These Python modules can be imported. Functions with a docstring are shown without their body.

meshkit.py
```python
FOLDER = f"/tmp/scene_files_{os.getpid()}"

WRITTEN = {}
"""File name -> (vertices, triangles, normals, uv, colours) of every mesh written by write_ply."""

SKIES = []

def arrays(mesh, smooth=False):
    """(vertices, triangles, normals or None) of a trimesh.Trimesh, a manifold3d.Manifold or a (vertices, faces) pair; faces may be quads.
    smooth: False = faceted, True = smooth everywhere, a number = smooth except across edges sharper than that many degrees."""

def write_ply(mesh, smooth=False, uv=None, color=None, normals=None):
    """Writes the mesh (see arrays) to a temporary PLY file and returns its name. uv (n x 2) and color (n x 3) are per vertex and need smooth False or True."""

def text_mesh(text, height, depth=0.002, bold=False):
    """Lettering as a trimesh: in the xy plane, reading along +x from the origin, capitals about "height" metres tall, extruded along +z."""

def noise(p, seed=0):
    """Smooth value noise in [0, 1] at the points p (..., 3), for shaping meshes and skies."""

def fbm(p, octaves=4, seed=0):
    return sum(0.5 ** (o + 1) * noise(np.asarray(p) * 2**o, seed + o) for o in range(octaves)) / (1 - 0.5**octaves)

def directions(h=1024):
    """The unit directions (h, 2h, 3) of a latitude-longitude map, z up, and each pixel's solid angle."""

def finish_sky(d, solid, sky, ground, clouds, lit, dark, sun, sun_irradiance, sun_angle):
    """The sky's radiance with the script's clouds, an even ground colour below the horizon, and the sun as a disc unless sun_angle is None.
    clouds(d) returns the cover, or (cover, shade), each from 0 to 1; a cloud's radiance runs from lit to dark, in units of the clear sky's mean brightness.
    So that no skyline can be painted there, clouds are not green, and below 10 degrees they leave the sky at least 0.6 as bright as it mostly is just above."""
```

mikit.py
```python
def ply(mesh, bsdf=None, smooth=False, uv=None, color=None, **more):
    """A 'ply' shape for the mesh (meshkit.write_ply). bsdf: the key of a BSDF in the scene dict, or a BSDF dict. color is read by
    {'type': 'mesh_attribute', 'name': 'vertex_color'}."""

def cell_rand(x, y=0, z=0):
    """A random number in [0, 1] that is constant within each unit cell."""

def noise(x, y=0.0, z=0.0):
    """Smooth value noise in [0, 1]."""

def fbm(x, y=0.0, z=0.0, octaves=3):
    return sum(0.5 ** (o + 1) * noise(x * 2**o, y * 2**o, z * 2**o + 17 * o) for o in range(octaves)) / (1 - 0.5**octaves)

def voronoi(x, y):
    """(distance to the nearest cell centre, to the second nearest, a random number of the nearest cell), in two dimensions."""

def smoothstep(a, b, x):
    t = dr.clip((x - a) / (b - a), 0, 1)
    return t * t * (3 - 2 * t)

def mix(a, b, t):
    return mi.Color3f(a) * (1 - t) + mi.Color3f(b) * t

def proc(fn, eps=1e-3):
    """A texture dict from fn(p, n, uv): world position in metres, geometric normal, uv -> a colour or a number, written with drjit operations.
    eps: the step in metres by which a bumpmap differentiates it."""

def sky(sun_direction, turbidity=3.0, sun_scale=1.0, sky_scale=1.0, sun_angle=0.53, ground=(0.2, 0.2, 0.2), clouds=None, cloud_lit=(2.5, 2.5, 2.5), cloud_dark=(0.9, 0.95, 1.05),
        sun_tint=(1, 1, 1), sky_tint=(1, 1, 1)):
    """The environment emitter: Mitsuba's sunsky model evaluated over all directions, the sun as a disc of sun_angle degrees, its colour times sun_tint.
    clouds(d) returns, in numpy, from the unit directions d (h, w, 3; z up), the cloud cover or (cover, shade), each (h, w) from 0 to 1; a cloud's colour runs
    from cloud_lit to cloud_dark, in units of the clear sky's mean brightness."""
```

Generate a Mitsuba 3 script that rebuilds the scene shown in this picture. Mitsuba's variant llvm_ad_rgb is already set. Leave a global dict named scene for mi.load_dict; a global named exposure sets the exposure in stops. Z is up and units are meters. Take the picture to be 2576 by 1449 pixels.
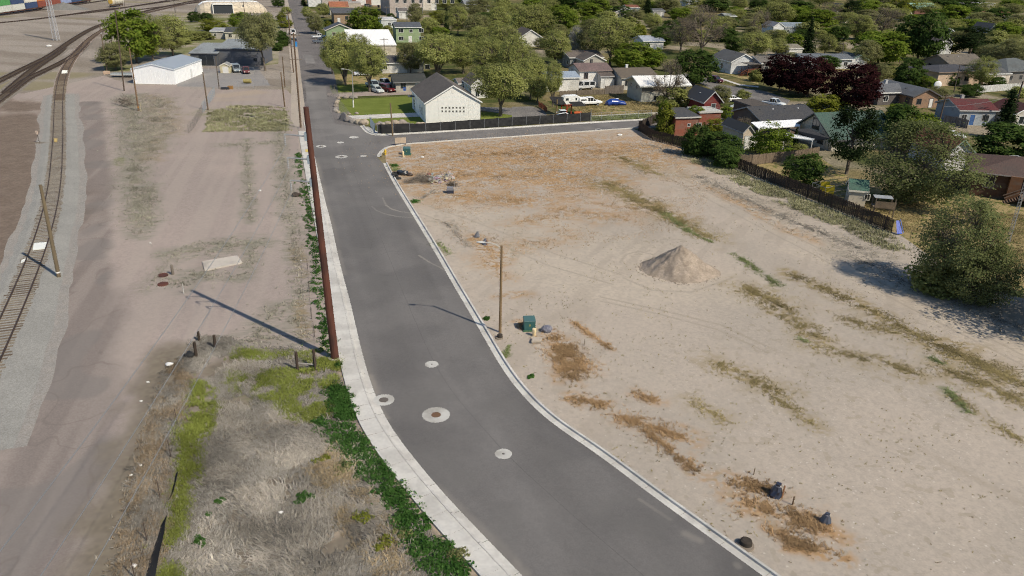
import math, random
import numpy as np, mitsuba as mi, drjit as dr
import mikit
from mikit import noise, fbm, voronoi, smoothstep, mix, cell_rand
import meshkit
T4 = mi.ScalarTransform4f
rng = np.random.default_rng(7); random.seed(7)
scene, labels = {}, {}

# ---------------------------------------------------------------- camera, sky, exposure
FPX, TPX, ROLL, HCAM = 1920.0, 840.0, math.radians(1.3), 31.0       # focal length in px of a 2576 wide picture, horizon drop, roll, height
TH = math.atan(TPX / FPX)
FW = np.array([0, math.cos(TH), -math.sin(TH)]); R0 = np.array([1.0, 0, 0]); U0 = np.array([0, math.sin(TH), math.cos(TH)])
EYE = np.array([0, 0, HCAM])
UPV = -math.sin(ROLL) * R0 + math.cos(ROLL) * U0
scene['camera'] = {'type': 'perspective', 'fov': math.degrees(2 * math.atan(1288 / FPX)), 'fov_axis': 'x', 'near_clip': 0.5, 'far_clip': 4000.0,
                   'to_world': T4().look_at(origin=EYE.tolist(), target=(EYE + FW * 10).tolist(), up=UPV.tolist())}
SUN_AZ, SUN_EL = math.radians(-38.5), math.radians(44.5)
scene['sky'] = mikit.sky([math.cos(SUN_AZ) * math.cos(SUN_EL), math.sin(SUN_AZ) * math.cos(SUN_EL), math.sin(SUN_EL)], turbidity=3, ground=(0.2, 0.18, 0.15), sun_tint=(.94, 1.03, 1.15))
exposure = 1.62

# ---------------------------------------------------------------- survey helpers: where a sighted point lies on the ground
def ray(px, py):
    dx, dy = px - 1288.0, py - 724.5
    return FW * FPX + R0 * (dx * math.cos(ROLL) + dy * math.sin(ROLL)) - U0 * (-dx * math.sin(ROLL) + dy * math.cos(ROLL))
def g(px, py, z=0.0):
    d = ray(px, py); return EYE + d * ((z - HCAM) / d[2])
def proj(X):
    v = np.asarray(X, float) - EYE; k = FPX / (v @ FW); a, b = (v @ R0) * k, -(v @ U0) * k
    return 1288 + a * math.cos(ROLL) - b * math.sin(ROLL), 724.5 + a * math.sin(ROLL) + b * math.cos(ROLL)
def along(A, d, px=None, py=None, hi=150.0):
    """distance t at which A + t d is sighted at column px or row py"""
    A = np.asarray(A, float); d = np.asarray(d, float); k = 0 if px is not None else 1; want = px if px is not None else py
    ts = np.linspace(0, hi, 1501); v = A + ts[:, None] * d - EYE; kk = FPX / (v @ FW); a, b = (v @ R0) * kk, -(v @ U0) * kk
    q = (1288 + a * math.cos(ROLL) - b * math.sin(ROLL)) if k == 0 else (724.5 + a * math.sin(ROLL) + b * math.cos(ROLL))
    return float(ts[np.argmin(np.abs(q - want))])
def hz(P, py): return along(P, [0, 0, 1.0], py=py, hi=45)
def crop(ox, oy, s): return lambda x, y: ((ox + x / s) * 0.8385, (oy + y / s) * 0.8385)
cA, cB, cC, cD = (crop(o, 0, 3.354) for o in (0, 768, 1536, 2304))
cE, cF, cH, cI = crop(2304, 400, 3.354), crop(0, 400, 3.354), crop(768, 400, 3.354), crop(1536, 400, 3.354)
cJ, cK, cL = crop(0, 832, 3.354), crop(768, 832, 3.354), crop(1536, 832, 3.354)
cM, cN, cO = crop(0, 1264, 2.516), crop(1024, 1264, 2.516), crop(2048, 1264, 2.516)
cP, cQ, cR, cS = crop(2048, 240, 5.03), crop(2560, 240, 5.03), crop(1536, 140, 5.03), crop(1100, 440, 8.05)
cT, cU, cV = crop(960, 200, 7.244), crop(512, 0, 5.03), crop(1024, 0, 5.03)
cW, cX, cY = crop(2660, 480, 5.175), crop(2048, 140, 5.03), crop(2560, 140, 5.03)
def G2(c, pts, z=0.0): return np.array([g(*c(x, y), z) for x, y in pts])
ANG = math.radians(16.3)
EV = np.array([math.cos(ANG), math.sin(ANG), 0]); NV = np.array([-math.sin(ANG), math.cos(ANG), 0])

# ---------------------------------------------------------------- mesh helpers
class MB:
    def __init__(s): s.v, s.f, s.n = [], [], 0
    def add(s, v, f):
        v = np.asarray(v, float); f = np.asarray(f, int)
        if f.shape[1] == 4: f = np.vstack([f[:, [0, 1, 2]], f[:, [0, 2, 3]]])
        s.v.append(v); s.f.append(f + s.n); s.n += len(v); return s
    def box(s, x0, x1, y0, y1, z0, z1):
        v = np.array([[x, y, z] for x in (x0, x1) for y in (y0, y1) for z in (z0, z1)], float)
        return s.add(v, [[0, 1, 3, 2], [4, 6, 7, 5], [0, 4, 5, 1], [2, 3, 7, 6], [0, 2, 6, 4], [1, 5, 7, 3]])
    def obox(s, c, u, L, W, z0, z1):
        """box about c, long axis u (xy), length L, width W"""
        u = np.array([u[0], u[1], 0.0]); u /= np.linalg.norm(u) + 1e-12; w = np.array([-u[1], u[0], 0]); c = np.array([c[0], c[1], 0.0])
        v = [c + a * L / 2 * u + b * W / 2 * w + [0, 0, z] for a in (-1, 1) for b in (-1, 1) for z in (z0, z1)]
        return s.add(v, [[0, 1, 3, 2], [4, 6, 7, 5], [0, 4, 5, 1], [2, 3, 7, 6], [0, 2, 6, 4], [1, 5, 7, 3]])
    def beam(s, a, b, w, h=None):
        """square bar from a to b"""
        return s.tube([a, b], [w * .707, (h or w) * .707], 4, True)
    def tube(s, p, r, n=8, cap=True):
        p = np.asarray(p, float); r = np.broadcast_to(np.asarray(r, float), (len(p),))
        t = np.gradient(p, axis=0); t /= np.linalg.norm(t, axis=1, keepdims=True) + 1e-12
        a = np.cross(t, np.where(np.abs(t[:, 2:]) < .9, [0, 0, 1.0], [1.0, 0, 0])); a /= np.linalg.norm(a, axis=1, keepdims=True) + 1e-12
        b = np.cross(t, a); an = (np.arange(n) + .5) * 2 * np.pi / n
        v = p[:, None] + r[:, None, None] * (np.cos(an)[None, :, None] * a[:, None] + np.sin(an)[None, :, None] * b[:, None])
        i, j = np.meshgrid(np.arange(len(p) - 1), np.arange(n), indexing='ij')
        q = np.stack([i * n + j, i * n + (j + 1) % n, (i + 1) * n + (j + 1) % n, (i + 1) * n + j], -1).reshape(-1, 4)
        s.add(v.reshape(-1, 3), q)
        if cap:
            for k, ring in ((0, v[0]), (1, v[-1])):
                vv = np.vstack([ring, ring.mean(0)]); j = np.arange(n); f = np.stack([j, (j + 1) % n, j * 0 + n], 1)
                s.add(vv, f[:, ::-1] if k == 0 else f)
        return s
    def prism(s, poly, axis, a, b):
        """convex polygon (2d) swept from a to b along an axis: 'x' poly=(y,z), 'y' poly=(x,z), 'z' poly=(x,y)"""
        poly = np.asarray(poly, float); n = len(poly)
        def put(t):
            o = np.full(n, t)
            return np.stack({'x': [o, poly[:, 0], poly[:, 1]], 'y': [poly[:, 0], o, poly[:, 1]], 'z': [poly[:, 0], poly[:, 1], o]}[axis], 1)
        v = np.vstack([put(a), put(b)]); j = np.arange(n)
        s.add(v, np.stack([j, (j + 1) % n, (j + 1) % n + n, j + n], 1))
        tri = np.array([[0, k, k + 1] for k in range(1, n - 1)]); s.add(v, np.vstack([tri[:, ::-1], tri + n])); return s
    def loft(s, secs, cap=True):
        secs = [np.asarray(x, float) for x in secs]; n = len(secs[0]); v = np.vstack(secs); j = np.arange(n)
        for i in range(len(secs) - 1): s.add(v[i * n:(i + 2) * n], np.stack([j, (j + 1) % n, (j + 1) % n + n, j + n], 1))
        if cap:
            for sec in (secs[0], secs[-1]): s.add(np.vstack([sec, sec.mean(0)]), np.stack([j, (j + 1) % n, j * 0 + n], 1))
        return s
    def blob(s, c, r, seed=0, amp=.25, sub=2, flat=False):
        import trimesh
        m = trimesh.creation.icosphere(subdivisions=sub); v = np.array(m.vertices)
        k = 1 + amp * 2 * (meshkit.fbm(v * 1.3 + seed * 7.3, 3, seed) - .5)
        v = v * k[:, None] * np.asarray(r, float)
        if flat: v[:, 2] = np.maximum(v[:, 2], -abs(np.asarray(r, float)).min() * .35)
        return s.add(v + np.asarray(c, float), np.array(m.faces))
    def get(s, o=(0, 0, 0), ang=0.0):
        v = np.vstack(s.v); c, n = math.cos(ang), math.sin(ang)
        v = v @ np.array([[c, n, 0], [-n, c, 0], [0, 0, 1.0]]) + np.asarray(o, float)
        return v, np.vstack(s.f)
def sheet(poly, z):
    from shapely.geometry import Polygon
    import trimesh
    pg = Polygon([(p[0], p[1]) for p in poly]).buffer(0)
    geoms = getattr(pg, 'geoms', [pg]); m = MB()
    for q in geoms:
        v, f = trimesh.creation.triangulate_polygon(q, engine='earcut'); m.add(np.column_stack([v, np.full(len(v), z)]), np.asarray(f))
    return m.get()
def ribbon(a, b, za, zb=None):
    """strip between two equally long polylines"""
    zb = za if zb is None else zb; n = len(a)
    v = np.vstack([np.column_stack([np.asarray(a)[:, :2], np.full(n, za)]), np.column_stack([np.asarray(b)[:, :2], np.full(n, zb)])]); j = np.arange(n - 1)
    return v, np.stack([j + n, j + n + 1, j + 1, j], 1)
def resample(p, n=None, step=None, smooth=True):
    from scipy.interpolate import PchipInterpolator
    p = np.asarray(p, float)[:, :2]; d = np.r_[0, np.cumsum(np.linalg.norm(np.diff(p, axis=0), axis=1))]
    n = n or max(2, int(round(d[-1] / step)) + 1); t = np.linspace(0, d[-1], n)
    q = np.stack([PchipInterpolator(d, p[:, k])(t) if smooth else np.interp(t, d, p[:, k]) for k in (0, 1)], 1)
    if smooth:
        from scipy.ndimage import gaussian_filter1d
        q = np.stack([gaussian_filter1d(q[:, k], max(1, n / 60), mode='nearest') for k in (0, 1)], 1) if n > 30 else q
    return q
def offset(p, d):
    t = np.gradient(p, axis=0); t /= np.linalg.norm(t, axis=1, keepdims=True); return p + d * np.stack([-t[:, 1], t[:, 0]], 1)

# ---------------------------------------------------------------- scene keys and labels
used = {}
def num(name):
    used[name] = used.get(name, -1) + 1; k = used[name]
    return name if k == 0 else f'{name}_{k:03d}'
def thing(name, label, cat, group=None):
    k = num(name); labels[k] = {'label': label, 'category': cat}
    if group: labels[k]['group'] = group
    return k
def put(key, mesh, mat, col=None, smooth=False, uv=None, **kw):
    if isinstance(mesh, MB): mesh = mesh.get()
    v, f = np.asarray(mesh[0], float), np.asarray(mesh[1])
    if col is not None: uv = np.tile([round(col[0] * 1000) + (col[1] + .1) / 1.25, col[2]], (len(v), 1))
    scene[key] = mikit.ply((v, f), mat, smooth=smooth, uv=uv, **kw); return key
def part(parent, name, mesh, mat, col=None, smooth=False, label=None, **kw):
    k = num(parent + '__' + name); put(k, mesh, mat, col, smooth, **kw)
    if label: labels[k] = {'label': label}
    return k
def solo(name, label, cat, mesh, mat, col=None, smooth=False, group=None):
    k = thing(name, label, cat, group); return put(k, mesh, mat, col, smooth)
def struct(name, mesh, mat, col=None, smooth=False, label=None, uv=None):
    if isinstance(mesh, MB): mesh = mesh.get()
    if uv is None and mat == 'm_asphalt': uv = np.tile([.43, 0.], (len(mesh[0]), 1))
    k = num(name); put(k, mesh, mat, col, smooth, uv); labels[k] = {'kind': 'structure'}
    if label: labels[k]['label'] = label
    return k
def stuff(name, label, cat, mesh, mat, **kw):
    k = num(name); put(k, mesh, mat, **kw); labels[k] = {'kind': 'stuff', 'label': label, 'category': cat}; return k

# ---------------------------------------------------------------- materials
# each mesh carries its own flat colour packed into its uv, so that meshes of one material can be joined
def unpack(p, n, uv):
    a = dr.floor(uv.x); return mi.Color3f(a / 1000., (uv.x - a) * 1.25 - .1, uv.y)
VC = mikit.proc(unpack)
def two(b): return {'type': 'twosided', 'bsdf': b}
def diffuse(t): return two({'type': 'diffuse', 'reflectance': t})
def rgb(c): return {'type': 'rgb', 'value': list(c)}
def wear(p, n, uv):
    a = fbm(p.x * .7, p.y * .7, p.z * 1.1, 4); b = noise(p.x * 6, p.y * 6, p.z * 3)
    return dr.clip(.42 * smoothstep(.45, .8, a) + .14 * b, 0, 1)
def shingle(p, n, uv):
    a = fbm(p.x * .35, p.y * .35, p.z * .5, 3); b = cell_rand(dr.floor(p.x * 3.5), dr.floor(p.y * 3.5), dr.floor(p.z * 6))
    return dr.clip(.30 * smoothstep(.4, .75, a) + .30 * b, 0, 1)
def woodw(p, n, uv):
    return dr.clip(.1 + .35 * noise(p.x * 5, p.y * 5, p.z * .8) + .3 * fbm(p.x * 20, p.y * 20, p.z * 2, 2) * noise(p.x, p.y, 3.), 0, 1)
P = mikit.proc
scene['m_paint'] = {'type': 'blendbsdf', 'weight': P(wear), 'a': two({'type': 'diffuse', 'reflectance': VC}), 'b': diffuse(rgb((.20, .175, .145)))}
scene['m_clean'] = two({'type': 'principled', 'base_color': VC, 'roughness': .5, 'specular': .4})
scene['m_roof'] = {'type': 'blendbsdf', 'weight': P(shingle), 'a': two({'type': 'diffuse', 'reflectance': VC}), 'b': diffuse(rgb((.09, .085, .08)))}
scene['m_wood'] = {'type': 'blendbsdf', 'weight': P(woodw), 'a': two({'type': 'diffuse', 'reflectance': VC}), 'b': diffuse(rgb((.07, .055, .045)))}
scene['m_car'] = two({'type': 'principled', 'base_color': VC, 'roughness': .3, 'specular': .5, 'clearcoat': .6, 'clearcoat_gloss': .9})
scene['m_glass'] = two({'type': 'principled', 'base_color': rgb((.025, .03, .035)), 'roughness': .12, 'specular': .7})
scene['m_rubber'] = two({'type': 'principled', 'base_color': rgb((.02, .02, .02)), 'roughness': .7})
scene['m_steel'] = two({'type': 'principled', 'base_color': rgb((.33, .34, .35)), 'roughness': .45, 'metallic': .5})
def rustf(p, n, uv): return mix((.105, .036, .022), (.055, .022, .016), smoothstep(.3, .75, fbm(p.x * 1.5, p.y * 1.5, p.z * .6, 3)))
scene['m_rust'] = two({'type': 'principled', 'base_color': P(rustf), 'roughness': .75})
def railf(p, n, uv): return mix((.085, .055, .04), (.05, .035, .03), noise(p.x * 3, p.y * 3, p.z * 9))
scene['m_rail'] = two({'type': 'principled', 'base_color': P(railf), 'roughness': .55, 'metallic': .3})

# ---------------------------------------------------------------- ground patches: strips between two sighted points with a half width
def caps(rows):
    out = []
    for r in rows:
        c, a, b, w = r[:4]; A, B = g(*c(*a)), g(*c(*b)); out.append((A[0], A[1], B[0], B[1], w, r[4] if len(r) > 4 else 1.0))
    return out
def mask(x, y, cs, wob, soft):
    m = None
    for ax, ay, bx, by, w, k in cs:
        ux, uy = bx - ax, by - ay; L = ux * ux + uy * uy + 1e-6
        t = dr.clip(((x - ax) * ux + (y - ay) * uy) / L, 0, 1); px, py = x - ax - t * ux, y - ay - t * uy
        d = dr.sqrt(px * px + py * py + 1e-9) + wob * min(w, 3.0)
        s = k * smoothstep(w * (1 + soft), w * (1 - soft), d); m = s if m is None else dr.maximum(m, s)
    return m
def mask_np(x, y, cs, wob=0.0):
    m = np.zeros_like(x)
    for ax, ay, bx, by, w, k in cs:
        ux, uy = bx - ax, by - ay; L = ux * ux + uy * uy + 1e-6
        t = np.clip(((x - ax) * ux + (y - ay) * uy) / L, 0, 1); d = np.hypot(x - ax - t * ux, y - ay - t * uy) + wob * min(w, 3.0)
        m = np.maximum(m, k * np.clip((w * 1.35 - d) / (.7 * w), 0, 1))
    return m
cG = lambda x, y: (x, y)                     # full picture
# right-hand lot
ORANGE = caps([(cG, (1070, 392), (1590, 380), 14, .95), (cG, (1080, 440), (1480, 445), 9.5, .95), (cG, (1110, 490), (1330, 505), 4.5, .95), (cG, (1390, 525), (1560, 545), 3.6, .75), (cG, (1300, 620), (1420, 600), 2.5, .5), (cG, (1430, 500), (1640, 530), 3.2, .7), (cG, (1190, 590), (1260, 660), 1.5),
    (cG, (1390, 850), (1470, 930), 1.5), (cG, (1400, 870), (1440, 950), 1.2), (cG, (1440, 1000), (1520, 1020), .9), (cG, (1560, 1050), (1720, 1100), 1.1, .8), (cG, (1620, 1080), (1760, 1190), .7, .7),
    (cG, (1840, 1210), (1960, 1240), .9), (cG, (1880, 1270), (2080, 1330), 1.2), (cG, (1980, 1370), (2120, 1400), .6), (cG, (1940, 1330), (2040, 1380), .7),
    (cG, (1300, 560), (1420, 540), 2.2, .7), (cG, (1640, 350), (1700, 380), 4, .6), (cG, (1250, 745), (1330, 740), .8, .7), (cG, (1440, 810), (1540, 880), .5, .7), (cG, (1780, 470), (1900, 530), 1.4, .8), (cG, (1900, 540), (2060, 610), 1.0, .7),
    (cG, (1330, 830), (1310, 812), .6), (cG, (1600, 990), (1650, 1010), .7, .6), (cG, (1280, 700), (1200, 640), 1.6, .5)])
OLIVE = caps([(cG, (1520, 460), (1640, 520), 2.4, .9), (cG, (1640, 520), (1790, 600), 2.0, .9), (cG, (1870, 720), (1980, 780), 1.7, .9), (cG, (1930, 760), (2060, 850), 1.5, .9), (cG, (1990, 690), (2130, 750), 1.3, .9),
    (cG, (2130, 750), (2320, 850), 1.3, 1.), (cG, (2320, 850), (2500, 930), 1.9, 1.), (cG, (2380, 930), (2576, 1010), 1.8, .9), (cG, (1800, 910), (1960, 990), 1.1, .9), (cG, (1920, 980), (2050, 1070), .9, .6),
    (cG, (2200, 900), (2300, 940), 1.2, .7), (cG, (2400, 1000), (2570, 1110), .8, .8), (cG, (2480, 930), (2570, 960), 2, .9), (cG, (2040, 870), (2200, 910), 1.4, .5), (cG, (2120, 800), (2260, 840), 1.6, .5), (cG, (1560, 395), (1660, 440), 2.4, .5), (cG, (1740, 1010), (1830, 1060), .9, .5)])
GREENS = caps([(cG, (1670, 535), (1730, 580), .8, .9), (cG, (1730, 580), (1790, 610), .5, .7), (cG, (1850, 640), (1960, 720), .7, .6), (cG, (2340, 900), (2370, 915), .5, .5), (cG, (2380, 980), (2440, 1040), .5, .8), (cG, (990, 415), (995, 430), .7), (cG, (1050, 505), (1040, 510), .6),
    (cG, (1280, 870), (1270, 900), .3, .8), (cG, (1100, 610), (1130, 640), .7, .35), (cG, (2010, 850), (2030, 860), .4, .5)])
PALE = caps([(cG, (1100, 520), (1560, 640), 6, .6), (cG, (1300, 660), (1600, 720), 5, .8), (cG, (1560, 660), (1800, 730), 5, .7), (cG, (1700, 420), (2100, 620), 3.2, .6), (cG, (2050, 640), (2576, 880), 2.4, .6), (cG, (1010, 480), (1100, 560), 2, .6)])
GREYW = caps([(cG, (1750, 440), (2000, 560), 2.6, .7), (cG, (2000, 560), (2200, 640), 2.2, .7), (cG, (1640, 365), (1720, 400), 3, .5), (cG, (1120, 560), (1180, 620), 1.0, .6), (cG, (1090, 480), (1060, 500), 1.1, .6), (cG, (2130, 640), (2576, 830), 2.5, .75)])
RUTS = []
for c_, pts in ((cG, [(1790, 470), (1950, 545), (2110, 625), (2330, 735), (2576, 850)]), (cG, [(1700, 440), (1900, 545), (2060, 625), (2280, 745), (2576, 895)]), (cG, [(1690, 452), (1890, 560), (2050, 642), (2270, 765), (2576, 920)]), (cG, [(1040, 505), (1200, 560), (1400, 640), (1560, 690)]), (cG, [(1036, 530), (1190, 585), (1380, 668), (1540, 715)]),
    (cG, [(1560, 660), (1575, 640), (1605, 632), (1640, 640)]), (cG, [(1570, 700), (1640, 730), (1740, 735), (1840, 700)]), (cH, [(2160, 640), (2200, 690), (2300, 715), (2420, 710)]), (cH, [(2180, 610), (2230, 665), (2330, 690), (2430, 685)]), (cL, [(900, 200), (1500, 330), (2100, 480), (2576, 700)]), (cL, [(900, 240), (1500, 375), (2080, 530), (2576, 760)])):
    RUTS += caps([(c_, a, b, .16, .9) for a, b in zip(pts[:-1], pts[1:])])
def lotf(p, n, uv):
    x, y = p.x, p.y
    big = fbm(x * .09, y * .09, 1.5, 3); mid = fbm(x * .8, y * .8, 7., 3); fine = noise(x * 4, y * 4, 2.); vf = noise(x * 11, y * 11, 5.)
    c = mix((.44, .38, .318), (.385, .338, .285), smoothstep(.35, .7, big) * .8 + .15 * (mid - .5))
    c = c * (.87 + .26 * (.5 * fine + .5 * vf))
    wob = 2.2 * (fbm(x * .3, y * .3, 3., 3) - .5) + 1.3 * (mid - .5)
    c = mix(c, mi.Color3f(.49, .425, .345) * (.9 + .2 * fine), .7 * mask(x, y, PALE, wob, .7))
    st = noise(x * 1.1 + y * .3, y * 2.6 - x * .8, 9.); cov = smoothstep(.34, .60, .42 * mid + .30 * fine + .28 * st)                                  # combed look of dead stalks
    speck = smoothstep(.38, .66, .55 * mid + .45 * st)
    c = mix(c, mix((.30, .27, .215), (.22, .195, .155), vf), .75 * speck * mask(x, y, GREYW, wob, .6))
    c = mix(c, mix((.45, .285, .145), (.34, .205, .10), fine), .92 * cov * mask(x, y, ORANGE, wob, .75))
    c = mix(c, mix((.32, .245, .125), (.235, .18, .085), fine), .82 * cov * mask(x, y, OLIVE, wob * 1.2, .85))
    c = mix(c, mix((.09, .12, .04), (.14, .16, .06), fine), .9 * speck * mask(x, y, GREENS, wob, .6))
    c = mix(c, mi.Color3f(.31, .265, .21), .55 * mask(x, y, RUTS, .12 * (mid - .5), .8) * smoothstep(.25, .5, fine + .3 * vf))
    weed = smoothstep(.69, .76, fbm(x * 1.7, y * 1.7, 11., 2)) * smoothstep(.4, .6, noise(x * .12, y * .12, 8.))
    c = mix(c, (.27, .225, .155), .3 * weed)
    rut = smoothstep(.03, .0, dr.abs(fbm(x * .055 + y * .02, y * .03, 21., 2) - .5)) * smoothstep(.4, .6, noise(x * .05, y * .05, 4.))
    c = mix(c, mi.Color3f(.34, .285, .22), .38 * rut)
    rt2 = smoothstep(.62, .75, noise((x * .45 + y * .9) * .16, (x * .9 - y * .45) * 1.1, 27.)) * smoothstep(.45, .65, noise(x * .06, y * .06, 33.)); c = mix(c, mi.Color3f(.35, .30, .245), .35 * rt2)
    clod = smoothstep(.86, .93, noise(x * 2.6, y * 4.6, 13.)); c = mix(c, (.27, .23, .18), .2 * clod)
    stone = cell_rand(dr.floor(x * 9), dr.floor(y * 9), 2); near = smoothstep(75., 35., y)
    return mix(c, (.72, .70, .66), dr.select(stone > .991, .35, 0) * near)
scene['m_lot'] = diffuse(P(lotf))
# left: service road, dirt clearing and the field
LGREY = caps([(cG, (330, 240), (345, 390), 3.6, .95), (cG, (400, 250), (375, 380), 3.6, .8), (cG, (335, 400), (355, 560), 2.3, .95), (cG, (375, 470), (380, 570), 1.4, .9), (cG, (330, 420), (350, 590), 1.6, .8), (cG, (430, 640), (640, 610), 2.6, 1.), (cG, (480, 690), (600, 700), 1.6, .9), (cG, (640, 620), (620, 690), 1.2, .8), (cG, (620, 350), (630, 560), 1.0, .8), (cG, (560, 365), (700, 360), 1.6, .7),
    (cG, (700, 320), (730, 560), 1.5, .8), (cG, (735, 560), (760, 760), 1.2, .8), (cG, (740, 760), (760, 860), 1.5, .8), (cG, (700, 770), (640, 850), 1.6, .7), (cG, (470, 720), (420, 700), 1.4, .6), (cG, (370, 730), (440, 640), 1.2, .5), (cG, (600, 860), (700, 850), 2, .6)])
LTAN = caps([(cG, (390, 240), (440, 330), 3, .6), (cG, (755, 760), (770, 850), .8, .8), (cG, (745, 600), (760, 700), .8, .6), (cG, (400, 270), (380, 400), 2, .5), (cG, (300, 1440), (420, 1020), 1.1, .7)])
FIELD = caps([(cG, (450, 900), (380, 1200), 2.6), (cG, (380, 1200), (300, 1500), 3.0), (cG, (560, 930), (800, 930), 2.2), (cG, (620, 1040), (780, 1040), 4.0), (cG, (560, 1240), (850, 1240), 4.8), (cG, (500, 1440), (1050, 1440), 4.8), (cG, (500, 1080), (520, 1450), 3.2)])
LGREEN = caps([(cG, (330, 285), (470, 290), .5, .3), (cG, (560, 280), (700, 310), 5, .85), (cG, (300, 400), (305, 415), .7, .9), (cG, (640, 1000), (800, 960), 1.5, .6), (cG, (700, 1040), (840, 1010), 1.2, .6), (cG, (520, 970), (520, 1090), .8, .9), (cG, (480, 1100), (440, 1400), .7, .9)])
BARE = caps([(cA, (2250, 960), (2560, 930), 3, .8), (cA, (2200, 1010), (2500, 1000), 2, .5), (cN, (150, 60), (1000, 1120), .45), (cK, (850, 870), (960, 1250), .35), (cG, (800, 1290), (830, 1340), .7, .8), (cG, (690, 1330), (740, 1449), .6, .6)])
ROADL = caps([(cG, (225, 260), (230, 520), 2.6), (cG, (230, 520), (215, 760), 2.2), (cG, (210, 760), (90, 1449), 3.4)])
DARK = caps([(cG, (10, 300), (40, 560), 7), (cG, (40, 300), (-60, 700), 6), (cG, (-40, 260), (70, 270), 6)])
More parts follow.
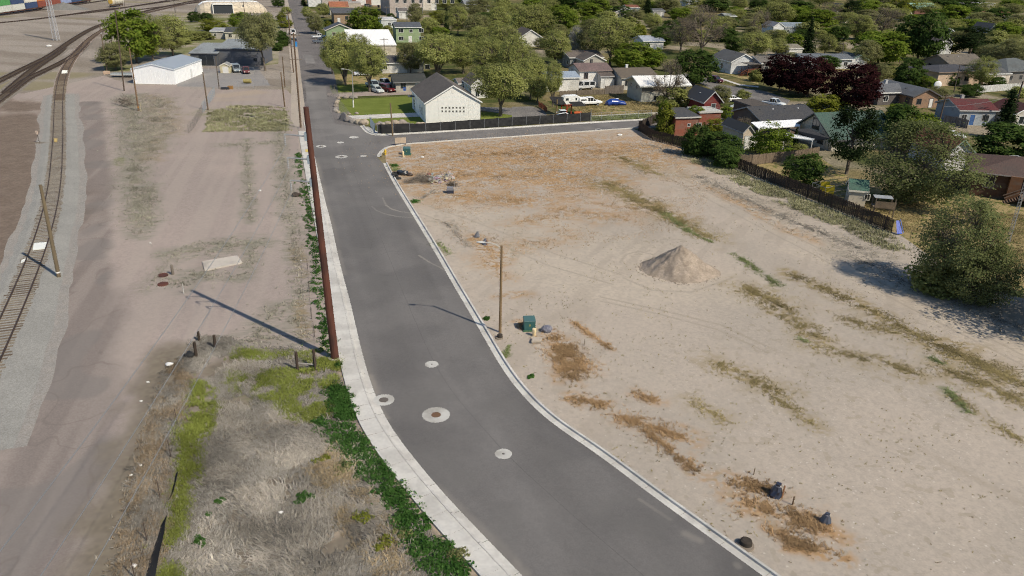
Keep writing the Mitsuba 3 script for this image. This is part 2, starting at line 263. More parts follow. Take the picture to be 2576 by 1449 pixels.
def leftf(p, n, uv):
    x, y = p.x, p.y
    big = fbm(x * .07, y * .07, 1.5, 3); mid = fbm(x * .7, y * .7, 7., 3); fine = noise(x * 4, y * 4, 2.); vf = noise(x * 12, y * 12, 5.)
    c = mix((.375, .312, .278), (.33, .278, .25), smoothstep(.3, .7, big)) * (.86 + .28 * (.5 * fine + .5 * vf))
    tracks = smoothstep(.35, .7, noise(x * 1.1 + .25 * y, y * .035, 31.))
    c = mix(c, mi.Color3f(.40, .345, .30), .35 * tracks)
    wob = 1.4 * (fbm(x * .4, y * .4, 3., 3) - .5) + .8 * (mid - .5)
    rm = mask(x, y, ROADL, wob * .35, .35)
    r = mix((.225, .192, .175), (.275, .235, .212), tracks) * (.9 + .2 * vf)
    patch = smoothstep(.66, .72, noise(x * .22, y * .14, 17.)); r = mix(r, (.195, .18, .17), .6 * patch)
    crack = smoothstep(.02, .0, dr.abs(fbm(x * .25, y * .18, 41., 3) - .5)); r = mix(r, (.17, .145, .13), .5 * crack)
    c = mix(c, r, .9 * rm)
    c = mix(c, mix((.135, .10, .075), (.19, .15, .12), mid) * (.85 + .3 * fine), .85 * mask(x, y, DARK, wob, .6))
    st = noise(x * 1.1 + y * .4, y * 4.5 - x * 1.2, 9.); speck = smoothstep(.36, .64, .55 * mid + .45 * st)
    c = mix(c, mix((.285, .265, .215), (.20, .192, .15), fine), .9 * dr.clip(speck * 1.2 + .25, 0, 1) * mask(x, y, LGREY, wob, .5))
    c = mix(c, mix((.31, .235, .14), (.23, .175, .10), fine), .9 * speck * mask(x, y, LTAN, wob, .6))
    f = mask(x, y, FIELD, wob * .6, .5)
    c = mix(c, mix((.24, .205, .155), (.125, .105, .08), dr.clip(.6 * mid + .5 * (fine - .3), 0, 1)), .92 * f)
    c = mix(c, mi.Color3f(.40, .325, .25) * (.9 + .2 * vf), .9 * mask(x, y, BARE, wob * .5, .5))
    return mix(c, mix((.13, .16, .05), (.20, .21, .085), mid), .8 * speck * mask(x, y, LGREEN, wob, .6))
scene['m_left'] = diffuse(P(leftf))
# everything else: rail yard to the west, gardens to the east
O_, _ = g(770, 300), 0
def basef(p, n, uv):
    x, y = p.x, p.y
    e = (x - O_[0]) * EV[0] + (y - O_[1]) * EV[1]
    big = fbm(x * .05, y * .05, 1.5, 3); mid = fbm(x * .35, y * .35, 7., 3); fine = noise(x * 2.5, y * 2.5, 2.)
    yard = mix((.33, .29, .25), (.25, .215, .18), smoothstep(.35, .7, fbm(x * .03 - y * .01, y * .09 + x * .03, 5., 3))) * (.85 + .3 * fine)
    yard = mix(yard, (.24, .21, .11), .6 * smoothstep(.62, .74, fbm(x * .025, y * .06, 15., 2)))
    lot = cell_rand(dr.floor(((x * EV[0] + y * EV[1])) / 19.), dr.floor((x * NV[0] + y * NV[1]) / 34.), 3)
    grass = mix((.07, .085, .03), (.20, .165, .085), smoothstep(.25, .75, .55 * lot + .6 * (mid - .2)))
    dirt = mix((.33, .275, .20), (.27, .235, .18), mid)
    gard = mix(grass, dirt, smoothstep(.52, .72, big)) * (.8 + .4 * fine)
    return mix(yard, gard, smoothstep(-3., 4., e + 3. * (mid - .5)))
scene['m_base'] = diffuse(P(basef))
def lawnf(p, n, uv):
    a = noise(p.x * 3, p.y * 3, 1.); b = noise(p.x * .5, p.y * .5, 4.); s = noise((p.x * EV[0] + p.y * EV[1]) * .1, (p.x * NV[0] + p.y * NV[1]) * 1.6, 2.)
    return mix((.125, .16, .035), (.19, .22, .06), .35 * a + .4 * b + .25 * s)
scene['m_lawn'] = diffuse(P(lawnf))
def drygf(p, n, uv):
    a = fbm(p.x * 1.2, p.y * 1.2, 1., 3); b = noise(p.x * 6, p.y * 6, 4.)
    return mix(mix((.27, .215, .10), (.36, .28, .15), b), (.14, .15, .05), smoothstep(.5, .75, a))
scene['m_dryyard'] = diffuse(P(drygf))
def weedyf(p, n, uv):
    a = fbm(p.x * .12, p.y * .12, 1., 3); b = noise(p.x * 2.5, p.y * 2.5, 4.)
    return mix(mix((.15, .165, .07), (.235, .225, .12), b), (.33, .29, .22), smoothstep(.5, .68, a))
scene['m_weedy'] = diffuse(P(weedyf))
scene['m_gravelyard'] = diffuse(P(lambda p, n, uv: mix((.255, .245, .24), (.315, .295, .28), fbm(p.x * .4, p.y * .4, 2., 3)) * (.9 + .2 * noise(p.x * 5, p.y * 5, 1.))))

# ---------------------------------------------------------------- asphalt and concrete
AL = np.vstack([g(771, 300)[None], G2(cG, [(790, 385), (805, 450), (819, 508), (834, 565.4), (849, 635.4), (864, 697.6), (881.4, 760.1), (899, 837.6), (914, 900), (929, 952.6), (944, 995), (972, 1060), (1015.4, 1119.8), (1105.3, 1229.8), (1225, 1356.4), (1315, 1448.8)]), g(1420, 1560)[None]])[:, :2]
AR = G2(cG, [(962, 408), (989, 460.4), (1034, 535.4), (1094, 635.4), (1129, 697.6), (1164, 757.7), (1216.5, 847.6), (1249, 905), (1288, 964), (1380, 1059.9), (1490, 1133.2), (1591, 1210), (1717, 1303), (1823.9, 1379.8), (1917, 1448.8), (2080, 1560)])[:, :2]
SKID = caps([(cH, (1165, 735), (1210, 775), .12, .35), (cH, (1210, 775), (1290, 810), .14, .55), (cH, (1290, 810), (1420, 838), .14, .8), (cH, (1420, 838), (1580, 850), .13, .8), (cH, (1275, 650), (1310, 725), .12, .5), (cH, (1310, 725), (1370, 765), .15, .85), (cH, (1370, 765), (1460, 790), .15, .85), (cH, (1460, 790), (1560, 803), .14, .8), (cH, (1560, 803), (1590, 850), .5, .3), (cH, (1640, 1230), (1750, 1300), .12, .8), (cH, (1750, 1300), (1880, 1365), .12, .5),
    (cK, (1130, 1000), (1190, 1160), .35, .75), (cK, (1240, 1320), (1310, 1420), .25, .6), (cN, (700, 500), (1250, 1000), .4, .5), (cN, (1250, 1000), (1380, 1160), .35, .6), (cO, (20, 850), (130, 900), .25, .6), (cO, (410, 1085), (420, 1095), .2, .6), (cN, (2250, 590), (2480, 740), .12, .45), (cH, (820, 1180), (880, 1420), .3, .4), (cN, (330, 30), (420, 140), .3, .4), (cH, (1560, 1000), (1800, 1180), .5, .14), (cH, (1530, 800), (1840, 1160), .6, .10)])
def asphf(p, n, uv):
    x, y = p.x, p.y
    lat = x * EV[0] + y * EV[1]; lon = x * NV[0] + y * NV[1]
    a = fbm(x * .22, y * .22, 2., 3); b = noise(x * 5, y * 5, 1.); vf = noise(x * 14, y * 14, 3.)
    lane = noise(lat * .75 + .4 * fbm(lon * .03, 1., 2., 2), lon * .025, 3.)
    c = mix((.152, .143, .137), (.124, .117, .113), smoothstep(.3, .7, a)) * (.9 + .08 * b + .12 * vf) * (.90 + .2 * noise(lat * .09, lon * .05, 9.))
    c = c * (.90 + .2 * lane)
    u, w = uv.x, uv.y                                                       # across and along the road
    st = noise(u * 22, w * .035, 5.); wheel = sum(dr.exp(-dr.square((u - q) / .05)) for q in (.2, .36, .64, .8))
    c = c * (.955 + .09 * st - .045 * wheel * (.5 + noise(w * .06, 2., 1.)))
    c = mix(c, mi.Color3f(.085, .08, .078), .4 * smoothstep(.0045, .0015, dr.abs(u - .5 - .004 * noise(w * .4, 4., 1.))))
    edge = smoothstep(.10, .0, u + .06 * noise(w * .25, u * 9, 6.)) * smoothstep(.35, .6, noise(w * .09, 7., 2.)); edge = dr.maximum(edge, .6 * smoothstep(.93, 1.0, u - .05 * noise(w * .3, u * 9, 16.)) * smoothstep(.4, .6, noise(w * .12, 17., 2.)))
    c = mix(c, mi.Color3f(.24, .215, .185), .55 * edge)
    crk = smoothstep(.006, .0, dr.abs(fbm(x * .22, y * .22, 51., 3) - .5)) * smoothstep(.55, .7, noise(x * .05, y * .05, 4.)); c = mix(c, mi.Color3f(.075, .07, .07), .35 * crk)
    m = mask(x, y, SKID, .25 * (noise(x * 2.5, y * 2.5, 5.) - .5), .75)
    c = mix(c, (.27, .245, .215), .75 * m)
    roll = smoothstep(.64, .75, fbm(x * .35, y * .35, 12., 2)); return mix(c, mi.Color3f(.145, .138, .13), .35 * roll)
scene['m_asphalt'] = two({'type': 'principled', 'base_color': P(asphf), 'roughness': .85, 'specular': .25})
def oldasphf(p, n, uv):
    lat = p.x * EV[0] + p.y * EV[1]; lon = p.x * NV[0] + p.y * NV[1]
    a = fbm(p.x * .2, p.y * .2, 2., 3); b = noise(p.x * 4, p.y * 4, 1.); lane = noise(lat * .55, lon * .01, 3.)
    crack = smoothstep(.012, 0., dr.abs(fbm(p.x * .08, p.y * .08, 6., 3) - .5))
    c = mix((.20, .185, .18), (.155, .145, .142), .5 * smoothstep(.3, .7, a) + .5 * lane) * (.88 + .24 * b)
    return mix(c, (.08, .075, .07), .6 * crack)
scene['m_oldasphalt'] = diffuse(P(oldasphf))
def concf(p, n, uv):
    a = fbm(p.x * .9, p.y * .9, 2., 3); b = noise(p.x * 7, p.y * 7, 1.)
    slab = cell_rand(dr.floor((p.x * NV[0] + p.y * NV[1]) / 2.4), 3, 1)
    return mix((.60, .58, .54), (.50, .48, .445), smoothstep(.35, .75, a)) * (.9 + .1 * b + .08 * slab)
scene['m_concrete'] = diffuse(P(concf))
def balf(p, n, uv):
    a = fbm(p.x * .5, p.y * .5, 2., 3); b = noise(p.x * 9, p.y * 9, 1.); c = cell_rand(dr.floor(p.x * 14), dr.floor(p.y * 14), 4)
    return mix((.335, .325, .30), (.27, .263, .243), a) * (.78 + .2 * b + .26 * c)
scene['m_ballast'] = diffuse(P(balf))

# ================================================================ GROUND
m = MB(); xs = [-2500, -400, -60, 80, 700, 2500]; ys = [-300, 0, 150, 700, 3000]
for i in range(5):
    for j in range(4): m.add([[xs[i], ys[j], 0], [xs[i + 1], ys[j], 0], [xs[i + 1], ys[j + 1], 0], [xs[i], ys[j + 1], 0]], [[0, 1, 2, 3]])
struct('ground', m, 'm_base')
AL_s = resample(AL, 140); AR_s = resample(AR, 140)
FR_L = G2(cG, [(771, 300), (763, 240), (757, 190), (750, 130), (742, 80), (733, 40), (724, 0), (716, -30)])[:, :2]
FR_R = G2(cG, [(842, 312), (826, 250), (812, 190), (800, 140), (788, 90), (772, 40), (757, 0), (745, -30)])[:, :2]
CR_LO = G2(cG, [(949, 395), (951, 386), (958, 378), (968, 371.5), (980, 367.5), (991.5, 366.2), (1019, 361.5), (1150, 352), (1288, 343.3), (1400, 335), (1513, 327), (1588, 322), (1700, 318), (1840, 312), (1980, 300)])[:, :2]
CR_UP = G2(cG, [(905, 316.5), (909, 322), (916, 330), (926, 336.5), (940, 340.5), (956, 341.6), (1000, 339.6), (1150, 331), (1288, 323), (1450, 312.5), (1638, 301.5), (1800, 292), (1900, 286)])[:, :2]
# left clearing and right lot, each a sheet of its own over the ground
struct('dirt_clearing', sheet(np.vstack([AL_s[:, :2][::1] - 1.2 * EV[:2], G2(cG, [(1300, 1620), (-400, 1620)])[:, :2], G2(cG, [(-500, 700), (-300, 350), (-120, 235), (60, 235), (262, 190), (330, 215), (470, 212), (480, 225), (720, 225), (735, 240), (748, 300)])[:, :2]]), .004), 'm_left')
struct('dirt_lot', sheet(np.vstack([CR_LO[3:12], G2(cG, [(1608, 330), (1850, 421), (2050, 503), (2250, 583), (2420, 660), (2700, 800), (2900, 1600), (2120, 1600)])[:, :2], AR_s[::-1] + .5 * EV[:2]]), .004), 'm_lot')
tt = np.linspace(0, 1, 9)[:, None]; V_ = np.concatenate([np.column_stack([a + (b - a) * tt, np.full(9, .012)]) for a, b in zip(AL_s, AR_s)]); s_l = np.r_[0, np.cumsum(np.linalg.norm(np.diff(AL_s + AR_s, axis=0), axis=1))] / 2
i_, j_ = np.meshgrid(np.arange(len(AL_s) - 1), np.arange(8), indexing='ij'); q_ = np.stack([i_ * 9 + j_, (i_ + 1) * 9 + j_, (i_ + 1) * 9 + j_ + 1, i_ * 9 + j_ + 1], -1).reshape(-1, 4)
struct('road', (V_, np.vstack([q_[:, [0, 1, 2]], q_[:, [0, 2, 3]]])), 'm_asphalt', uv=np.column_stack([np.tile(tt[:, 0], len(AL_s)), np.repeat(s_l, 9)]))
struct('crossing', sheet(np.vstack([AL_s[:1], AR_s[:1], CR_LO, CR_UP[::-1], FR_R[:1]]), .012), 'm_asphalt')
struct('old_road', sheet(np.vstack([FR_L, FR_R[::-1]]), .008), 'm_oldasphalt')
struct('new_asphalt_strip', sheet(G2(cB, [(490, 800), (690, 830), (715, 960), (740, 1080), (795, 1258), (560, 1262), (515, 1040), (500, 900)])[:, :2], .0125), 'm_asphalt')
struct('asphalt_patch', sheet(G2(cB, [(480, 552), (560, 550), (600, 640), (505, 640)])[:, :2], .0125), 'm_asphalt')
struct('road_shoulder', sheet(np.vstack([G2(cG, [(842, 312), (826, 250), (812, 190), (797, 130), (780, 70), (765, 20)])[:, :2], G2(cG, [(778, 20), (800, 70), (822, 130), (842, 190), (855, 250), (905, 316)])[:, :2]]), .006), 'm_oldasphalt')
def dirts(name, cc, pts, mat='m_lot', z=.006): struct(name, sheet(G2(cc, pts)[:, :2], z), mat)
dirts('sandy_verge', cG, [(732, 300), (733, 180), (720, 60), (716, 0), (724, 0), (733, 40), (742, 80), (750, 130), (757, 190), (763, 240), (771, 300), (784, 400), (760, 420), (748, 330)])
dirts('church_lawn', cB, [(825, 1005), (1565, 965), (1700, 1245), (1100, 1260), (1000, 1235), (900, 1160), (840, 1140)], 'm_lawn')
dirts('church_lawn', cB, [(2262, 1130), (2576, 1130), (2576, 1190), (2262, 1215)], 'm_lawn')
k = num('concrete_path'); put(k, sheet(G2(cB, [(850, 1168), (1640, 1132), (1700, 1150), (1640, 1175), (980, 1200), (860, 1200)])[:, :2], .010), 'm_concrete'); labels[k] = {'kind': 'structure'}
dirts('driveway', cB, [(2576, 1085), (2250, 1075), (2262, 1110), (2576, 1160)], 'm_asphalt', .007)
dirts('driveway', cC, [(0, 1075), (200, 1070), (320, 1110), (370, 1190), (0, 1205)], 'm_asphalt', .007)
dirts('gravel_drive', cB, [(640, 940), (1550, 900), (1600, 950), (800, 975)], 'm_left', .006)
dirts('front_grass', cB, [(700, 750), (1380, 740), (1390, 840), (760, 850)], 'm_dryyard', .005)
dirts('front_grass', cB, [(740, 860), (1180, 860), (1150, 920), (770, 950)], 'm_lawn', .006)
dirts('dry_meadow', cC, [(470, 1010), (1150, 940), (1200, 1010), (1700, 1040), (1760, 1125), (790, 1170), (690, 1140)], 'm_dryyard', .005)
dirts('dry_yard', cE, [(0, 310), (520, 240), (980, 560), (1540, 520), (2576, 700), (2700, 1700), (2000, 1500), (1300, 1000), (1250, 990), (360, 560), (0, 400)], 'm_dryyard', .005)
dirts('dry_yard', cP, [(820, 1200), (2050, 1060), (2060, 1449), (1390, 1449)], 'm_dryyard', .007)
dirts('gravel_yard', cA, [(1880, 690), (2600, 690), (2720, 860), (2200, 880), (1780, 870), (1780, 835), (1880, 740)], 'm_gravelyard', .006)
dirts('weedy_ground', cA, [(1190, 330), (1500, 190), (1900, 150), (2576, 165), (2820, 200), (2800, 640), (2650, 660), (2200, 640), (1900, 690), (1860, 600), (1650, 545), (1340, 640), (1300, 720), (1060, 720), (1010, 560)], 'm_weedy', .005)
ST_L = G2(cC, [(1560, 790), (1880, 830), (2010, 900), (2190, 975), (2440, 1055), (2700, 1140)])[:, :2]; ST_R = G2(cC, [(1700, 730), (1960, 790), (2110, 850), (2300, 880), (2560, 920), (2800, 1010)])[:, :2]
struct('side_street', sheet(np.vstack([ST_L, ST_R[::-1]]), .009), 'm_asphalt')
for nm, pts in (('pavement', [(1930, 760), (2110, 800), (2290, 860), (2480, 880), (2480, 868), (2300, 848), (2110, 786), (1940, 745)]), ('pavement', [(2240, 970), (2450, 1050), (2420, 1060), (2210, 985)])):
    k = num(nm); put(k, sheet(G2(cC, pts)[:, :2], .012), 'm_concrete'); labels[k] = {'kind': 'structure'}
dirts('side_street_lawn', cC, [(1950, 720), (2200, 760), (2480, 850), (2480, 780), (2200, 700), (2000, 690)], 'm_dryyard', .006)
dirts('side_street_lawn', cC, [(2250, 1045), (2430, 1050), (2380, 1085), (2200, 1090)], 'm_dryyard', .006)

# ---------------------------------------------------------------- kerbs, gutters and the pavement slabs
def strip(poly, d0, d1, z0, z1):
    return ribbon(offset(poly, d1), offset(poly, d0), z1, z0) if d1 > d0 else ribbon(offset(poly, d0), offset(poly, d1), z0, z1)
def kerb_pieces(name, poly, side, seg, gut=.48, kw=.2, h=.165):
    """gutter pan and upstand in cast lengths, each its own piece with a joint"""
    L = np.r_[0, np.cumsum(np.linalg.norm(np.diff(poly, axis=0), axis=1))]; k = num(name); n = int(L[-1] / seg); first = True
    labels[k] = {'kind': 'structure'}
    for i in range(n):
        t = np.linspace(L[-1] * i / n + .012, L[-1] * (i + 1) / n - .012, 4); q = np.stack([np.interp(t, L, poly[:, j]) for j in (0, 1)], 1)
        o = lambda d: offset(q, side * d)
        prof = [(0, .016), (gut, .02), (gut + .03, h), (gut + kw, h), (gut + kw, -.05)]; m = MB()
        for (a, za), (b, zb) in zip(prof[:-1], prof[1:]):
            v, f = ribbon(o(b), o(a), zb, za); m.add(v, f if side > 0 else f[:, ::-1])
        put(num(k + '__kerb_length'), m, 'm_concrete')
kerb_pieces('kerb_left', AL_s[3:], -1, 3.0); kerb_pieces('kerb_right', AR_s, 1, 3.0)
kerb_pieces('kerb_corner', resample(CR_LO[:6], 24), -1, 2.0); kerb_pieces('kerb_cross_street', resample(CR_LO[5:], 40, smooth=False), -1, 4.0, .35, .2)
kerb_pieces('kerb_church_side', resample(CR_UP, 80, smooth=False), 1, 4.0, .5, .35)
SW = AL_s[8:]; L = np.r_[0, np.cumsum(np.linalg.norm(np.diff(SW, axis=0), axis=1))]; n = int(L[-1] / 1.9); PAVE = num('pavement'); labels[PAVE] = {'kind': 'structure'}
for i in range(n):
    t = np.linspace(L[-1] * i / n + .004, L[-1] * (i + 1) / n - .004, 4); q = np.stack([np.interp(t, L, SW[:, j]) for j in (0, 1)], 1)
    a, b = offset(q, -.69), offset(q, -1.95); m = MB(); zt = .135 if i > 1 else .05 + .04 * i
    m.add(*ribbon(a, b, zt)); m.add(*ribbon(b, b, zt, -.03)); put(num(PAVE + '__slab'), m, 'm_concrete')
put(PAVE + '__joint_bed', ribbon(offset(SW, -.66), offset(SW, -1.94), .125), 'm_left')
q = G2(cH, [(495, 170), (535, 170), (540, 195), (500, 198)]); put(num(PAVE + '__tactile_plate'), sheet(q[:, :2], .15), 'm_clean', (.55, .42, .10))
# apron on the church corner, and the old kerb line behind the screen fence
k = num('concrete_apron'); put(k, sheet(G2(cB, [(1060, 1278), (1130, 1275), (1260, 1345), (1240, 1352), (1120, 1340)])[:, :2], .018), 'm_concrete'); labels[k] = {'kind': 'structure'}
k = num('concrete_edging'); m = MB()
for a, b in (((790, 1172), (1430, 1140)), ((1430, 1140), (1770, 1122)), ((1900, 1172), (2100, 1160))):
    A, B = g(*cC(*a)), g(*cC(*b)); m.obox((A + B) / 2, B - A, np.linalg.norm(B - A), .35, 0, .14)
put(k, m, 'm_concrete'); labels[k] = {'kind': 'structure'}
for pts in ([(2035, 1300), (2390, 1240), (2440, 1310), (2060, 1388)],):
    P0 = G2(cF, pts); m = MB(); m.add(np.vstack([P0 + [0, 0, .16], P0]), [[0, 1, 2, 3], [0, 4, 5, 1], [1, 5, 6, 2], [2, 6, 7, 3], [3, 7, 4, 0]])
    solo('concrete_slab', 'cracked pale concrete slab lying in the weeds of the dirt clearing', 'slab', m, 'm_paint', (.56, .51, .45))

# ---------------------------------------------------------------- manholes in the road
def ring(c, r0, r1, z, n=28):
    a = np.arange(n) * 2 * np.pi / n; o = np.stack([np.cos(a), np.sin(a)], 1)
    I, O = np.column_stack([o * r0, np.full(n, z)]), np.column_stack([o * r1, np.full(n, z)]); D = np.column_stack([o * r1, np.full(n, .0)])
    j = np.arange(n); k = (j + 1) % n; v = np.vstack([I, O, D]) + [c[0], c[1], 0]
    return v, np.vstack([np.stack([j, j + n, k + n, k], 1), np.stack([j + n, j + 2 * n, k + 2 * n, k + n], 1)])
def disc(c, r, z, n=24):
    a = np.arange(n) * 2 * np.pi / n; v = np.vstack([np.column_stack([np.cos(a) * r, np.sin(a) * r, np.full(n, z)]), [[0, 0, z]]]) + [c[0], c[1], 0]
    j = np.arange(n); return v, np.stack([j, (j + 1) % n, j * 0 + n], 1)
def manhole(cc, xy, r1, r0, col, label, name='manhole'):
    c = g(*cc(*xy)); k = thing(name, label, name.replace('_', ' ')); m = MB(); m.add(*ring(c, r0, r1, .022))
    part(k, 'concrete_collar', m, 'm_paint', (.55, .54, .51)); m = MB(); m.add(*disc(c, r0 * .98, .020)); part(k, 'cover', m, 'm_clean', col); return c
MH = [(cK, (1812, 1385), 1.02, .36, (.16, .09, .05), 'large manhole with brown iron cover and wide white collar in mid road'),
      (cK, (1285, 1235), .80, .36, (.13, .11, .09), 'manhole with white collar touching the left gutter'),
      (cK, (1768, 876), .55, .09, (.12, .11, .10), 'small valve cover with white collar, farther of the two near ones', 'valve_cover'),
      (cN, (1224, 247), .58, .10, (.12, .11, .10), 'small valve cover with white collar nearest the camera', 'valve_cover'),
      (cH, (860, 236), 1.0, .45, (.14, .12, .10), 'manhole with white collar left of centre before the crossing'),
      (cH, (655, 132), .85, .45, (.14, .12, .10), 'manhole with white collar beside the top of the rust red pole'),
      (cH, (1080, 228), .55, .12, (.25, .24, .22), 'small valve cover near the hydrant corner of the crossing', 'valve_cover'),
      (cH, (850, 93), .60, .12, (.25, .24, .22), 'small valve cover in the middle of the crossing', 'valve_cover'),
      (cH, (985, 40), .85, .14, (.3, .29, .27), 'farthest valve cover, in the mouth of the cross street', 'valve_cover')]
for a in MH: manhole(*a[:6], name=a[6] if len(a) > 6 else 'manhole')
manhole(cR, (1310, 1252), .75, .5, (.09, .088, .085), 'manhole with white collar at the far end of the cross street')

# ================================================================ RAILWAY
def track(name, label, pts, tie_step, near_first, ballast_w, ties=True, rail_h=.17, raised=.12, tie_limit=10**6):
    c = resample(pts, step=1.5); k = thing(name, label, 'railway track'); z0 = raised
    for i, s in enumerate((-1, 1)):
        a, b = offset(c, s * .755 - .05), offset(c, s * .755 + .05); m = MB()
        m.add(*ribbon(b, a, z0 + rail_h)); m.add(*ribbon(a, a, z0 + rail_h, z0)); m.add(*ribbon(b, b, z0, z0 + rail_h)); part(k, 'rail', m, 'm_rail')
    return k, c
def tie_list(c, step, seed):
    L = np.r_[0, np.cumsum(np.linalg.norm(np.diff(c, axis=0), axis=1))]; t = np.arange(.3, L[-1], step); r = np.random.default_rng(seed)
    q = np.stack([np.interp(t, L, c[:, j]) for j in (0, 1)], 1); d = np.gradient(q, axis=0); an = np.arctan2(d[:, 1], d[:, 0]) + np.pi / 2 + r.normal(0, .025, len(q))
    return [(q[i], an[i], 2.5 + r.normal(0, .08), r.normal(0, .07), r.random()) for i in range(len(q))]
main_pts = np.vstack([g(-190, 1240)[None], G2(cJ, [(-60, 800), (55, 545), (170, 285), (290, 0)]), G2(cF, [(302, 1449), (365, 1265), (435, 1070), (500, 820), (553, 560), (572, 300), (588, 0)])[1:], G2(cA, [(592, 1010), (605, 895), (627, 780), (680, 660), (735, 580), (800, 500), (880, 415), (985, 335), (1100, 275), (1190, 235), (1330, 170), (1500, 125), (1700, 80), (1900, 35), (2100, -10)])])[:, :2]
k, c = track('railway_siding', 'single railway siding with weathered ties running up the left side', main_pts, .55, True, 2)
b0, b1 = offset(c, 1.75), offset(c, -1.85); nb = int(np.argmax(c[:, 1] > g(*cA(600, 950))[1])); wv_ = (meshkit.fbm(np.stack([c[:, 0] * .12, c[:, 1] * .12, c[:, 0] * 0], 1), 3, 4) - .5) * 2.4; nrm_ = offset(c, 1.) - c; o0, o1 = c + nrm_ * (2.5 + .22 * wv_ + .12 * np.sin(np.arange(len(c)) * 2.3))[:, None], c - nrm_ * (2.9 + 1.2 * np.clip((75 - c[:, 1]) / 30, 0, 1) - .3 * wv_)[:, None]
mb = MB(); mb.add(*ribbon(b0[:nb], b1[:nb], .13)); mb.add(*ribbon(o0[:nb], b0[:nb], .006, .13)); mb.add(*ribbon(b1[:nb], o1[:nb], .13, .006)); struct('ballast_bed', mb, 'm_ballast')
mb = MB(); mb.add(*ribbon((c + nrm_ * (3.4 + .7 * wv_)[:, None])[:nb], (c - nrm_ * (3.7 + 1.3 * np.clip((75 - c[:, 1]) / 30, 0, 1) - .7 * wv_)[:, None])[:nb], .0055)); struct('ballast_spill', mb, 'm_spill'); scene['m_spill'] = diffuse(P(lambda p, n, uv: mix((.33, .30, .27), (.285, .27, .25), noise(p.x * 1.5, p.y * 1.5, 1.)) * (.85 + .3 * cell_rand(dr.floor(p.x * 10), dr.floor(p.y * 10), 4))))
mb = MB(); mb.add(*ribbon(offset(c, 1.5)[nb - 1:], offset(c, -1.5)[nb - 1:], .07)); struct('ballast_bed', mb, 'm_left')
TL = tie_list(c, .56, 3); tints = [(.235, .19, .145), (.29, .24, .185), (.19, .15, .115), (.33, .285, .225)]; rest = MB()
far_tie = lambda q: q[1] > 215
buried = lambda q: 118 < q[1] < 150
for i, (q, an, ln, sh, rr) in enumerate(TL):
    u = np.array([math.cos(an), math.sin(an)]); m = MB().obox(q + u * sh, u, ln, .24, .02, .155 + .02 * rr + (.0))
    if i < 300: part(k, 'tie', m, 'm_wood', tints[int(rr * 4)])
    elif not far_tie(q) or i % 2 == 0: rest.add(*m.get())
part(k, 'far_ties', rest, 'm_wood', (.19, .15, .12)); labels[k + '__far_ties'] = {'kind': 'stuff'}
for nm, pts, lab, st in (('railway_track', np.vstack([G2(cA, [(-260, 940), (0, 815), (240, 692), (480, 575), (700, 425), (860, 325), (1000, 258), (1150, 208), (1300, 160), (1500, 105), (1750, 50), (2000, 0)])]), 'upper of the curved yard tracks crossing the rail yard at left', 1.1),
                        ('railway_track', G2(cA, [(-200, 1160), (0, 1000), (130, 905), (290, 790), (480, 700), (690, 592), (790, 520), (870, 430)]), 'lower curved yard track joining the siding at the dark switch', 1.1),
                        ('railway_track', G2(cA, [(60, 940), (200, 812), (330, 705), (450, 622), (560, 550), (640, 480)]), 'short crossover track between the two curved yard tracks', 1.1),
                        ('railway_track', G2(cA, [(-300, 252), (0, 232), (500, 178), (1000, 105), (1300, 72), (1700, 15), (1900, -15)]), 'straight yard track running towards the yellow tank car', 2.),
                        ('railway_track', G2(cA, [(600, 160), (1000, 118), (1400, 55), (1700, 5)]), 'far straight yard track behind the lattice mast', 2.),
                        ('railway_track', G2(cA, [(1350, 105), (1600, 75), (1900, 38), (2100, 10)]), 'yard track behind the big leafy tree at left', 2.),
                        ('railway_track', G2(cA, [(-300, 175), (0, 158), (400, 105), (800, 45), (1100, 0)]), 'yard track under the container train', 2.)):
    kk, cc_ = track(nm, lab, pts[:, :2], .6, False, 1, rail_h=.2, raised=.10); m = MB()
    for q, an, ln, sh, rr in tie_list(cc_, st, 5): m.obox(q, (math.cos(an), math.sin(an)), ln, .28, .01, .11)
    part(kk, 'ties', m, 'm_wood', (.10, .08, .065)); labels[kk + '__ties'] = {'kind': 'stuff'}
    mb = MB(); mb.add(*ribbon(offset(cc_, 2.), offset(cc_, -2.), .008)); struct('ballast_bed', mb, 'm_trackbed')
def tbf(p, n, uv): return mix((.20, .175, .15), (.27, .24, .205), fbm(p.x * .3, p.y * .3, 2., 3)) * (.8 + .4 * noise(p.x * 3, p.y * 3, 2.))
scene['m_trackbed'] = diffuse(P(tbf))
def panel(cc, pts, label, z, col, name='crossing_panel', t=.12, wood=False):
    Q = G2(cc, pts); m = MB(); m.add(np.vstack([Q + [0, 0, z], Q + [0, 0, z - t]]), [[0, 1, 2, 3], [0, 4, 5, 1], [1, 5, 6, 2], [2, 6, 7, 3], [3, 7, 4, 0]])
    return solo(name, label, 'panel', m, 'm_wood' if wood else 'm_clean', col)
panel(cF, [(345, 1122), (484, 1110), (470, 1172), (333, 1190)], 'white panel between the rails beside the leaning pole', .22, (.72, .73, .68))
panel(cF, [(222, 1290), (285, 1268), (262, 1305), (215, 1318)], 'white panel outside the rails below the leaning pole shadow', .2, (.70, .71, .66))
panel(cA, [(628, 715), (688, 714), (682, 744), (620, 745)], 'white panel between the rails near the switch', .22, (.75, .74, .66))
k = thing('level_crossing', 'timber plank level crossing over the siding below the switch', 'crossing')
for i in range(5):
    y0 = 955 + 12.5 * i; Q = G2(cA, [(543, y0), (652, y0), (652, y0 + 9), (542, y0 + 9)]); m = MB()
    m.add(np.vstack([Q + [0, 0, .26], Q + [0, 0, .1]]), [[0, 1, 2, 3], [0, 4, 5, 1], [1, 5, 6, 2], [2, 6, 7, 3], [3, 7, 4, 0]]); part(k, 'plank', m, 'm_wood', (.20, .155, .115))
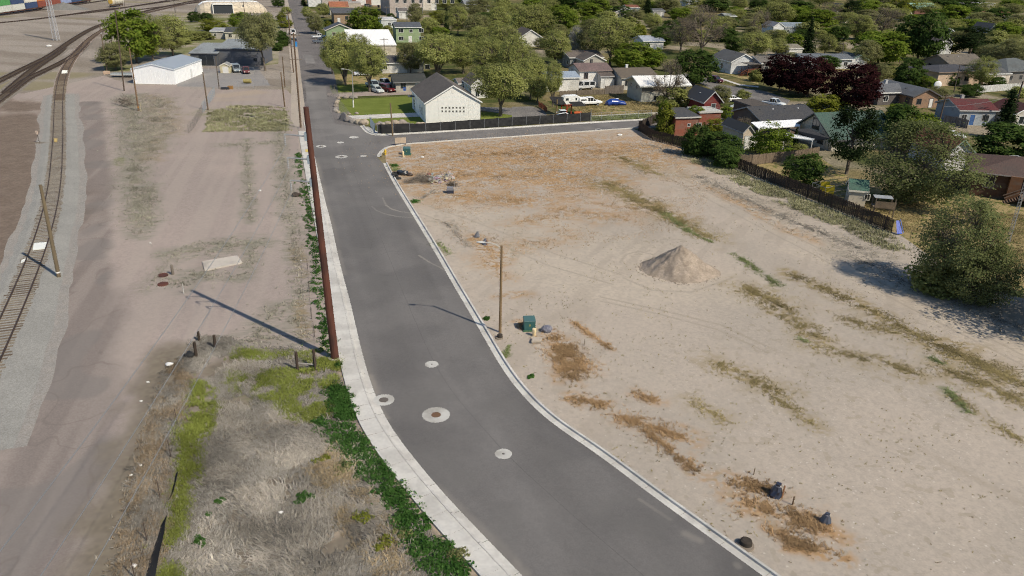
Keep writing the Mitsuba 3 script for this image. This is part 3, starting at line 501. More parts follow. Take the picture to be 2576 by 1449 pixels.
panel(cF, [(545, 66), (580, 66), (578, 100), (548, 100)], 'yellowed derail plate between the rails near the switch stand', .3, (.42, .30, .10), 'derail_plate')

# ================================================================ BUILDINGS
WHITE, CREAM, BEIGE, TAN, GREY, DGREY = (.74, .74, .71), (.66, .62, .52), (.56, .50, .42), (.42, .33, .23), (.40, .41, .41), (.14, .145, .15)
RGREY, RDARK, RBROWN, RBLUE, RRED, RGREEN, RWHITE = (.16, .165, .17), (.075, .08, .09), (.16, .13, .11), (.27, .32, .38), (.15, .05, .045), (.10, .15, .13), (.74, .73, .70)
def window(par, face, u, z, w, h, d, wd, frame=WHITE, pos=0.0, door=False, mat='m_glass', name=None):
    """window or door on face s/n/e/w of the local box (wd wide along x, d deep); u along the face from its left as seen from outside"""
    pane, fr = MB(), MB(); t = .06
    def bx(mm, u0, u1, z0, z1, o0, o1):
        if face == 's': mm.box(u0, u1, -o1, -o0, z0, z1)
        elif face == 'e': mm.box(wd + o0, wd + o1, u0, u1, z0, z1)
        elif face == 'w': mm.box(-o1, -o0, d - u1, d - u0, z0, z1)
        else: mm.box(wd - u1, wd - u0, d + o0, d + o1, z0, z1)
    bx(pane, u, u + w, z, z + h, -.02, .015)
    for a in ((u - .09, u, z - .09, z + h + .09), (u + w, u + w + .09, z - .09, z + h + .09), (u, u + w, z + h, z + h + .09), (u, u + w, z - .09, z)): bx(fr, *a, -.02, t)
    if not door: bx(fr, u + w / 2 - .02, u + w / 2 + .02, z, z + h, -.02, .04)
    return pane, fr
def house(name, label, cat, at, w, d, h, roof='gx', rh=1.6, wall=WHITE, rc=RGREY, trim=WHITE, ov=.4, ang=ANG, win='auto', door='s', chim=None, vents=0, eave=False, wallmat='m_paint', roofmat='m_roof', extra=None, group=None, ribs=0, seed=0, keep=False):
    """at = (crop, x, y) of the front left corner, on the ground or (eave=True) at the eave; w, d in metres or ('x', px) of the front right corner / ('y', px) of the back left corner in the same crop"""
    cc, X, Y = at
    if isinstance(h, tuple): h = hz(g(*cc(X, Y)), cc(0, h[1])[1])
    zr = h if eave else 0.0
    A = g(*cc(X, Y), zr); A[2] = 0
    if roof in ('gx', 'hip') and cat in ('house', 'garage') and not keep: rh *= .62
    ev = np.array([math.cos(ang), math.sin(ang), 0]); nv = np.array([-ev[1], ev[0], 0])
    if isinstance(w, tuple): w = along(A + [0, 0, zr], ev, px=cc(w[1], 0)[0])
    if isinstance(d, tuple): d = along(A + [0, 0, zr], nv, py=cc(0, d[1])[1]) if d[0] == 'y' else along(A + [0, 0, zr], nv, px=cc(d[1], 0)[0])
    w, d = max(w, 1.2), max(d, 1.2); k = thing(name, label, cat, group); r = random.Random(seed * 31 + int(X * 7 + Y))
    fin = lambda m: m.get(A, ang)
    m = MB()
    if roof == 'gx': m.prism([(0, 0), (d, 0), (d, h), (d / 2, h + rh), (0, h)], 'x', 0, w)
    elif roof == 'gy': m.prism([(0, 0), (w, 0), (w, h), (w / 2, h + rh), (0, h)], 'y', 0, d)
    elif roof == 'shed': m.prism([(0, 0), (d, 0), (d, h + rh), (0, h)], 'x', 0, w)
    else: m.box(0, w, 0, d, 0, h)
    part(k, 'wall', fin(m), wallmat, wall)
    m, t, tr = MB(), .16, MB()
    if roof == 'gx':
        s = rh / (d / 2); zo = h - s * ov
        for a, b in ((-ov, d / 2), (d + ov, d / 2)): m.prism([(a, zo + .02), (b, h + rh + .02), (b, h + rh + t + .02), (a, zo + t + .02)][::1 if a < b else -1], 'x', -ov, w + ov)
        for a in (-ov - .03, d + ov): tr.box(-ov - .01, w + ov + .01, a, a + .03, zo - .1, zo + t * .9)
        for x in (-ov - .03, w + ov):
            for a, b in ((-ov, d / 2), (d + ov, d / 2)): tr.prism([(a, zo - .08), (b, h + rh - .08), (b, h + rh + t * .9), (a, zo + t * .9)][::1 if a < b else -1], 'x', x, x + .03)
    elif roof == 'gy':
        s = rh / (w / 2); zo = h - s * ov
        for a, b in ((-ov, w / 2), (w + ov, w / 2)): m.prism([(a, zo + .02), (b, h + rh + .02), (b, h + rh + t + .02), (a, zo + t + .02)][::1 if a < b else -1], 'y', -ov, d + ov)
        for a in (-ov - .03, w + ov): tr.box(a, a + .03, -ov - .01, d + ov + .01, zo - .1, zo + t * .9)
        for y in (-ov - .03, d + ov):
            for a, b in ((-ov, w / 2), (w + ov, w / 2)): tr.prism([(a, zo - .12), (b, h + rh - .12), (b, h + rh + t * .9), (a, zo + t * .9)][::1 if a < b else -1], 'y', y, y + .03)
    elif roof == 'hip':
        q = min(w, d) / 2 + ov; z0 = h + .02; B = [[-ov, -ov, z0], [w + ov, -ov, z0], [w + ov, d + ov, z0], [-ov, d + ov, z0]]
        r1, r2 = ([-ov + q, d / 2, h + rh], [w + ov - q, d / 2, h + rh]) if w >= d else ([w / 2, -ov + q, h + rh], [w / 2, d + ov - q, h + rh])
        V = np.array(B + [r1, r2]); m.add(V, [[0, 1, 5, 4], [2, 3, 4, 5]] if w >= d else [[1, 2, 5, 4], [3, 0, 4, 5]]); m.add(V, [[1, 2, 5], [3, 0, 4]] if w >= d else [[0, 1, 4], [2, 3, 5]]); m.add(V[:4], [[3, 2, 1, 0]])
        for a in (-ov - .03, d + ov): tr.box(-ov - .03, w + ov + .03, a, a + .03, h - .12, h + .05)
        for a in (-ov - .03, w + ov): tr.box(a, a + .03, -ov, d + ov, h - .12, h + .05)
    elif roof == 'shed':
        m.prism([(-ov, h - rh / d * ov + .02), (d + ov, h + rh + rh / d * ov + .02), (d + ov, h + rh + rh / d * ov + t + .02), (-ov, h - rh / d * ov + t + .02)], 'x', -ov, w + ov)
        tr.box(-ov, w + ov, -ov - .03, -ov, h - rh / d * ov - .1, h - rh / d * ov + t)
    elif roof == 'flat':
        m.box(-ov, w + ov, -ov, d + ov, h + .005, h + .2)
        for a in (-ov - .03, d + ov): tr.box(-ov - .03, w + ov + .03, a, a + .03, h - .1, h + .24)
        for a in (-ov - .03, w + ov): tr.box(a, a + .03, -ov, d + ov, h - .1, h + .24)
    elif roof == 'arch':
        an = np.linspace(0, np.pi, 15); arc = [(w / 2 - (w / 2 + ov) * math.cos(a), h + rh * math.sin(a)) for a in an]; m.prism(arc, 'y', -.15, d + .15)
    rk = part(k, 'roof', fin(m), roofmat, rc)
    if tr.v: part(k, 'trim', fin(tr), 'm_clean', trim)
    if ribs:
        m = MB(); n = int(w / ribs)
        for i in range(n + 1): m.box(w * i / n - .03, w * i / n + .03, -.04, -.002, 0, h)
        n = int(d / ribs)
        for i in range(n + 1): m.box(w + .002, w + .04, d * i / n - .03, d * i / n + .03, 0, h)
        part(k, 'wall_ribs', fin(m), 'm_clean', tuple(x * .97 for x in wall)); labels[k + '__wall_ribs'] = {'kind': 'stuff'}
    wins = []
    if win == 'auto':
        for face, Lf in (('s', w), ('e', d), ('w', d)):
            nn = max(1, int(Lf / 3.4)) if Lf > 3 else 0
            for i in range(nn):
                u = Lf * (i + .5) / nn - .55
                if face == door and i == nn // 2: wins.append((face, u, .1, .95, 2.0, True))
                else: wins.append((face, u, .95, 1.15, 1.15, False))
                if h > 4.6: wins.append((face, u, 3.6, 1.1, 1.2, False))
    elif win: wins = win
    for face, u, z, ww, hh, dr_ in wins:
        pane, fr = window(k, face, u, z, ww, hh, d, w, trim, door=dr_)
        if dr_: q = part(k, 'door', fin(pane), 'm_clean', (.16, .08, .05) if 'brown door' in label else (.05, .12, .30) if 'blue door' in label else (.05, .055, .06) if wall[0] < .2 else (.66, .65, .62))
        else: q = part(k, 'window', fin(pane), 'm_glass')
        part(q, 'frame', fin(fr), 'm_clean', trim)
    rz = lambda y: h + rh * (1 - abs(y - d / 2) / (d / 2)) if roof in ('gx', 'hip') else h + .1
    if chim:
        x, y = chim[0] * w, chim[1] * d; m = MB().box(x - .3, x + .3, y - .3, y + .3, rz(y) - .5, rz(y) + .9 + .0).box(x - .36, x + .36, y - .36, y + .36, rz(y) + .9, rz(y) + 1.0); part(rk, 'chimney', fin(m), 'm_paint', chim[2] if len(chim) > 2 else (.22, .09, .06))
    for i in range(vents):
        x, y = w * (i + .6) / (vents + .4), d * .36; z = rz(y) if roof != 'gy' else h + rh * (1 - abs(x - w / 2) / (w / 2))
        m = MB().box(x - .14, x + .14, y - .14, y + .14, z - .1, z + .32); part(rk, 'vent', fin(m), 'm_clean', (.5, .5, .5) if i % 2 else (.08, .08, .08))
    return k, A, w, d, h, fin
# --- the white gabled hall on the lawn
A = g(*cB(1710, 1245)); Wc = along(A, EV, px=cB(2258, 0)[0]); Hc = hz(A, cB(0, 1035)[1]); pk = A + EV * Wc / 2; Rc = hz(pk, cB(0, 862)[1]) - Hc
Dc = along(A + [0, 0, Hc], NV, px=cB(1567, 0)[0])
k, A, w, d, h, fin = house('gabled_hall', 'white gabled hall with grey shingle roof and two rows of small square windows', 'building', (cB, 1710, 1245), Wc, Dc, Hc, 'gy', Rc, (.74, .73, .68), (.165, .15, .14), WHITE, .3, win=[], wallmat='m_clean')
s = Rc / (w / 2); m = 0; zz = .25
while zz < h + Rc - .25:
    half = w / 2 if zz < h else w / 2 - (zz - h) / s; ht = w / 2 if zz + .205 < h else w / 2 - (zz + .205 - h) / s
    if half > .2:
        mm = MB(); z1 = zz + .205; mm.add([[w / 2 - half, -.012, zz], [w / 2 + half, -.012, zz], [w / 2 + ht, -.004, z1], [w / 2 - ht, -.004, z1], [w / 2 - half, 0, zz], [w / 2 + half, 0, zz]], [[0, 1, 2, 3], [4, 5, 1, 0]])
        part(k, 'siding_board', fin(mm), 'm_clean', (.74 + .012 * math.sin(zz * 37), .73, .68))
    zz += .21
sc_ = Wc / (2258 - 1710)
for row, yy in enumerate((1084, 1120)):
    for i in range(7):
        x = (1875 + 35.8 * i - 1710) * sc_; z = hz(A + EV * x, cB(0, yy)[1])
        pane, fr = MB(), MB(); pane.box(x - .15, x + .15, -.05, -.02, z - .15, z + .15)
        fr.box(x - .19, x + .19, -.045, -.0, z - .19, z - .15).box(x - .19, x + .19, -.045, 0, z + .15, z + .19).box(x - .19, x - .15, -.045, 0, z - .15, z + .15).box(x + .15, x + .19, -.045, 0, z - .15, z + .15).box(x - .012, x + .012, -.065, -.05, z - .15, z + .15).box(x - .15, x + .15, -.065, -.05, z - .012, z + .012)
        q = part(k, 'window', fin(pane), 'm_glass'); part(q, 'frame', fin(fr), 'm_clean', (.45, .43, .38))
mm = MB(); x0, x1, z0, z1 = [(1835 - 1710) * sc_, (2140 - 1710) * sc_, 1.0, Hc + .9]; mm.box(x0 - .04, x0, -.03, -.013, z0, z1).box(x1, x1 + .04, -.03, -.013, z0, z1)
an = np.linspace(0, np.pi, 13)[1:-1]; part(k, 'blocked_opening', fin(mm), 'm_paint', (.66, .64, .56))
mm = MB().tube([[w / 2, -.06, h + Rc - 1.15], [w / 2, -.01, h + Rc - 1.15]], .32, 14); part(k, 'gable_vent', fin(mm), 'm_clean', (.72, .70, .64))
mm = MB().prism([(d - 2.0, 2.9), (d - 3.6, 2.9), (d - 3.6, 3.05), (d - 2.0, 3.05)], 'x', -1.3, 0).box(-.02, -.0, d - 3.3, d - 2.3, .1, 2.3); part(k, 'door_canopy', fin(mm), 'm_clean', (.08, .085, .09))
pane, fr = window(k, 'w', 1.6, .1, 1.0, 2.1, d, w, door=True); q = part(k, 'door', fin(pane), 'm_clean', (.5, .52, .55)); part(q, 'frame', fin(fr), 'm_clean', WHITE)
for u in (d - 4.5, d - 7): 
    pane, fr = window(k, 'w', u, 1.0, .9, 1.5, d, w); q = part(k, 'window', fin(pane), 'm_glass'); part(q, 'frame', fin(fr), 'm_clean', WHITE)
# --- the white steel barn at left
A = g(*cA(1347, 842)); aw = .02; ev = np.array([math.cos(aw), math.sin(aw), 0])
Wb = along(A, ev, px=cA(1765, 0)[0]); Hb = hz(A, cA(0, 692)[1]); Rb = hz(A + ev * Wb / 2, cA(0, 648)[1]) - Hb; Db = along(A + [0, 0, Hb] + ev * Wb, [-math.sin(aw), math.cos(aw), 0], py=cA(0, 602)[1])
house('steel_barn', 'white steel barn with blue grey metal roof near the railway siding', 'barn', (cA, 1347, 842), Wb, Db, Hb, 'gy', Rb, (.86, .87, .87), (.25, .285, .33), (.62, .66, .70), .15, ang=aw, win=[('e', Db * .55, .05, 1.0, 2.1, True)], roofmat='m_clean', wallmat='m_clean', ribs=.9)
# --- the other houses: name, label, category, ...
a2 = .06
house('workshop', 'low dark workshop with pale flat roof and dark roll door at left', 'workshop', (cA, 1930, 660), ('x', 2195), 13, 3.4, 'shed', 1.3, (.10, .11, .125), (.30, .33, .35), (.16, .17, .185), .35, ang=a2, win=[('s', .6, .1, 1.0, 2.1, False), ('s', 2.2, .1, 4.2, 2.8, False)], roofmat='m_roof')
house('workshop', 'taller dark grey workshop with pale roof beside the parked van', 'workshop', (cA, 2198, 655), ('x', 2640), 13, 4.5, 'shed', 1.2, (.12, .13, .155), (.30, .33, .35), (.06, .065, .08), .4, ang=a2, win=[('s', 12.2, .1, 1.0, 2.2, False), ('s', 10.2, 1.2, .9, .9, False)])
house('garden_shed', 'small yellow shed with grey gable roof in front of the dark workshop', 'shed', (cA, 2220, 735), ('x', 2315), 2.6, 1.9, 'gy', .65, (.62, .56, .36), (.33, .34, .35), CREAM, .15, ang=a2, win=[('s', .7, .05, 1.4, 1.6, True)])
house('garage', 'small pale grey garage left of the dark roofed cottage', 'garage', (cA, 2125, 388), ('x', 2262), 6, 2.6, 'shed', .6, (.48, .46, .42), (.42, .43, .45), WHITE, .3, ang=a2, win=[('s', 5, .9, 1.2, 1.2, False), ('s', 1.2, .9, .9, .9, False)])
house('cottage', 'cream cottage with dark roof half hidden by the leaning tree', 'house', (cA, 2270, 402), 11, 8, 2.7, 'gx', 2.2, CREAM, (.075, .082, .095), CREAM, .3, ang=a2)
house('house', 'pale green gabled house beside the far road', 'house', (cB, 712, 395), ('x', 990), 9, 3.3, 'gy', 2.1, (.27, .37, .215), (.12, .135, .16), CREAM, .45, win=[('s', 5.6, 1.4, 1.3, 1.1, False), ('s', 8.2, .1, 1.0, 2.0, True), ('s', 2.2, 1.4, 1.2, 1.1, False)], door='s')
house('house', 'two storey green house with dark slate roof', 'house', (cB, 1412, 428), ('x', 1660), 8, 5.4, 'gx', 2.2, (.30, .39, .22), (.10, .115, .14), WHITE, .4, win=[('s', 1, .9, 1.7, 1.2, False), ('s', 1, 3.6, 1.7, 1.2, False), ('s', 4.7, .1, 1.1, 2.1, True), ('s', 5, 3.6, 1.2, 1., False), ('s', 8.6, 3.6, 1.6, 1.2, False), ('s', 8.6, .9, 1.6, 1.2, False), ('w', 3, 3.6, 1, 1.2, False)])
house('warehouse', 'long white roofed warehouse behind the street trees', 'warehouse', (cB, 935, 560), ('x', 1412), 32, 3.2, 'shed', 1.8, (.55, .50, .40), (.80, .79, .76), WHITE, .25, ang=ANG - .05, win=[], roofmat='m_clean', ribs=2)
house('house', 'dark roofed house with white double garage behind the twin elms', 'house', (cB, 1270, 738), ('x', 1690), 10, 2.8, 'gx', 2.0, (.60, .58, .53), (.09, .09, .095), WHITE, .5, win=[('s', 2.2, .1, 4.6, 2.2, True), ('s', .4, 1, 1, 1.1, False), ('s', 9, 1, 1.3, 1.1, False), ('s', 12, 1, 1.3, 1.1, False)])
house('house', 'low house with black shingle roof in the shade left of the hall', 'house', (cB, 1410, 930), ('x', 1700), 9, 2.5, 'gx', 1.7, (.42, .40, .34), (.055, .062, .062), (.2, .2, .2), .6, vents=1)
house('house', 'white gabled cottage just behind the right slope of the hall', 'house', (cB, 2165, 990), ('x', 2330), 9, 2.9, 'gy', 1.7, (.72, .71, .67), (.20, .17, .145), WHITE, .2, win=[('s', 1.1, .4, .8, 1.2, False)])
house('garage', 'small beige garage with grey roof left of the white gabled cottage', 'garage', (cB, 2045, 935), ('x', 2160), 6, 2.2, 'gx', 1.2, (.60, .58, .53), (.21, .18, .16), WHITE, .3, win=[('s', .8, .2, 2.2, 1.5, False)])
house('house', 'cream double gabled house deep among elms above the hall', 'house', (cC, 75, 470), ('x', 300), 12, 3.2, 'gy', 2.6, (.70, .68, .61), (.13, .115, .105), WHITE, .4)
house('house', 'pale grey house with white trimmed gables and small chimney', 'house', (cC, 720, 722), ('x', 930), 7, 3.2, 'gy', 1.6, (.44, .42, .37), (.155, .135, .125), WHITE, .35, win=[('s', 3.0, .8, 1.2, 1.2, False)])
house('house', 'grey walled house with brown hip roof behind the white trimmed gables', 'house', (cC, 580, 690), ('x', 905), 12, 3.2, 'gx', 2.0, (.25, .27, .27), (.17, .145, .13), WHITE, .4, chim=(.55, .2), vents=1)
house('house', 'white house with mauve brown roof and two tall windows', 'house', (cC, 675, 880), ('x', 985), 8.5, 4.2, 'gx', 1.9, (.74, .73, .69), (.20, .145, .14), (.25, .19, .17), .4, win=[('s', 1.2, 2.2, 1.0, 1.4, False), ('s', 5.3, 2.2, 1.0, 1.4, False)], chim=(.55, .5, (.1, .1, .1)))
house('garage', 'white garage with brown roof right of the mauve roofed house', 'garage', (cC, 890, 890), ('x', 1010), 7, 3.0, 'gx', 1.5, (.68, .68, .65), (.14, .115, .105), (.4, .4, .4), .3, win=[('s', 1, .1, 2.6, 2.1, True)])
house('garage', 'long white block garage with pale blue roof', 'garage', (cC, 340, 925), ('x', 670), 8, 3.3, 'gx', 1.4, (.60, .59, .55), RBLUE, WHITE, .3, win=[('s', 3.5, .1, 2.5, 2.2, True)], roofmat='m_clean')
house('house', 'long brown roofed house with white wall behind the white roofed barn', 'house', (cC, 1100, 905), ('x', 1450), 11, 3.0, 'gx', 2.5, (.66, .65, .60), (.155, .13, .105), (.30, .28, .24), .45, chim=(.35, .5, (.7, .7, .66)), win=[('s', .9, 1, 1.1, 1.2, False), ('s', 5, 1, 1.1, 1.2, False)])
kb = house('barn', 'two level pale barn with white metal roof and outside stair', 'barn', (cC, 1295, 1030), ('x', 1740), 8.0, 3.95, 'gx', 1.35, (.50, .50, .44), RWHITE, (.55, .55, .50), .9, roofmat='m_clean', win=[('w', 1.6, 2.7, 1.0, .9, False), ('w', 4.8, 2.7, 1.0, .9, False), ('s', 3.2, .4, 1.6, 1.0, False)])
_, A, w, d, h, fin = kb; m = MB()
for i in range(11): m.box(4.2 + i * .27, 4.5 + i * .27, -1.15, -.1, .2 + i * .22, .25 + i * .22)
for y in (-1.15, -.15): m.beam([4.1, y, .1], [7.2, y, 2.6], .12); m.beam([4.1, y, 1.1], [7.2, y, 3.5], .07)
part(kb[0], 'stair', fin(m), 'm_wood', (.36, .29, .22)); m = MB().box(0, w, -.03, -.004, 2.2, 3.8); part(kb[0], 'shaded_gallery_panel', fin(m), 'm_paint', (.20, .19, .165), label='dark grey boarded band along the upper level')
house('house', 'house with blue grey metal roof and three skylights', 'house', (cC, 1320, 500), ('x', 1520), 9, 3.0, 'gx', 2.2, (.66, .66, .63), (.32, .35, .40), WHITE, .4, roofmat='m_clean', vents=3)
house('house', 'grey house with big white gable by the side street', 'house', (cC, 2195, 745), ('x', 2440), 12, 3.6, 'gy', 2.0, (.66, .67, .68), (.135, .14, .145), WHITE, .45, ang=ANG - .03, win=[('w', 2, 1, 1.2, 1.4, False), ('w', 6, 1, 1.2, 1.4, False)], vents=1)
kb = house('house', 'brown grey house with red timber porch by the side street', 'house', (cD, -80, 765), 11, 9, 3.6, 'gx', 2.2, (.30, .27, .255), (.19, .175, .16), WHITE, .4, win=[('s', 1, 1.4, 1.2, 1.3, False), ('w', 2, 1.4, 1, 1.3, False)], vents=2)
_, A, w, d, h, fin = kb; m = MB().box(-4.2, -.1, 0, 3.6, 1.0, 1.15)
for x in (-4.2, -2.1, -.2): m.box(x, x + .12, 0, .12, 0, 2.1).box(x, x + .12, 3.5, 3.6, 0, 2.1)
for i in range(28): m.box(-4.2 + i * .15, -4.14 + i * .15, .02, .06, 1.15, 1.95)
m.box(-4.2, 0, 0, .1, 1.95, 2.05)
for i in range(6): m.box(-4.5 - .3 * i, -4.2 - .3 * i, .5, 2.0, .85 - .16 * i, .92 - .16 * i)
for y in (.45, 2.0): m.beam([-6.1, y, .9], [-4.2, y, 1.95], .1)
part(kb[0], 'porch', fin(m), 'm_wood', (.30, .10, .055), label='red stained timber porch with steps'); m = MB().box(-4.4, -.1, -.3, 3.8, 3.3, 3.45); part(kb[0], 'porch_roof', fin(m), 'm_roof', (.19, .175, .16))
house('house', 'dark red clapboard house with charcoal roof and white door', 'house', (cC, 1925, 1150), ('x', 2085), 8, 2.9, 'gy', 1.9, (.17, .035, .035), (.085, .092, .105), (.45, .44, .42), .5, win=[('s', 1.7, .1, 1.0, 2.1, True)], chim=(.3, .5, (.6, .6, .6)))
house('shed', 'red brick shed with charcoal roof at the end of the cross street', 'shed', (cC, 1632, 1372), ('x', 1862), 6.5, 3.5, 'shed', .4, (.27, .095, .065), (.085, .09, .10), (.5, .48, .45), .3, win=[('s', 2.6, 1.8, .5, .5, False), ('s', 4.4, 1.7, 1.0, .6, False)])
house('outbuilding', 'low red brick annexe behind the brick shed', 'outbuilding', (cP, 240, 690), ('x', 560), 5, 2.6, 'flat', .2, (.25, .085, .06), (.55, .54, .50), (.5, .48, .45), .2, win=[])
house('house', 'dark brown house with flat tarred roof', 'house', (cP, 1010, 640), ('x', 1275), ('x', 745), ('y', 400), 'flat', .2, (.14, .11, .09), (.12, .105, .095), (.1, .09, .085), .35, win=[('s', 2.0, 1.6, 2.2, .9, False), ('w', 2.5, 1.2, 2.0, 1.0, False)])
house('house', 'long house with charcoal roof above a bright white awning roof', 'house', (cP, 1195, 612), ('x', 2040), 10, 3.0, 'gx', 2.6, (.16, .12, .10), (.07, .073, .082), (.35, .34, .33), .4, vents=4, eave=True)
k = thing('awning', 'bright white metal awning roof on the long charcoal roofed house', 'awning'); Q = [g(*cP(1030, 635), 3.3), g(*cP(1800, 590), 3.3), g(*cP(1770, 695), 2.9), g(*cP(1150, 735), 2.9)]
m = MB(); Q = np.array(Q); m.add(np.vstack([Q, Q - [0, 0, .12]]), [[0, 1, 2, 3], [7, 6, 5, 4], [0, 4, 5, 1], [1, 5, 6, 2], [2, 6, 7, 3], [3, 7, 4, 0]]); part(k, 'roof_panel', m, 'm_clean', (.80, .80, .80))
for q in (Q[2], Q[3], (Q[2] + Q[3]) / 2): part(k, 'post', MB().box(q[0] - .06, q[0] + .06, q[1] - .06, q[1] + .06, 0, 2.8), 'm_clean', (.6, .6, .6))
house('garage', 'beige garage with dark roof and pale roll door among the trees', 'garage', (cP, 885, 1050), ('x', 1030), 7, 3.2, 'gy', 1.0, (.56, .47, .37), (.075, .08, .085), (.3, .3, .3), .25, win=[('s', .4, .05, 2.2, 2.3, True)])
A = g(*cP(2235, 1080)); dG = along(A, NV, px=cP(1690, 0)[0]); hG = hz(A, cP(0, 868)[1]); rG = hz(A + NV * dG / 2, cP(0, 505)[1]) - hG
house('house', 'green roofed house with big cream gable and square upper window', 'house', (cP, 2235, 1080), 13, dG, hG, 'gx', rG, (.53, .50, .42), (.075, .125, .105), (.09, .09, .095), .8, keep=True, win=[('w', dG * .42, hG + .4, 1.9, 1.9, False), ('w', dG * .62, .7, 1.5, 1.7, False), ('s', 2, 1, 1.2, 1.2, False)], vents=3)
Q = np.array([g(*cP(1600, 735), 3.4), g(*cP(1935, 735), 3.6), g(*cP(2215, 880), 3.3), g(*cP(2010, 905), 2.6), g(*cP(1760, 800), 2.6)]); m = MB(); m.add(np.vstack([Q, Q - [0, 0, .14]]), [[0, 1, 2, 3], [8, 7, 6, 5], [0, 5, 6, 1], [1, 6, 7, 2], [2, 7, 8, 3]]); m.add(Q, [[0, 3, 4, 4]]); part([q for q in labels if q.startswith('house')][-1], 'porch_roof', m, 'm_roof', (.05, .053, .06))
k = thing('patio_cover', 'white patio cover in front of the cream gabled green roofed house', 'patio cover'); Q = np.array([g(*cP(1570, 790), 2.9), g(*cP(1990, 885), 2.9), g(*cP(1960, 910), 2.6), g(*cP(1540, 850), 2.6)])
m = MB(); m.add(np.vstack([Q, Q - [0, 0, .12]]), [[0, 1, 2, 3], [7, 6, 5, 4], [0, 4, 5, 1], [1, 5, 6, 2], [2, 6, 7, 3], [3, 7, 4, 0]]); part(k, 'roof_panel', m, 'm_clean', (.78, .78, .76))
for q in Q[2:]: part(k, 'post', MB().box(q[0] - .06, q[0] + .06, q[1] - .06, q[1] + .06, 0, 2.5), 'm_clean', (.6, .6, .6))
house('house', 'grey roofed bungalow with tan brick wall right of the maroon trees', 'house', (cD, 1440, 1090), ('x', 1690), 14, 2.8, 'gy', 1.5, (.33, .21, .14), (.15, .165, .185), (.10, .09, .09), .5, ang=ANG - .05, vents=2)
house('house', 'grey shingled wing with white fascia beside the maroon trees', 'house', (cD, 1095, 1060), ('x', 1400), 9, 3.0, 'gx', 1.8, (.12, .11, .11), (.155, .165, .18), WHITE, .5, chim=(.6, .5, (.5, .5, .5)))
house('house', 'tan stucco house with dark hip roof and brown door', 'house', (cD, 1690, 870), ('x', 2150), 11, 3.8, 'hip', 1.9, (.56, .42, .31), (.075, .08, .095), (.3, .22, .17), .6, ang=ANG + .08, win=[('s', 7.2, .2, 1.1, 2.1, True), ('s', 10, 1.2, 1.5, 1.2, False)])
house('house', 'brown shingled house with tall front gable behind the tan stucco house', 'house', (cD, 1800, 740), ('x', 2150), 10, 3.0, 'gx', 3.2, (.24, .215, .19), (.175, .155, .13), (.2, .18, .16), .5, vents=3)
house('house', 'large grey hip roofed house at the right edge above the white fence', 'house', (cD, 2380, 840), 16, 12, 3.4, 'hip', 4.4, (.20, .19, .18), (.135, .15, .155), (.2, .2, .2), .7, ang=ANG + .1)
house('garage', 'low white building left of the large grey hip roofed house', 'garage', (cD, 2160, 855), 9, 7, 3.0, 'gx', 1.3, (.62, .55, .47), (.13, .135, .14), WHITE, .3)
kk = house('house', 'pale blue house with maroon roof and blue door', 'house', (cD, 1900, 1260), ('x', 2260), 9, 3.2, 'gx', 2.3, (.36, .40, .43), (.13, .042, .045), (.45, .44, .43), .4, ang=ANG - .25, win=[('s', .6, 1, 1, 1.2, False), ('s', 2.4, .1, 1.0, 2.1, True), ('s', 5, 1, 1.4, 1.2, False)], chim=(.35, .55, (.45, .44, .42)))
house('house', 'white gable front with three pane window at the right edge', 'house', (cD, 2450, 1310), 5.5, 8, 3.4, 'gy', 1.6, (.62, .58, .50), (.12, .045, .045), WHITE, .35, ang=ANG - .2, win=[('s', 1.0, 1.3, 2.0, 1.5, False)])
house('garage', 'white clapboard garage with rust red roof behind the big elm', 'garage', (cQ, 1340, 1370), ('x', 1730), 9, 3.1, 'gy', 2.0, (.68, .67, .66), (.24, .085, .06), (.17, .24, .17), .5, ang=ANG - .12, win=[])
# --- the brown roofed brick house with the deck, right edge
kb = house('house', 'dark brick house with brown shingle roof and timber deck at right edge', 'house', (cE, 2010, 620), 20, 12, 3.6, 'hip', 2.6, (.105, .058, .04), (.125, .085, .075), (.33, .29, .26), .6, ang=ANG - .72, win=[('s', 1.6, 1.5, 1.2, 1.7, False), ('s', 8.2, 1.0, 1.1, 2.2, True)])
_, A, w, d, h, fin = kb; m, m2 = MB(), MB(); m.box(6.2, 16, -3.4, -.1, .95, 1.1)
for i in range(60): m2.box(6.3 + i * .16, 6.36 + i * .16, -3.4, -3.34, 1.1, 1.95)
for x in (6.2, 9.5, 12.8, 15.9): m2.box(x, x + .12, -3.42, -3.3, 0, 2.05)
m2.box(6.2, 16, -3.44, -3.28, 1.95, 2.05)
for i in range(6): m.box(5.9 - .3 * i, 6.2 - .3 * i, -2.4, -1.0, .8 - .15 * i, .88 - .15 * i)
for y in (-2.4, -1.0): m2.beam([4.2, y, .8], [6.2, y, 2.0], .12)
part(kb[0], 'deck', fin(m), 'm_wood', (.22, .15, .11)); part(kb[0], 'railing', fin(m2), 'm_wood', (.30, .22, .17), label='timber deck railing with steps')
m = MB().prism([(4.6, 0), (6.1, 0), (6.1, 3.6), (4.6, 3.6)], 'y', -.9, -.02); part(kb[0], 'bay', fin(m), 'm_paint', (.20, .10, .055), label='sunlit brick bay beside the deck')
house('garden_shed', 'cream garden shed with green roof behind the board fence', 'shed', (cE, 795, 735), ('x', 970), 3.0, 2.4, 'gx', 1.0, (.60, .54, .43), (.08, .17, .13), CREAM, .2, ang=ANG - .55, win=[('s', 2.0, 1.2, .6, .7, False), ('w', 1.0, 1.2, .7, .9, False)])
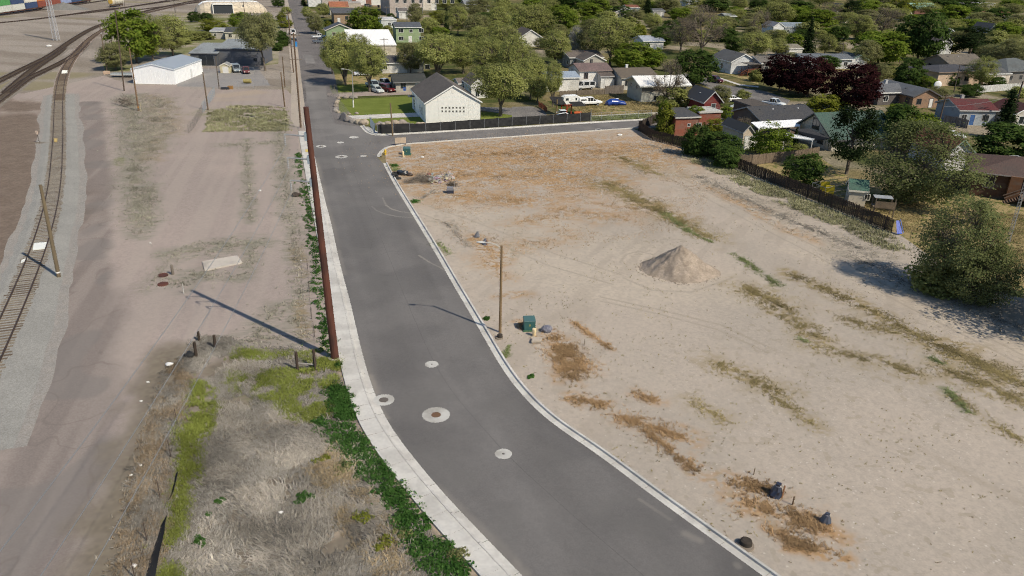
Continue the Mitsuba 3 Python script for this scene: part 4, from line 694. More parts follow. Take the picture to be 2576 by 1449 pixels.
# --- farther rows
house('house', 'white and blue grey ranch house behind the maroon trees', 'house', (cD, 350, 690), ('x', 830), 9, 3.0, 'gx', 1.5, (.62, .62, .61), (.16, .18, .205), WHITE, .5, ang=ANG - .18, vents=1)
house('house', 'white gabled end of a ranch house with green trim beside the bright maple', 'house', (cD, 820, 690), ('x', 985), 9, 2.8, 'gy', 1.3, (.68, .68, .66), (.085, .11, .125), (.2, .3, .25), .4, ang=ANG - .1)
house('house', 'small white house with tan roof above the maroon trees', 'house', (cD, 205, 580), ('x', 335), 8, 3.0, 'gx', 1.6, (.70, .69, .64), (.26, .24, .19), WHITE, .3)
house('house', 'white gabled house with brick chimney among dark pines', 'house', (cD, 1695, 560), ('x', 1835), 11, 4.2, 'gy', 2.2, (.66, .66, .67), (.12, .105, .10), WHITE, .3, chim=(.9, .6))
house('garage', 'small white gabled garage behind the house with brick chimney', 'garage', (cD, 1780, 385), ('x', 1865), 7, 2.6, 'gy', 1.5, (.74, .74, .74), (.3, .32, .33), WHITE, .3, win=[])
house('house', 'beige gabled house between yellow maple and dark spruce', 'house', (cC, 1035, 185), ('x', 1225), 12, 3.2, 'gy', 2.3, (.58, .52, .45), (.15, .135, .125), WHITE, .5)
house('house', 'house with tan roof beside the yellow maple', 'house', (cC, 670, 175), ('x', 770), 9, 3.0, 'gx', 2., (.45, .42, .36), (.30, .28, .23), WHITE, .4)
house('house', 'grey roofed house under the dark spruce', 'house', (cC, 1415, 165), ('x', 1530), 9, 3., 'gx', 1.5, (.4, .4, .4), (.12, .125, .135), WHITE, .4)
house('house', 'small white house with red roof behind the beige gable', 'house', (cC, 920, 90), ('x', 1020), 9, 3., 'gx', 2., (.74, .73, .70), (.26, .11, .08), WHITE, .3)
house('house', 'blue house with rust roof behind the beige gable', 'house', (cC, 1160, 130), ('x', 1280), 9, 3., 'gx', 2., (.25, .32, .36), (.22, .09, .06), WHITE, .3)
house('house', 'white metal roofed house in the far canopy above the bare tan tree', 'house', (cC, 1770, 70), ('x', 1890), 12, 3., 'gx', 2.5, (.6, .6, .58), (.62, .66, .64), WHITE, .3, roofmat='m_clean')
house('house', 'dark roofed house with small white shed right of the bare tan tree', 'house', (cC, 2150, 225), ('x', 2250), 9, 3., 'gx', 2., (.2, .19, .18), (.30, .32, .31), WHITE, .4)
house('house', 'white house with blue tarp patched roof among far trees', 'house', (cD, 45, 350), ('x', 150), 9, 3.6, 'gy', 1.6, (.74, .74, .73), (.2, .22, .26), WHITE, .3, win=[])
house('house', 'long grey blue roof behind the white tarp patched house', 'house', (cD, 160, 345), ('x', 380), 10, 3.2, 'gx', 2.4, (.25, .28, .3), (.24, .29, .34), WHITE, .3)
house('house', 'tan gabled house beside the pinkish bare tree', 'house', (cD, 640, 215), ('x', 725), 9, 3., 'gy', 2.2, (.62, .52, .36), (.10, .08, .075), WHITE, .3)
house('house', 'brown roofed house with tan gable right of the pinkish bare tree', 'house', (cD, 770, 285), ('x', 850), 12, 3., 'gy', 2.2, (.60, .50, .36), (.11, .075, .06), WHITE, .3)
house('house', 'white house corner behind the far dark spruce', 'house', (cD, 720, 140), ('x', 760), 8, 4., 'gy', 2., (.76, .76, .76), (.15, .15, .16), WHITE, .2, win=[])
house('house', 'white house between the brown orange tree and the far spruce', 'house', (cD, 915, 110), ('x', 1000), 8, 4., 'gy', 2., (.72, .72, .70), (.2, .2, .2), WHITE, .2)
house('barn', 'red walled barn with pale green metal roof in the far right canopy', 'barn', (cD, 1470, 140), ('x', 1705), 14, 3.6, 'gx', 2.8, (.22, .10, .09), (.24, .40, .31), (.3, .42, .35), .4, roofmat='m_clean', win=[])
house('house', 'dark roofed house with white eave left of the pale green metal roof', 'house', (cD, 1370, 215), ('x', 1440), 10, 3.2, 'gy', 2.2, (.6, .59, .57), (.085, .08, .09), WHITE, .4)
house('house', 'long red roofed ranch house in the far right corner', 'house', (cD, 2070, 215), ('x', 2470), 12, 3.4, 'gx', 2.6, (.50, .48, .44), (.24, .105, .075), WHITE, .5)
house('hall', 'long white flat roofed hall in the far right corner', 'building', (cD, 1880, 95), ('x', 2260), 14, 4.4, 'flat', .2, (.55, .52, .48), (.62, .63, .66), WHITE, .6)
house('house', 'white gabled house under the red roofed ranch house', 'house', (cD, 2100, 285), ('x', 2200), 10, 3., 'gy', 2.2, (.70, .69, .63), (.21, .24, .25), WHITE, .4, win=[])
house('house', 'white gabled house right of the dark pine near the right edge', 'house', (cD, 2215, 370), ('x', 2290), 10, 3.4, 'gy', 2.4, (.66, .66, .66), (.10, .105, .115), WHITE, .4, win=[])
house('house', 'rust roofed house at the far right edge', 'house', (cD, 2490, 260), 14, 8, 2.8, 'gx', 1.6, (.4, .37, .33), (.33, .16, .09), WHITE, .4)
house('house', 'grey roofed house above the elms behind the hall', 'house', (cB, 2110, 100), ('x', 2245), 12, 3.2, 'gx', 3., (.42, .43, .43), (.29, .31, .34), WHITE, .6)
house('house', 'dark roofed low house right of the grey roofed house above the elms', 'house', (cB, 2250, 120), ('x', 2350), 10, 2.6, 'gx', 1.6, (.55, .54, .52), (.16, .165, .17), WHITE, .4)
# --- the old industrial blocks by the far road
house('store_building', 'brown flat block with long dark roof by the far road', 'building', (cB, 790, 243), ('x', 1055), 20, 4.8, 'shed', .6, (.34, .24, .16), (.12, .125, .14), (.12, .12, .13), .6, win=[('s', 1.5, .3, 1.2, 2.4, True), ('s', 5, 2, 1.2, 1.4, False), ('s', 9, 2, 1.2, 1.4, False)])
house('store_building', 'low building with orange roof behind the brown flat block', 'building', (cB, 750, 152), ('x', 935), 12, 4.0, 'gx', 2.2, (.50, .47, .40), (.40, .155, .085), (.4, .33, .2), .3, win=[])
house('store_building', 'long tan block wall building behind the orange roof', 'building', (cB, 750, 112), ('x', 1060), 14, 4.2, 'flat', .2, (.50, .44, .37), (.48, .45, .42), (.45, .4, .35), .1, win=[('s', 20, 2, 1, 1.2, False), ('s', 26, 2, 1, 1.2, False)])
house('mill_building', 'big beige mill with shallow arched gable and rows of windows', 'building', (cB, 1350, 160), ('x', 1675), 40, 11.5, 'arch', 3.6, (.47, .405, .36), (.62, .58, .54), WHITE, .4, ang=ANG, win=[('s', 3 + i * 4.2, z, 1.7, 2.6, False) for i in range(8) for z in (1.5, 6.4) if not (z < 3 and i > 3)])
house('warehouse', 'cream warehouse attached right of the beige mill', 'warehouse', (cB, 1680, 105), ('x', 1815), 30, 7.5, 'gy', 2.2, (.66, .62, .55), (.76, .75, .72), WHITE, .2, win=[('s', 5, .3, 3, 3.4, True)])
house('warehouse', 'red brick warehouse with white bay doors along the top edge', 'warehouse', (cB, 960, 62), ('x', 1270), 30, 8.5, 'flat', .3, (.27, .13, .095), (.6, .58, .55), (.6, .55, .5), .1, win=[('s', 3 + i * 9.2, .6, 5.8, 5.2, True) for i in range(5)])
house('carport', 'carport with arched roof and dark inside beside the brick warehouse', 'carport', (cB, 855, 75), ('x', 965), 10, 3.8, 'arch', 2.0, (.05, .055, .06), (.55, .56, .56), WHITE, .2, win=[])
house('house', 'small white house with dark roof below the beige mill', 'house', (cB, 1440, 188), ('x', 1530), 9, 3.4, 'gx', 2., (.66, .65, .62), (.17, .155, .15), WHITE, .3)
house('shop_building', 'white flat roofed building left of the two storey green house', 'building', (cB, 1262, 283), ('x', 1415), 14, 3.4, 'flat', .2, (.60, .62, .62), (.68, .68, .68), WHITE, .2, win=[('s', 3, 1, 1.2, 1.2, False)])
house('shop_building', 'white building beside the far road near the top edge', 'building', (cB, 530, 68), ('x', 660), 16, 4.6, 'flat', .2, (.72, .72, .71), (.5, .46, .42), WHITE, .1, win=[])
house('shop_building', 'low pale building with long dark roof near the top edge', 'building', (cB, 665, 40), ('x', 880), 12, 4., 'gx', 2.4, (.45, .42, .38), (.11, .12, .14), WHITE, .2, win=[])
# --- big fabric storage hall at the top left: a long vault with sloping ends
A = g(*cV(0, 0)); B0, B1 = g(*cU(405, 205)), g(*cU(1480, 195)); u = (B1 - B0); Lh = np.linalg.norm(u); u /= Lh; ah = math.atan2(u[1], u[0]); Dh = 24.0; Hh = hz(B0 + u * Lh / 2 + np.array([-u[1], u[0], 0]) * Dh / 2, cU(0, 14)[1])
k = thing('storage_hall', 'long cream fabric storage hall with white crown and dark doorway', 'storage hall'); secs = []
for i in range(15):
    x = Lh * (0.5 - 0.5 * math.cos(math.pi * i / 14)) ; e = min(1.0, min(x + .3, Lh - x + .3) / 6.0); e = math.sin(e * math.pi / 2) ** .6
    an = np.linspace(0, np.pi, 17); hh = max(.05, e); yy = Dh / 2 - Dh / 2 * (.55 + .45 * e) * np.cos(an); zz = Hh * hh * np.minimum(1.0, np.sin(an) ** .5 * 1.0)
    secs.append(np.stack([np.full(17, x), yy, zz], 1))
put(k + '__fabric_shell', MB().loft(secs).get(B0, ah), 'm_paint', (.66, .57, .44))
for i in range(2, 13):
    x = Lh * i / 14; q = secs[i]; pts = q[1:9].copy(); pts = pts + [0, 0, .06]; pts[:, 1] -= .06; part(k, 'seam_rib', MB().tube(pts, .09, 4).get(B0, ah), 'm_clean', (.42, .38, .30))
q = secs[7]; crown = MB()
for a, b in zip(secs[2:12], secs[3:13]):
    crown.add(np.vstack([a[6:10] + [0, 0, .1], b[6:10] + [0, 0, .1]]), [[0, 1, 5, 4], [1, 2, 6, 5], [2, 3, 7, 6]])
part(k, 'crown_sheet', crown.get(B0, ah), 'm_clean', (.80, .80, .79))
x0, x1 = along(B0, u, px=cU(650, 0)[0]), along(B0, u, px=cU(940, 0)[0]); m = MB().box(x0, x1, -1.5, 3, .0, 4.2); part(k, 'doorway', m.get(B0, ah), 'm_clean', (.035, .04, .045)); m = MB().box(x0, x1, -1.9, 3, 4.2, 4.7).box(x0 - .4, x0, -1.7, 3, 0, 4.5).box(x1, x1 + .4, -1.7, 3, 0, 4.5); part(k, 'door_frame', m.get(B0, ah), 'm_clean', (.70, .68, .62))

# ================================================================ TREES
def leafmat(name, ca, cb, amp=.5, tr=.95):
    def fn(p, n, uv): return mix(ca, cb, uv.x) * (1 - amp / 2 + amp * noise(p.x * .09, p.y * .09, p.z * .12))
    scene[name] = {'type': 'principledthin', 'base_color': P(fn), 'roughness': .8, 'diff_trans': tr} if tr else diffuse(P(fn))
leafmat('m_elm', (.21, .235, .065), (.40, .41, .155)); leafmat('m_maple', (.10, .17, .02), (.26, .31, .055)); leafmat('m_dark', (.04, .075, .02), (.11, .165, .043))
leafmat('m_yellow', (.15, .18, .02), (.30, .31, .06)); leafmat('m_plum', (.024, .010, .012), (.058, .021, .022)); leafmat('m_conifer', (.016, .030, .013), (.046, .068, .026)); leafmat('m_twig', (.19, .15, .105), (.30, .25, .185), .4)
leafmat('m_olive', (.17, .18, .07), (.33, .325, .155)); leafmat('m_brush', (.115, .14, .052), (.235, .26, .112)); leafmat('m_blossom', (.30, .29, .25), (.50, .49, .44), .3); leafmat('m_weed', (.04, .11, .022), (.11, .215, .055), .6)
def barkf(p, n, uv): return mix((.105, .085, .068), (.20, .17, .14), noise(p.x * 4, p.y * 4, p.z * 1.2))
scene['m_bark'] = diffuse(P(barkf))
def leaves(C, out, size, r, tint):
    """rhombic leaf sprays centred on C, facing roughly along out"""
    n = len(C); nr = out + r.normal(0, .5, (n, 3)); nr /= np.linalg.norm(nr, axis=1, keepdims=True) + 1e-9
    a = np.cross(nr, r.normal(0, 1, (n, 3))); a /= np.linalg.norm(a, axis=1, keepdims=True) + 1e-9; b = np.cross(nr, a)
    s = size * (.6 + .8 * r.random(n))[:, None]; a, b = a * s * .62, b * s * .42
    v = np.stack([C - a, C - b, C + a, C + b], 1).reshape(-1, 3); j = np.arange(n)[:, None] * 4
    f = np.vstack([j + [0, 1, 2], j + [0, 2, 3]]); uv = np.repeat(np.stack([np.clip(tint + r.normal(0, .18, n), 0, 1), r.random(n)], 1), 4, 0)
    return v, f, uv
def crown(seed, nc, nl, size, W, z0, z1, rc, prof, trunk_r, splits, split_z, hollow=.45, twigs=0, lean=0.0, bark_show=1.0):
    r = np.random.default_rng(seed); ph = r.random(4) * 6.28
    cs = []
    while len(cs) < nc:
        z = r.uniform(0, 1); a = r.uniform(0, 2 * np.pi); R = prof(z) * (1 + .20 * math.sin(2 * a + ph[0]) + .14 * math.sin(3 * a + ph[1] + 3 * z) + .10 * math.sin(5 * a + ph[2]))
        q = r.uniform(hollow, 1.0) ** .6
        if r.random() < R + .15: cs.append((R * q * W / 2 * math.cos(a), R * q * W / 2 * math.sin(a), z0 + (z1 - z0) * z))
    cs = np.array(cs); cs[:, 0] += lean * cs[:, 2]
    t = MB(); hubs = []
    base = np.array([lean * split_z * .6, 0, split_z]); t.tube([[0, 0, -.02], [.0, 0, .02], base * [.6, 1, .5], base], [trunk_r * 1.35, trunk_r * 1.1, trunk_r * .95, trunk_r * .85], 7)
    for i in range(splits):
        a = ph[3] + 2 * np.pi * i / splits + r.normal(0, .3); zz = z0 + (z1 - z0) * r.uniform(.35, .62); R = prof((zz - z0) / (z1 - z0)) * W / 2 * r.uniform(.35, .6)
        e = np.array([R * math.cos(a) + lean * zz, R * math.sin(a), zz]); mid = base * .5 + e * .5 + [0, 0, -.03]; mid[:2] = base[:2] + (e[:2] - base[:2]) * .38
        t.tube([base - [0, 0, trunk_r], mid, e], [trunk_r * .62, trunk_r * .45, trunk_r * .25], 5); hubs.append((mid, e))
    for c in cs:
        h = min(hubs, key=lambda q: np.linalg.norm(q[1] - c)); s = h[1] if h[1][2] < c[2] + .05 else h[0]
        m = (s + c) / 2 + r.normal(0, .02, 3); t.tube([s, m, c], [trunk_r * .2 * bark_show, trunk_r * .13 * bark_show, trunk_r * .05], 3, False)
    C = (cs[:, None] + r.normal(0, 1, (nc, nl, 3)) * rc * np.array([1, 1, .62])).reshape(-1, 3)
    ctr = np.array([lean * .5, 0, z0 + (z1 - z0) * .35]); out = C - ctr; out[:, 2] *= 1.2; out /= np.linalg.norm(out, axis=1, keepdims=True) + 1e-9; out[:, 2] += .45
    tint = np.repeat(r.uniform(.2, .8, nc), nl)
    keep = C[:, 2] > z0 * .75; return t.get(), leaves(C[keep], out[keep], size, r, tint[keep]), cs
def conifer(seed, nw, nb, size, W, droop=.25, sparse=0.0):
    r = np.random.default_rng(seed); t = MB().tube([[0, 0, 0], [0, 0, .5], [0, 0, 1]], [.022, .014, .003], 6); C, out, tint = [], [], []
    for i in range(nw):
        z = .06 + .92 * (i / nw) ** .9; R = W / 2 * (1 - z) ** .85 + .008
        for k in range(nb):
            if r.random() < sparse: continue
            a = r.uniform(0, 6.28); L = R * r.uniform(.75, 1.1); n = max(3, int(L * 90)); s = np.linspace(.12, 1, n)
            p = np.stack([L * s * math.cos(a), L * s * math.sin(a), z - droop * L * s ** 1.3 + .02 * r.normal(size=n)], 1); C.append(p + r.normal(0, .012, p.shape)); o = np.tile([math.cos(a), math.sin(a), .7], (n, 1)); out.append(o); tint.append(np.full(n, r.uniform(.2, .8)))
    C, out, tint = np.vstack(C), np.vstack(out), np.concatenate(tint); return t.get(), leaves(C, out, size, r, tint), None
def bare(seed, W, n1=90, n2=26, z0=.2, split_z=.16, tr=.028):
    tm, _, cs = crown(seed, n1, 1, .01, W, z0, .97, .05, dome, tr, 5, split_z, .3, bark_show=1.3)
    r = np.random.default_rng(seed); n = len(cs) * n2; C = np.repeat(cs, n2, 0) + r.normal(0, .045, (n, 3)) * [1, 1, .8]; d = C - [0, 0, .25]; d /= np.linalg.norm(d, axis=1, keepdims=True); d += r.normal(0, .55, (n, 3)); d /= np.linalg.norm(d, axis=1, keepdims=True)
    L = r.uniform(.04, .09, n)[:, None]; w = np.cross(d, r.normal(0, 1, (n, 3))); w /= np.linalg.norm(w, axis=1, keepdims=True); w *= .0038
    v = np.stack([C - d * L / 2 - w, C - d * L / 2 + w, C + d * L / 2], 1).reshape(-1, 3); f = np.arange(3 * n).reshape(-1, 3); uv = np.repeat(np.stack([r.random(n), r.random(n)], 1), 3, 0)
    return tm, (v, f, uv), cs
dome = lambda z: math.sqrt(max(0, 1 - (max(0, z - .32) / .70) ** 2)) * min(1, .45 + 1.75 * z)
ball = lambda z: math.sqrt(max(0, 1 - ((z - .45) / .57) ** 2))
colm = lambda z: math.sqrt(max(0, 1 - ((z - .4) / .62) ** 2)) * (1.05 - .3 * z)
KINDS = {}
def template(kind, data, leaf, wood='m_bark', W=1.0):
    KINDS.setdefault(kind, []).append((f'tpl_{kind}_{len(KINDS.get(kind, []))}', W)); gk = KINDS[kind][-1][0]; tm, (v, f, uv), _ = data
    scene[gk] = {'type': 'shapegroup', 'trunk': mikit.ply(tm, wood), 'crown': mikit.ply((v, f), leaf, uv=uv)}
for s in range(4): template('elm', crown(10 + s, 280, 38, .023, .95, .20, .97, .042, dome, .026, 4 + s % 2, .15 + .03 * (s % 3)), 'm_elm', W=1.0)
for s in range(2): template('fineelm', crown(20 + s, 380, 48, .0175, .98, .06, .98, .045, dome, .020, 6, .10, .2), 'm_brush', W=1.0)
for s in range(2): template('olive', crown(30 + s, 300, 44, .023, .9, .16, .97, .042, dome, .024, 4, .16), 'm_olive', W=.95)
template('multielm', crown(38, 280, 38, .023, .95, .36, .97, .045, dome, .030, 6, .07), 'm_elm', W=1.0); template('multielm', crown(39, 260, 38, .023, .95, .38, .97, .045, dome, .028, 4, .20), 'm_elm', W=1.0)
template('highelm', crown(36, 240, 44, .023, .9, .42, .97, .045, ball, .022, 4, .33), 'm_olive', W=.95)
for s in range(3): template('maple', crown(40 + s, 120, 60, .040, .85, .16, .98, .05, ball, .022, 4, .18, .5), 'm_maple', W=.9)
for s in range(3): template('dark', crown(50 + s, 120, 64, .042, .85, .10, .98, .052, ball, .022, 4, .18, .5), 'm_dark', W=.9)
for s in range(2): template('yellow', crown(60 + s, 90, 50, .046, .9, .08, .97, .06, ball, .02, 4, .1, .4), 'm_yellow', W=.95)
for s in range(2): template('plum', crown(70 + s, 150, 74, .036, .95, .13, .98, .048, ball, .026, 5, .16, .5), 'm_plum', W=1.0)
for s in range(2): template('bush', crown(80 + s, 70, 50, .075, 1.1, .02, .95, .09, ball, .02, 5, .06, .35), 'm_elm', W=1.2)
for s in range(2): template('darkbush', crown(84 + s, 110, 60, .055, 1.1, .02, .95, .07, ball, .02, 5, .06, .35), 'm_dark', W=1.2)
template('spruce', conifer(90, 34, 11, .030, .42), 'm_conifer', W=.42); template('spruce', conifer(91, 30, 9, .034, .46, .3, .12), 'm_conifer', W=.46)
for s in range(2): template('pine', crown(92 + s, 46, 120, .028, .72, .30, .99, .060, colm, .026, 5, .5, .5), 'm_conifer', W=.85)
for s in range(2): template('bare', bare(95 + s, .95), 'm_twig', W=1.0)
template('blossom', crown(97, 110, 44, .038, .8, .2, .97, .05, ball, .02, 4, .2, .4), 'm_blossom', W=.85)
for s in range(2): template('sapling', crown(98 + s, 46, 34, .042, .6, .12, .98, .05, colm, .014, 3, .2, .3), 'm_maple', W=.66)
NAMES = dict(multielm='elm_tree', highelm='elm_tree', elm='elm_tree', fineelm='elm_tree', olive='elm_tree', maple='maple_tree', dark='broadleaf_tree', yellow='golden_shrub', plum='plum_tree', bush='bush', darkbush='bush', spruce='spruce_tree', pine='pine_tree', bare='bare_tree', blossom='blossom_tree', sapling='young_tree')
tcount = {}
def tree(kind, xb, yb, yt, w, label, group=None, lean=0.0):
    A = g(xb, yb); H = max(1.0, hz(A, yt)); wm = w * np.linalg.norm(A + [0, 0, H / 2] - EYE) / FPX; i = tcount[kind] = tcount.get(kind, -1) + 1
    gk, W = KINDS[kind][i % len(KINDS[kind])]; s = wm / W; a = (i * 137.5 + xb) % 360
    k = thing(NAMES[kind], label, 'tree' if 'tree' in NAMES[kind] else 'shrub', group)
    scene[k] = {'type': 'instance', 'sg': {'type': 'ref', 'id': gk}, 'to_world': T4().translate(A.tolist()) @ T4().rotate([0, 1, 0], lean) @ T4().rotate([0, 0, 1], a) @ T4().scale([s, s, H])}
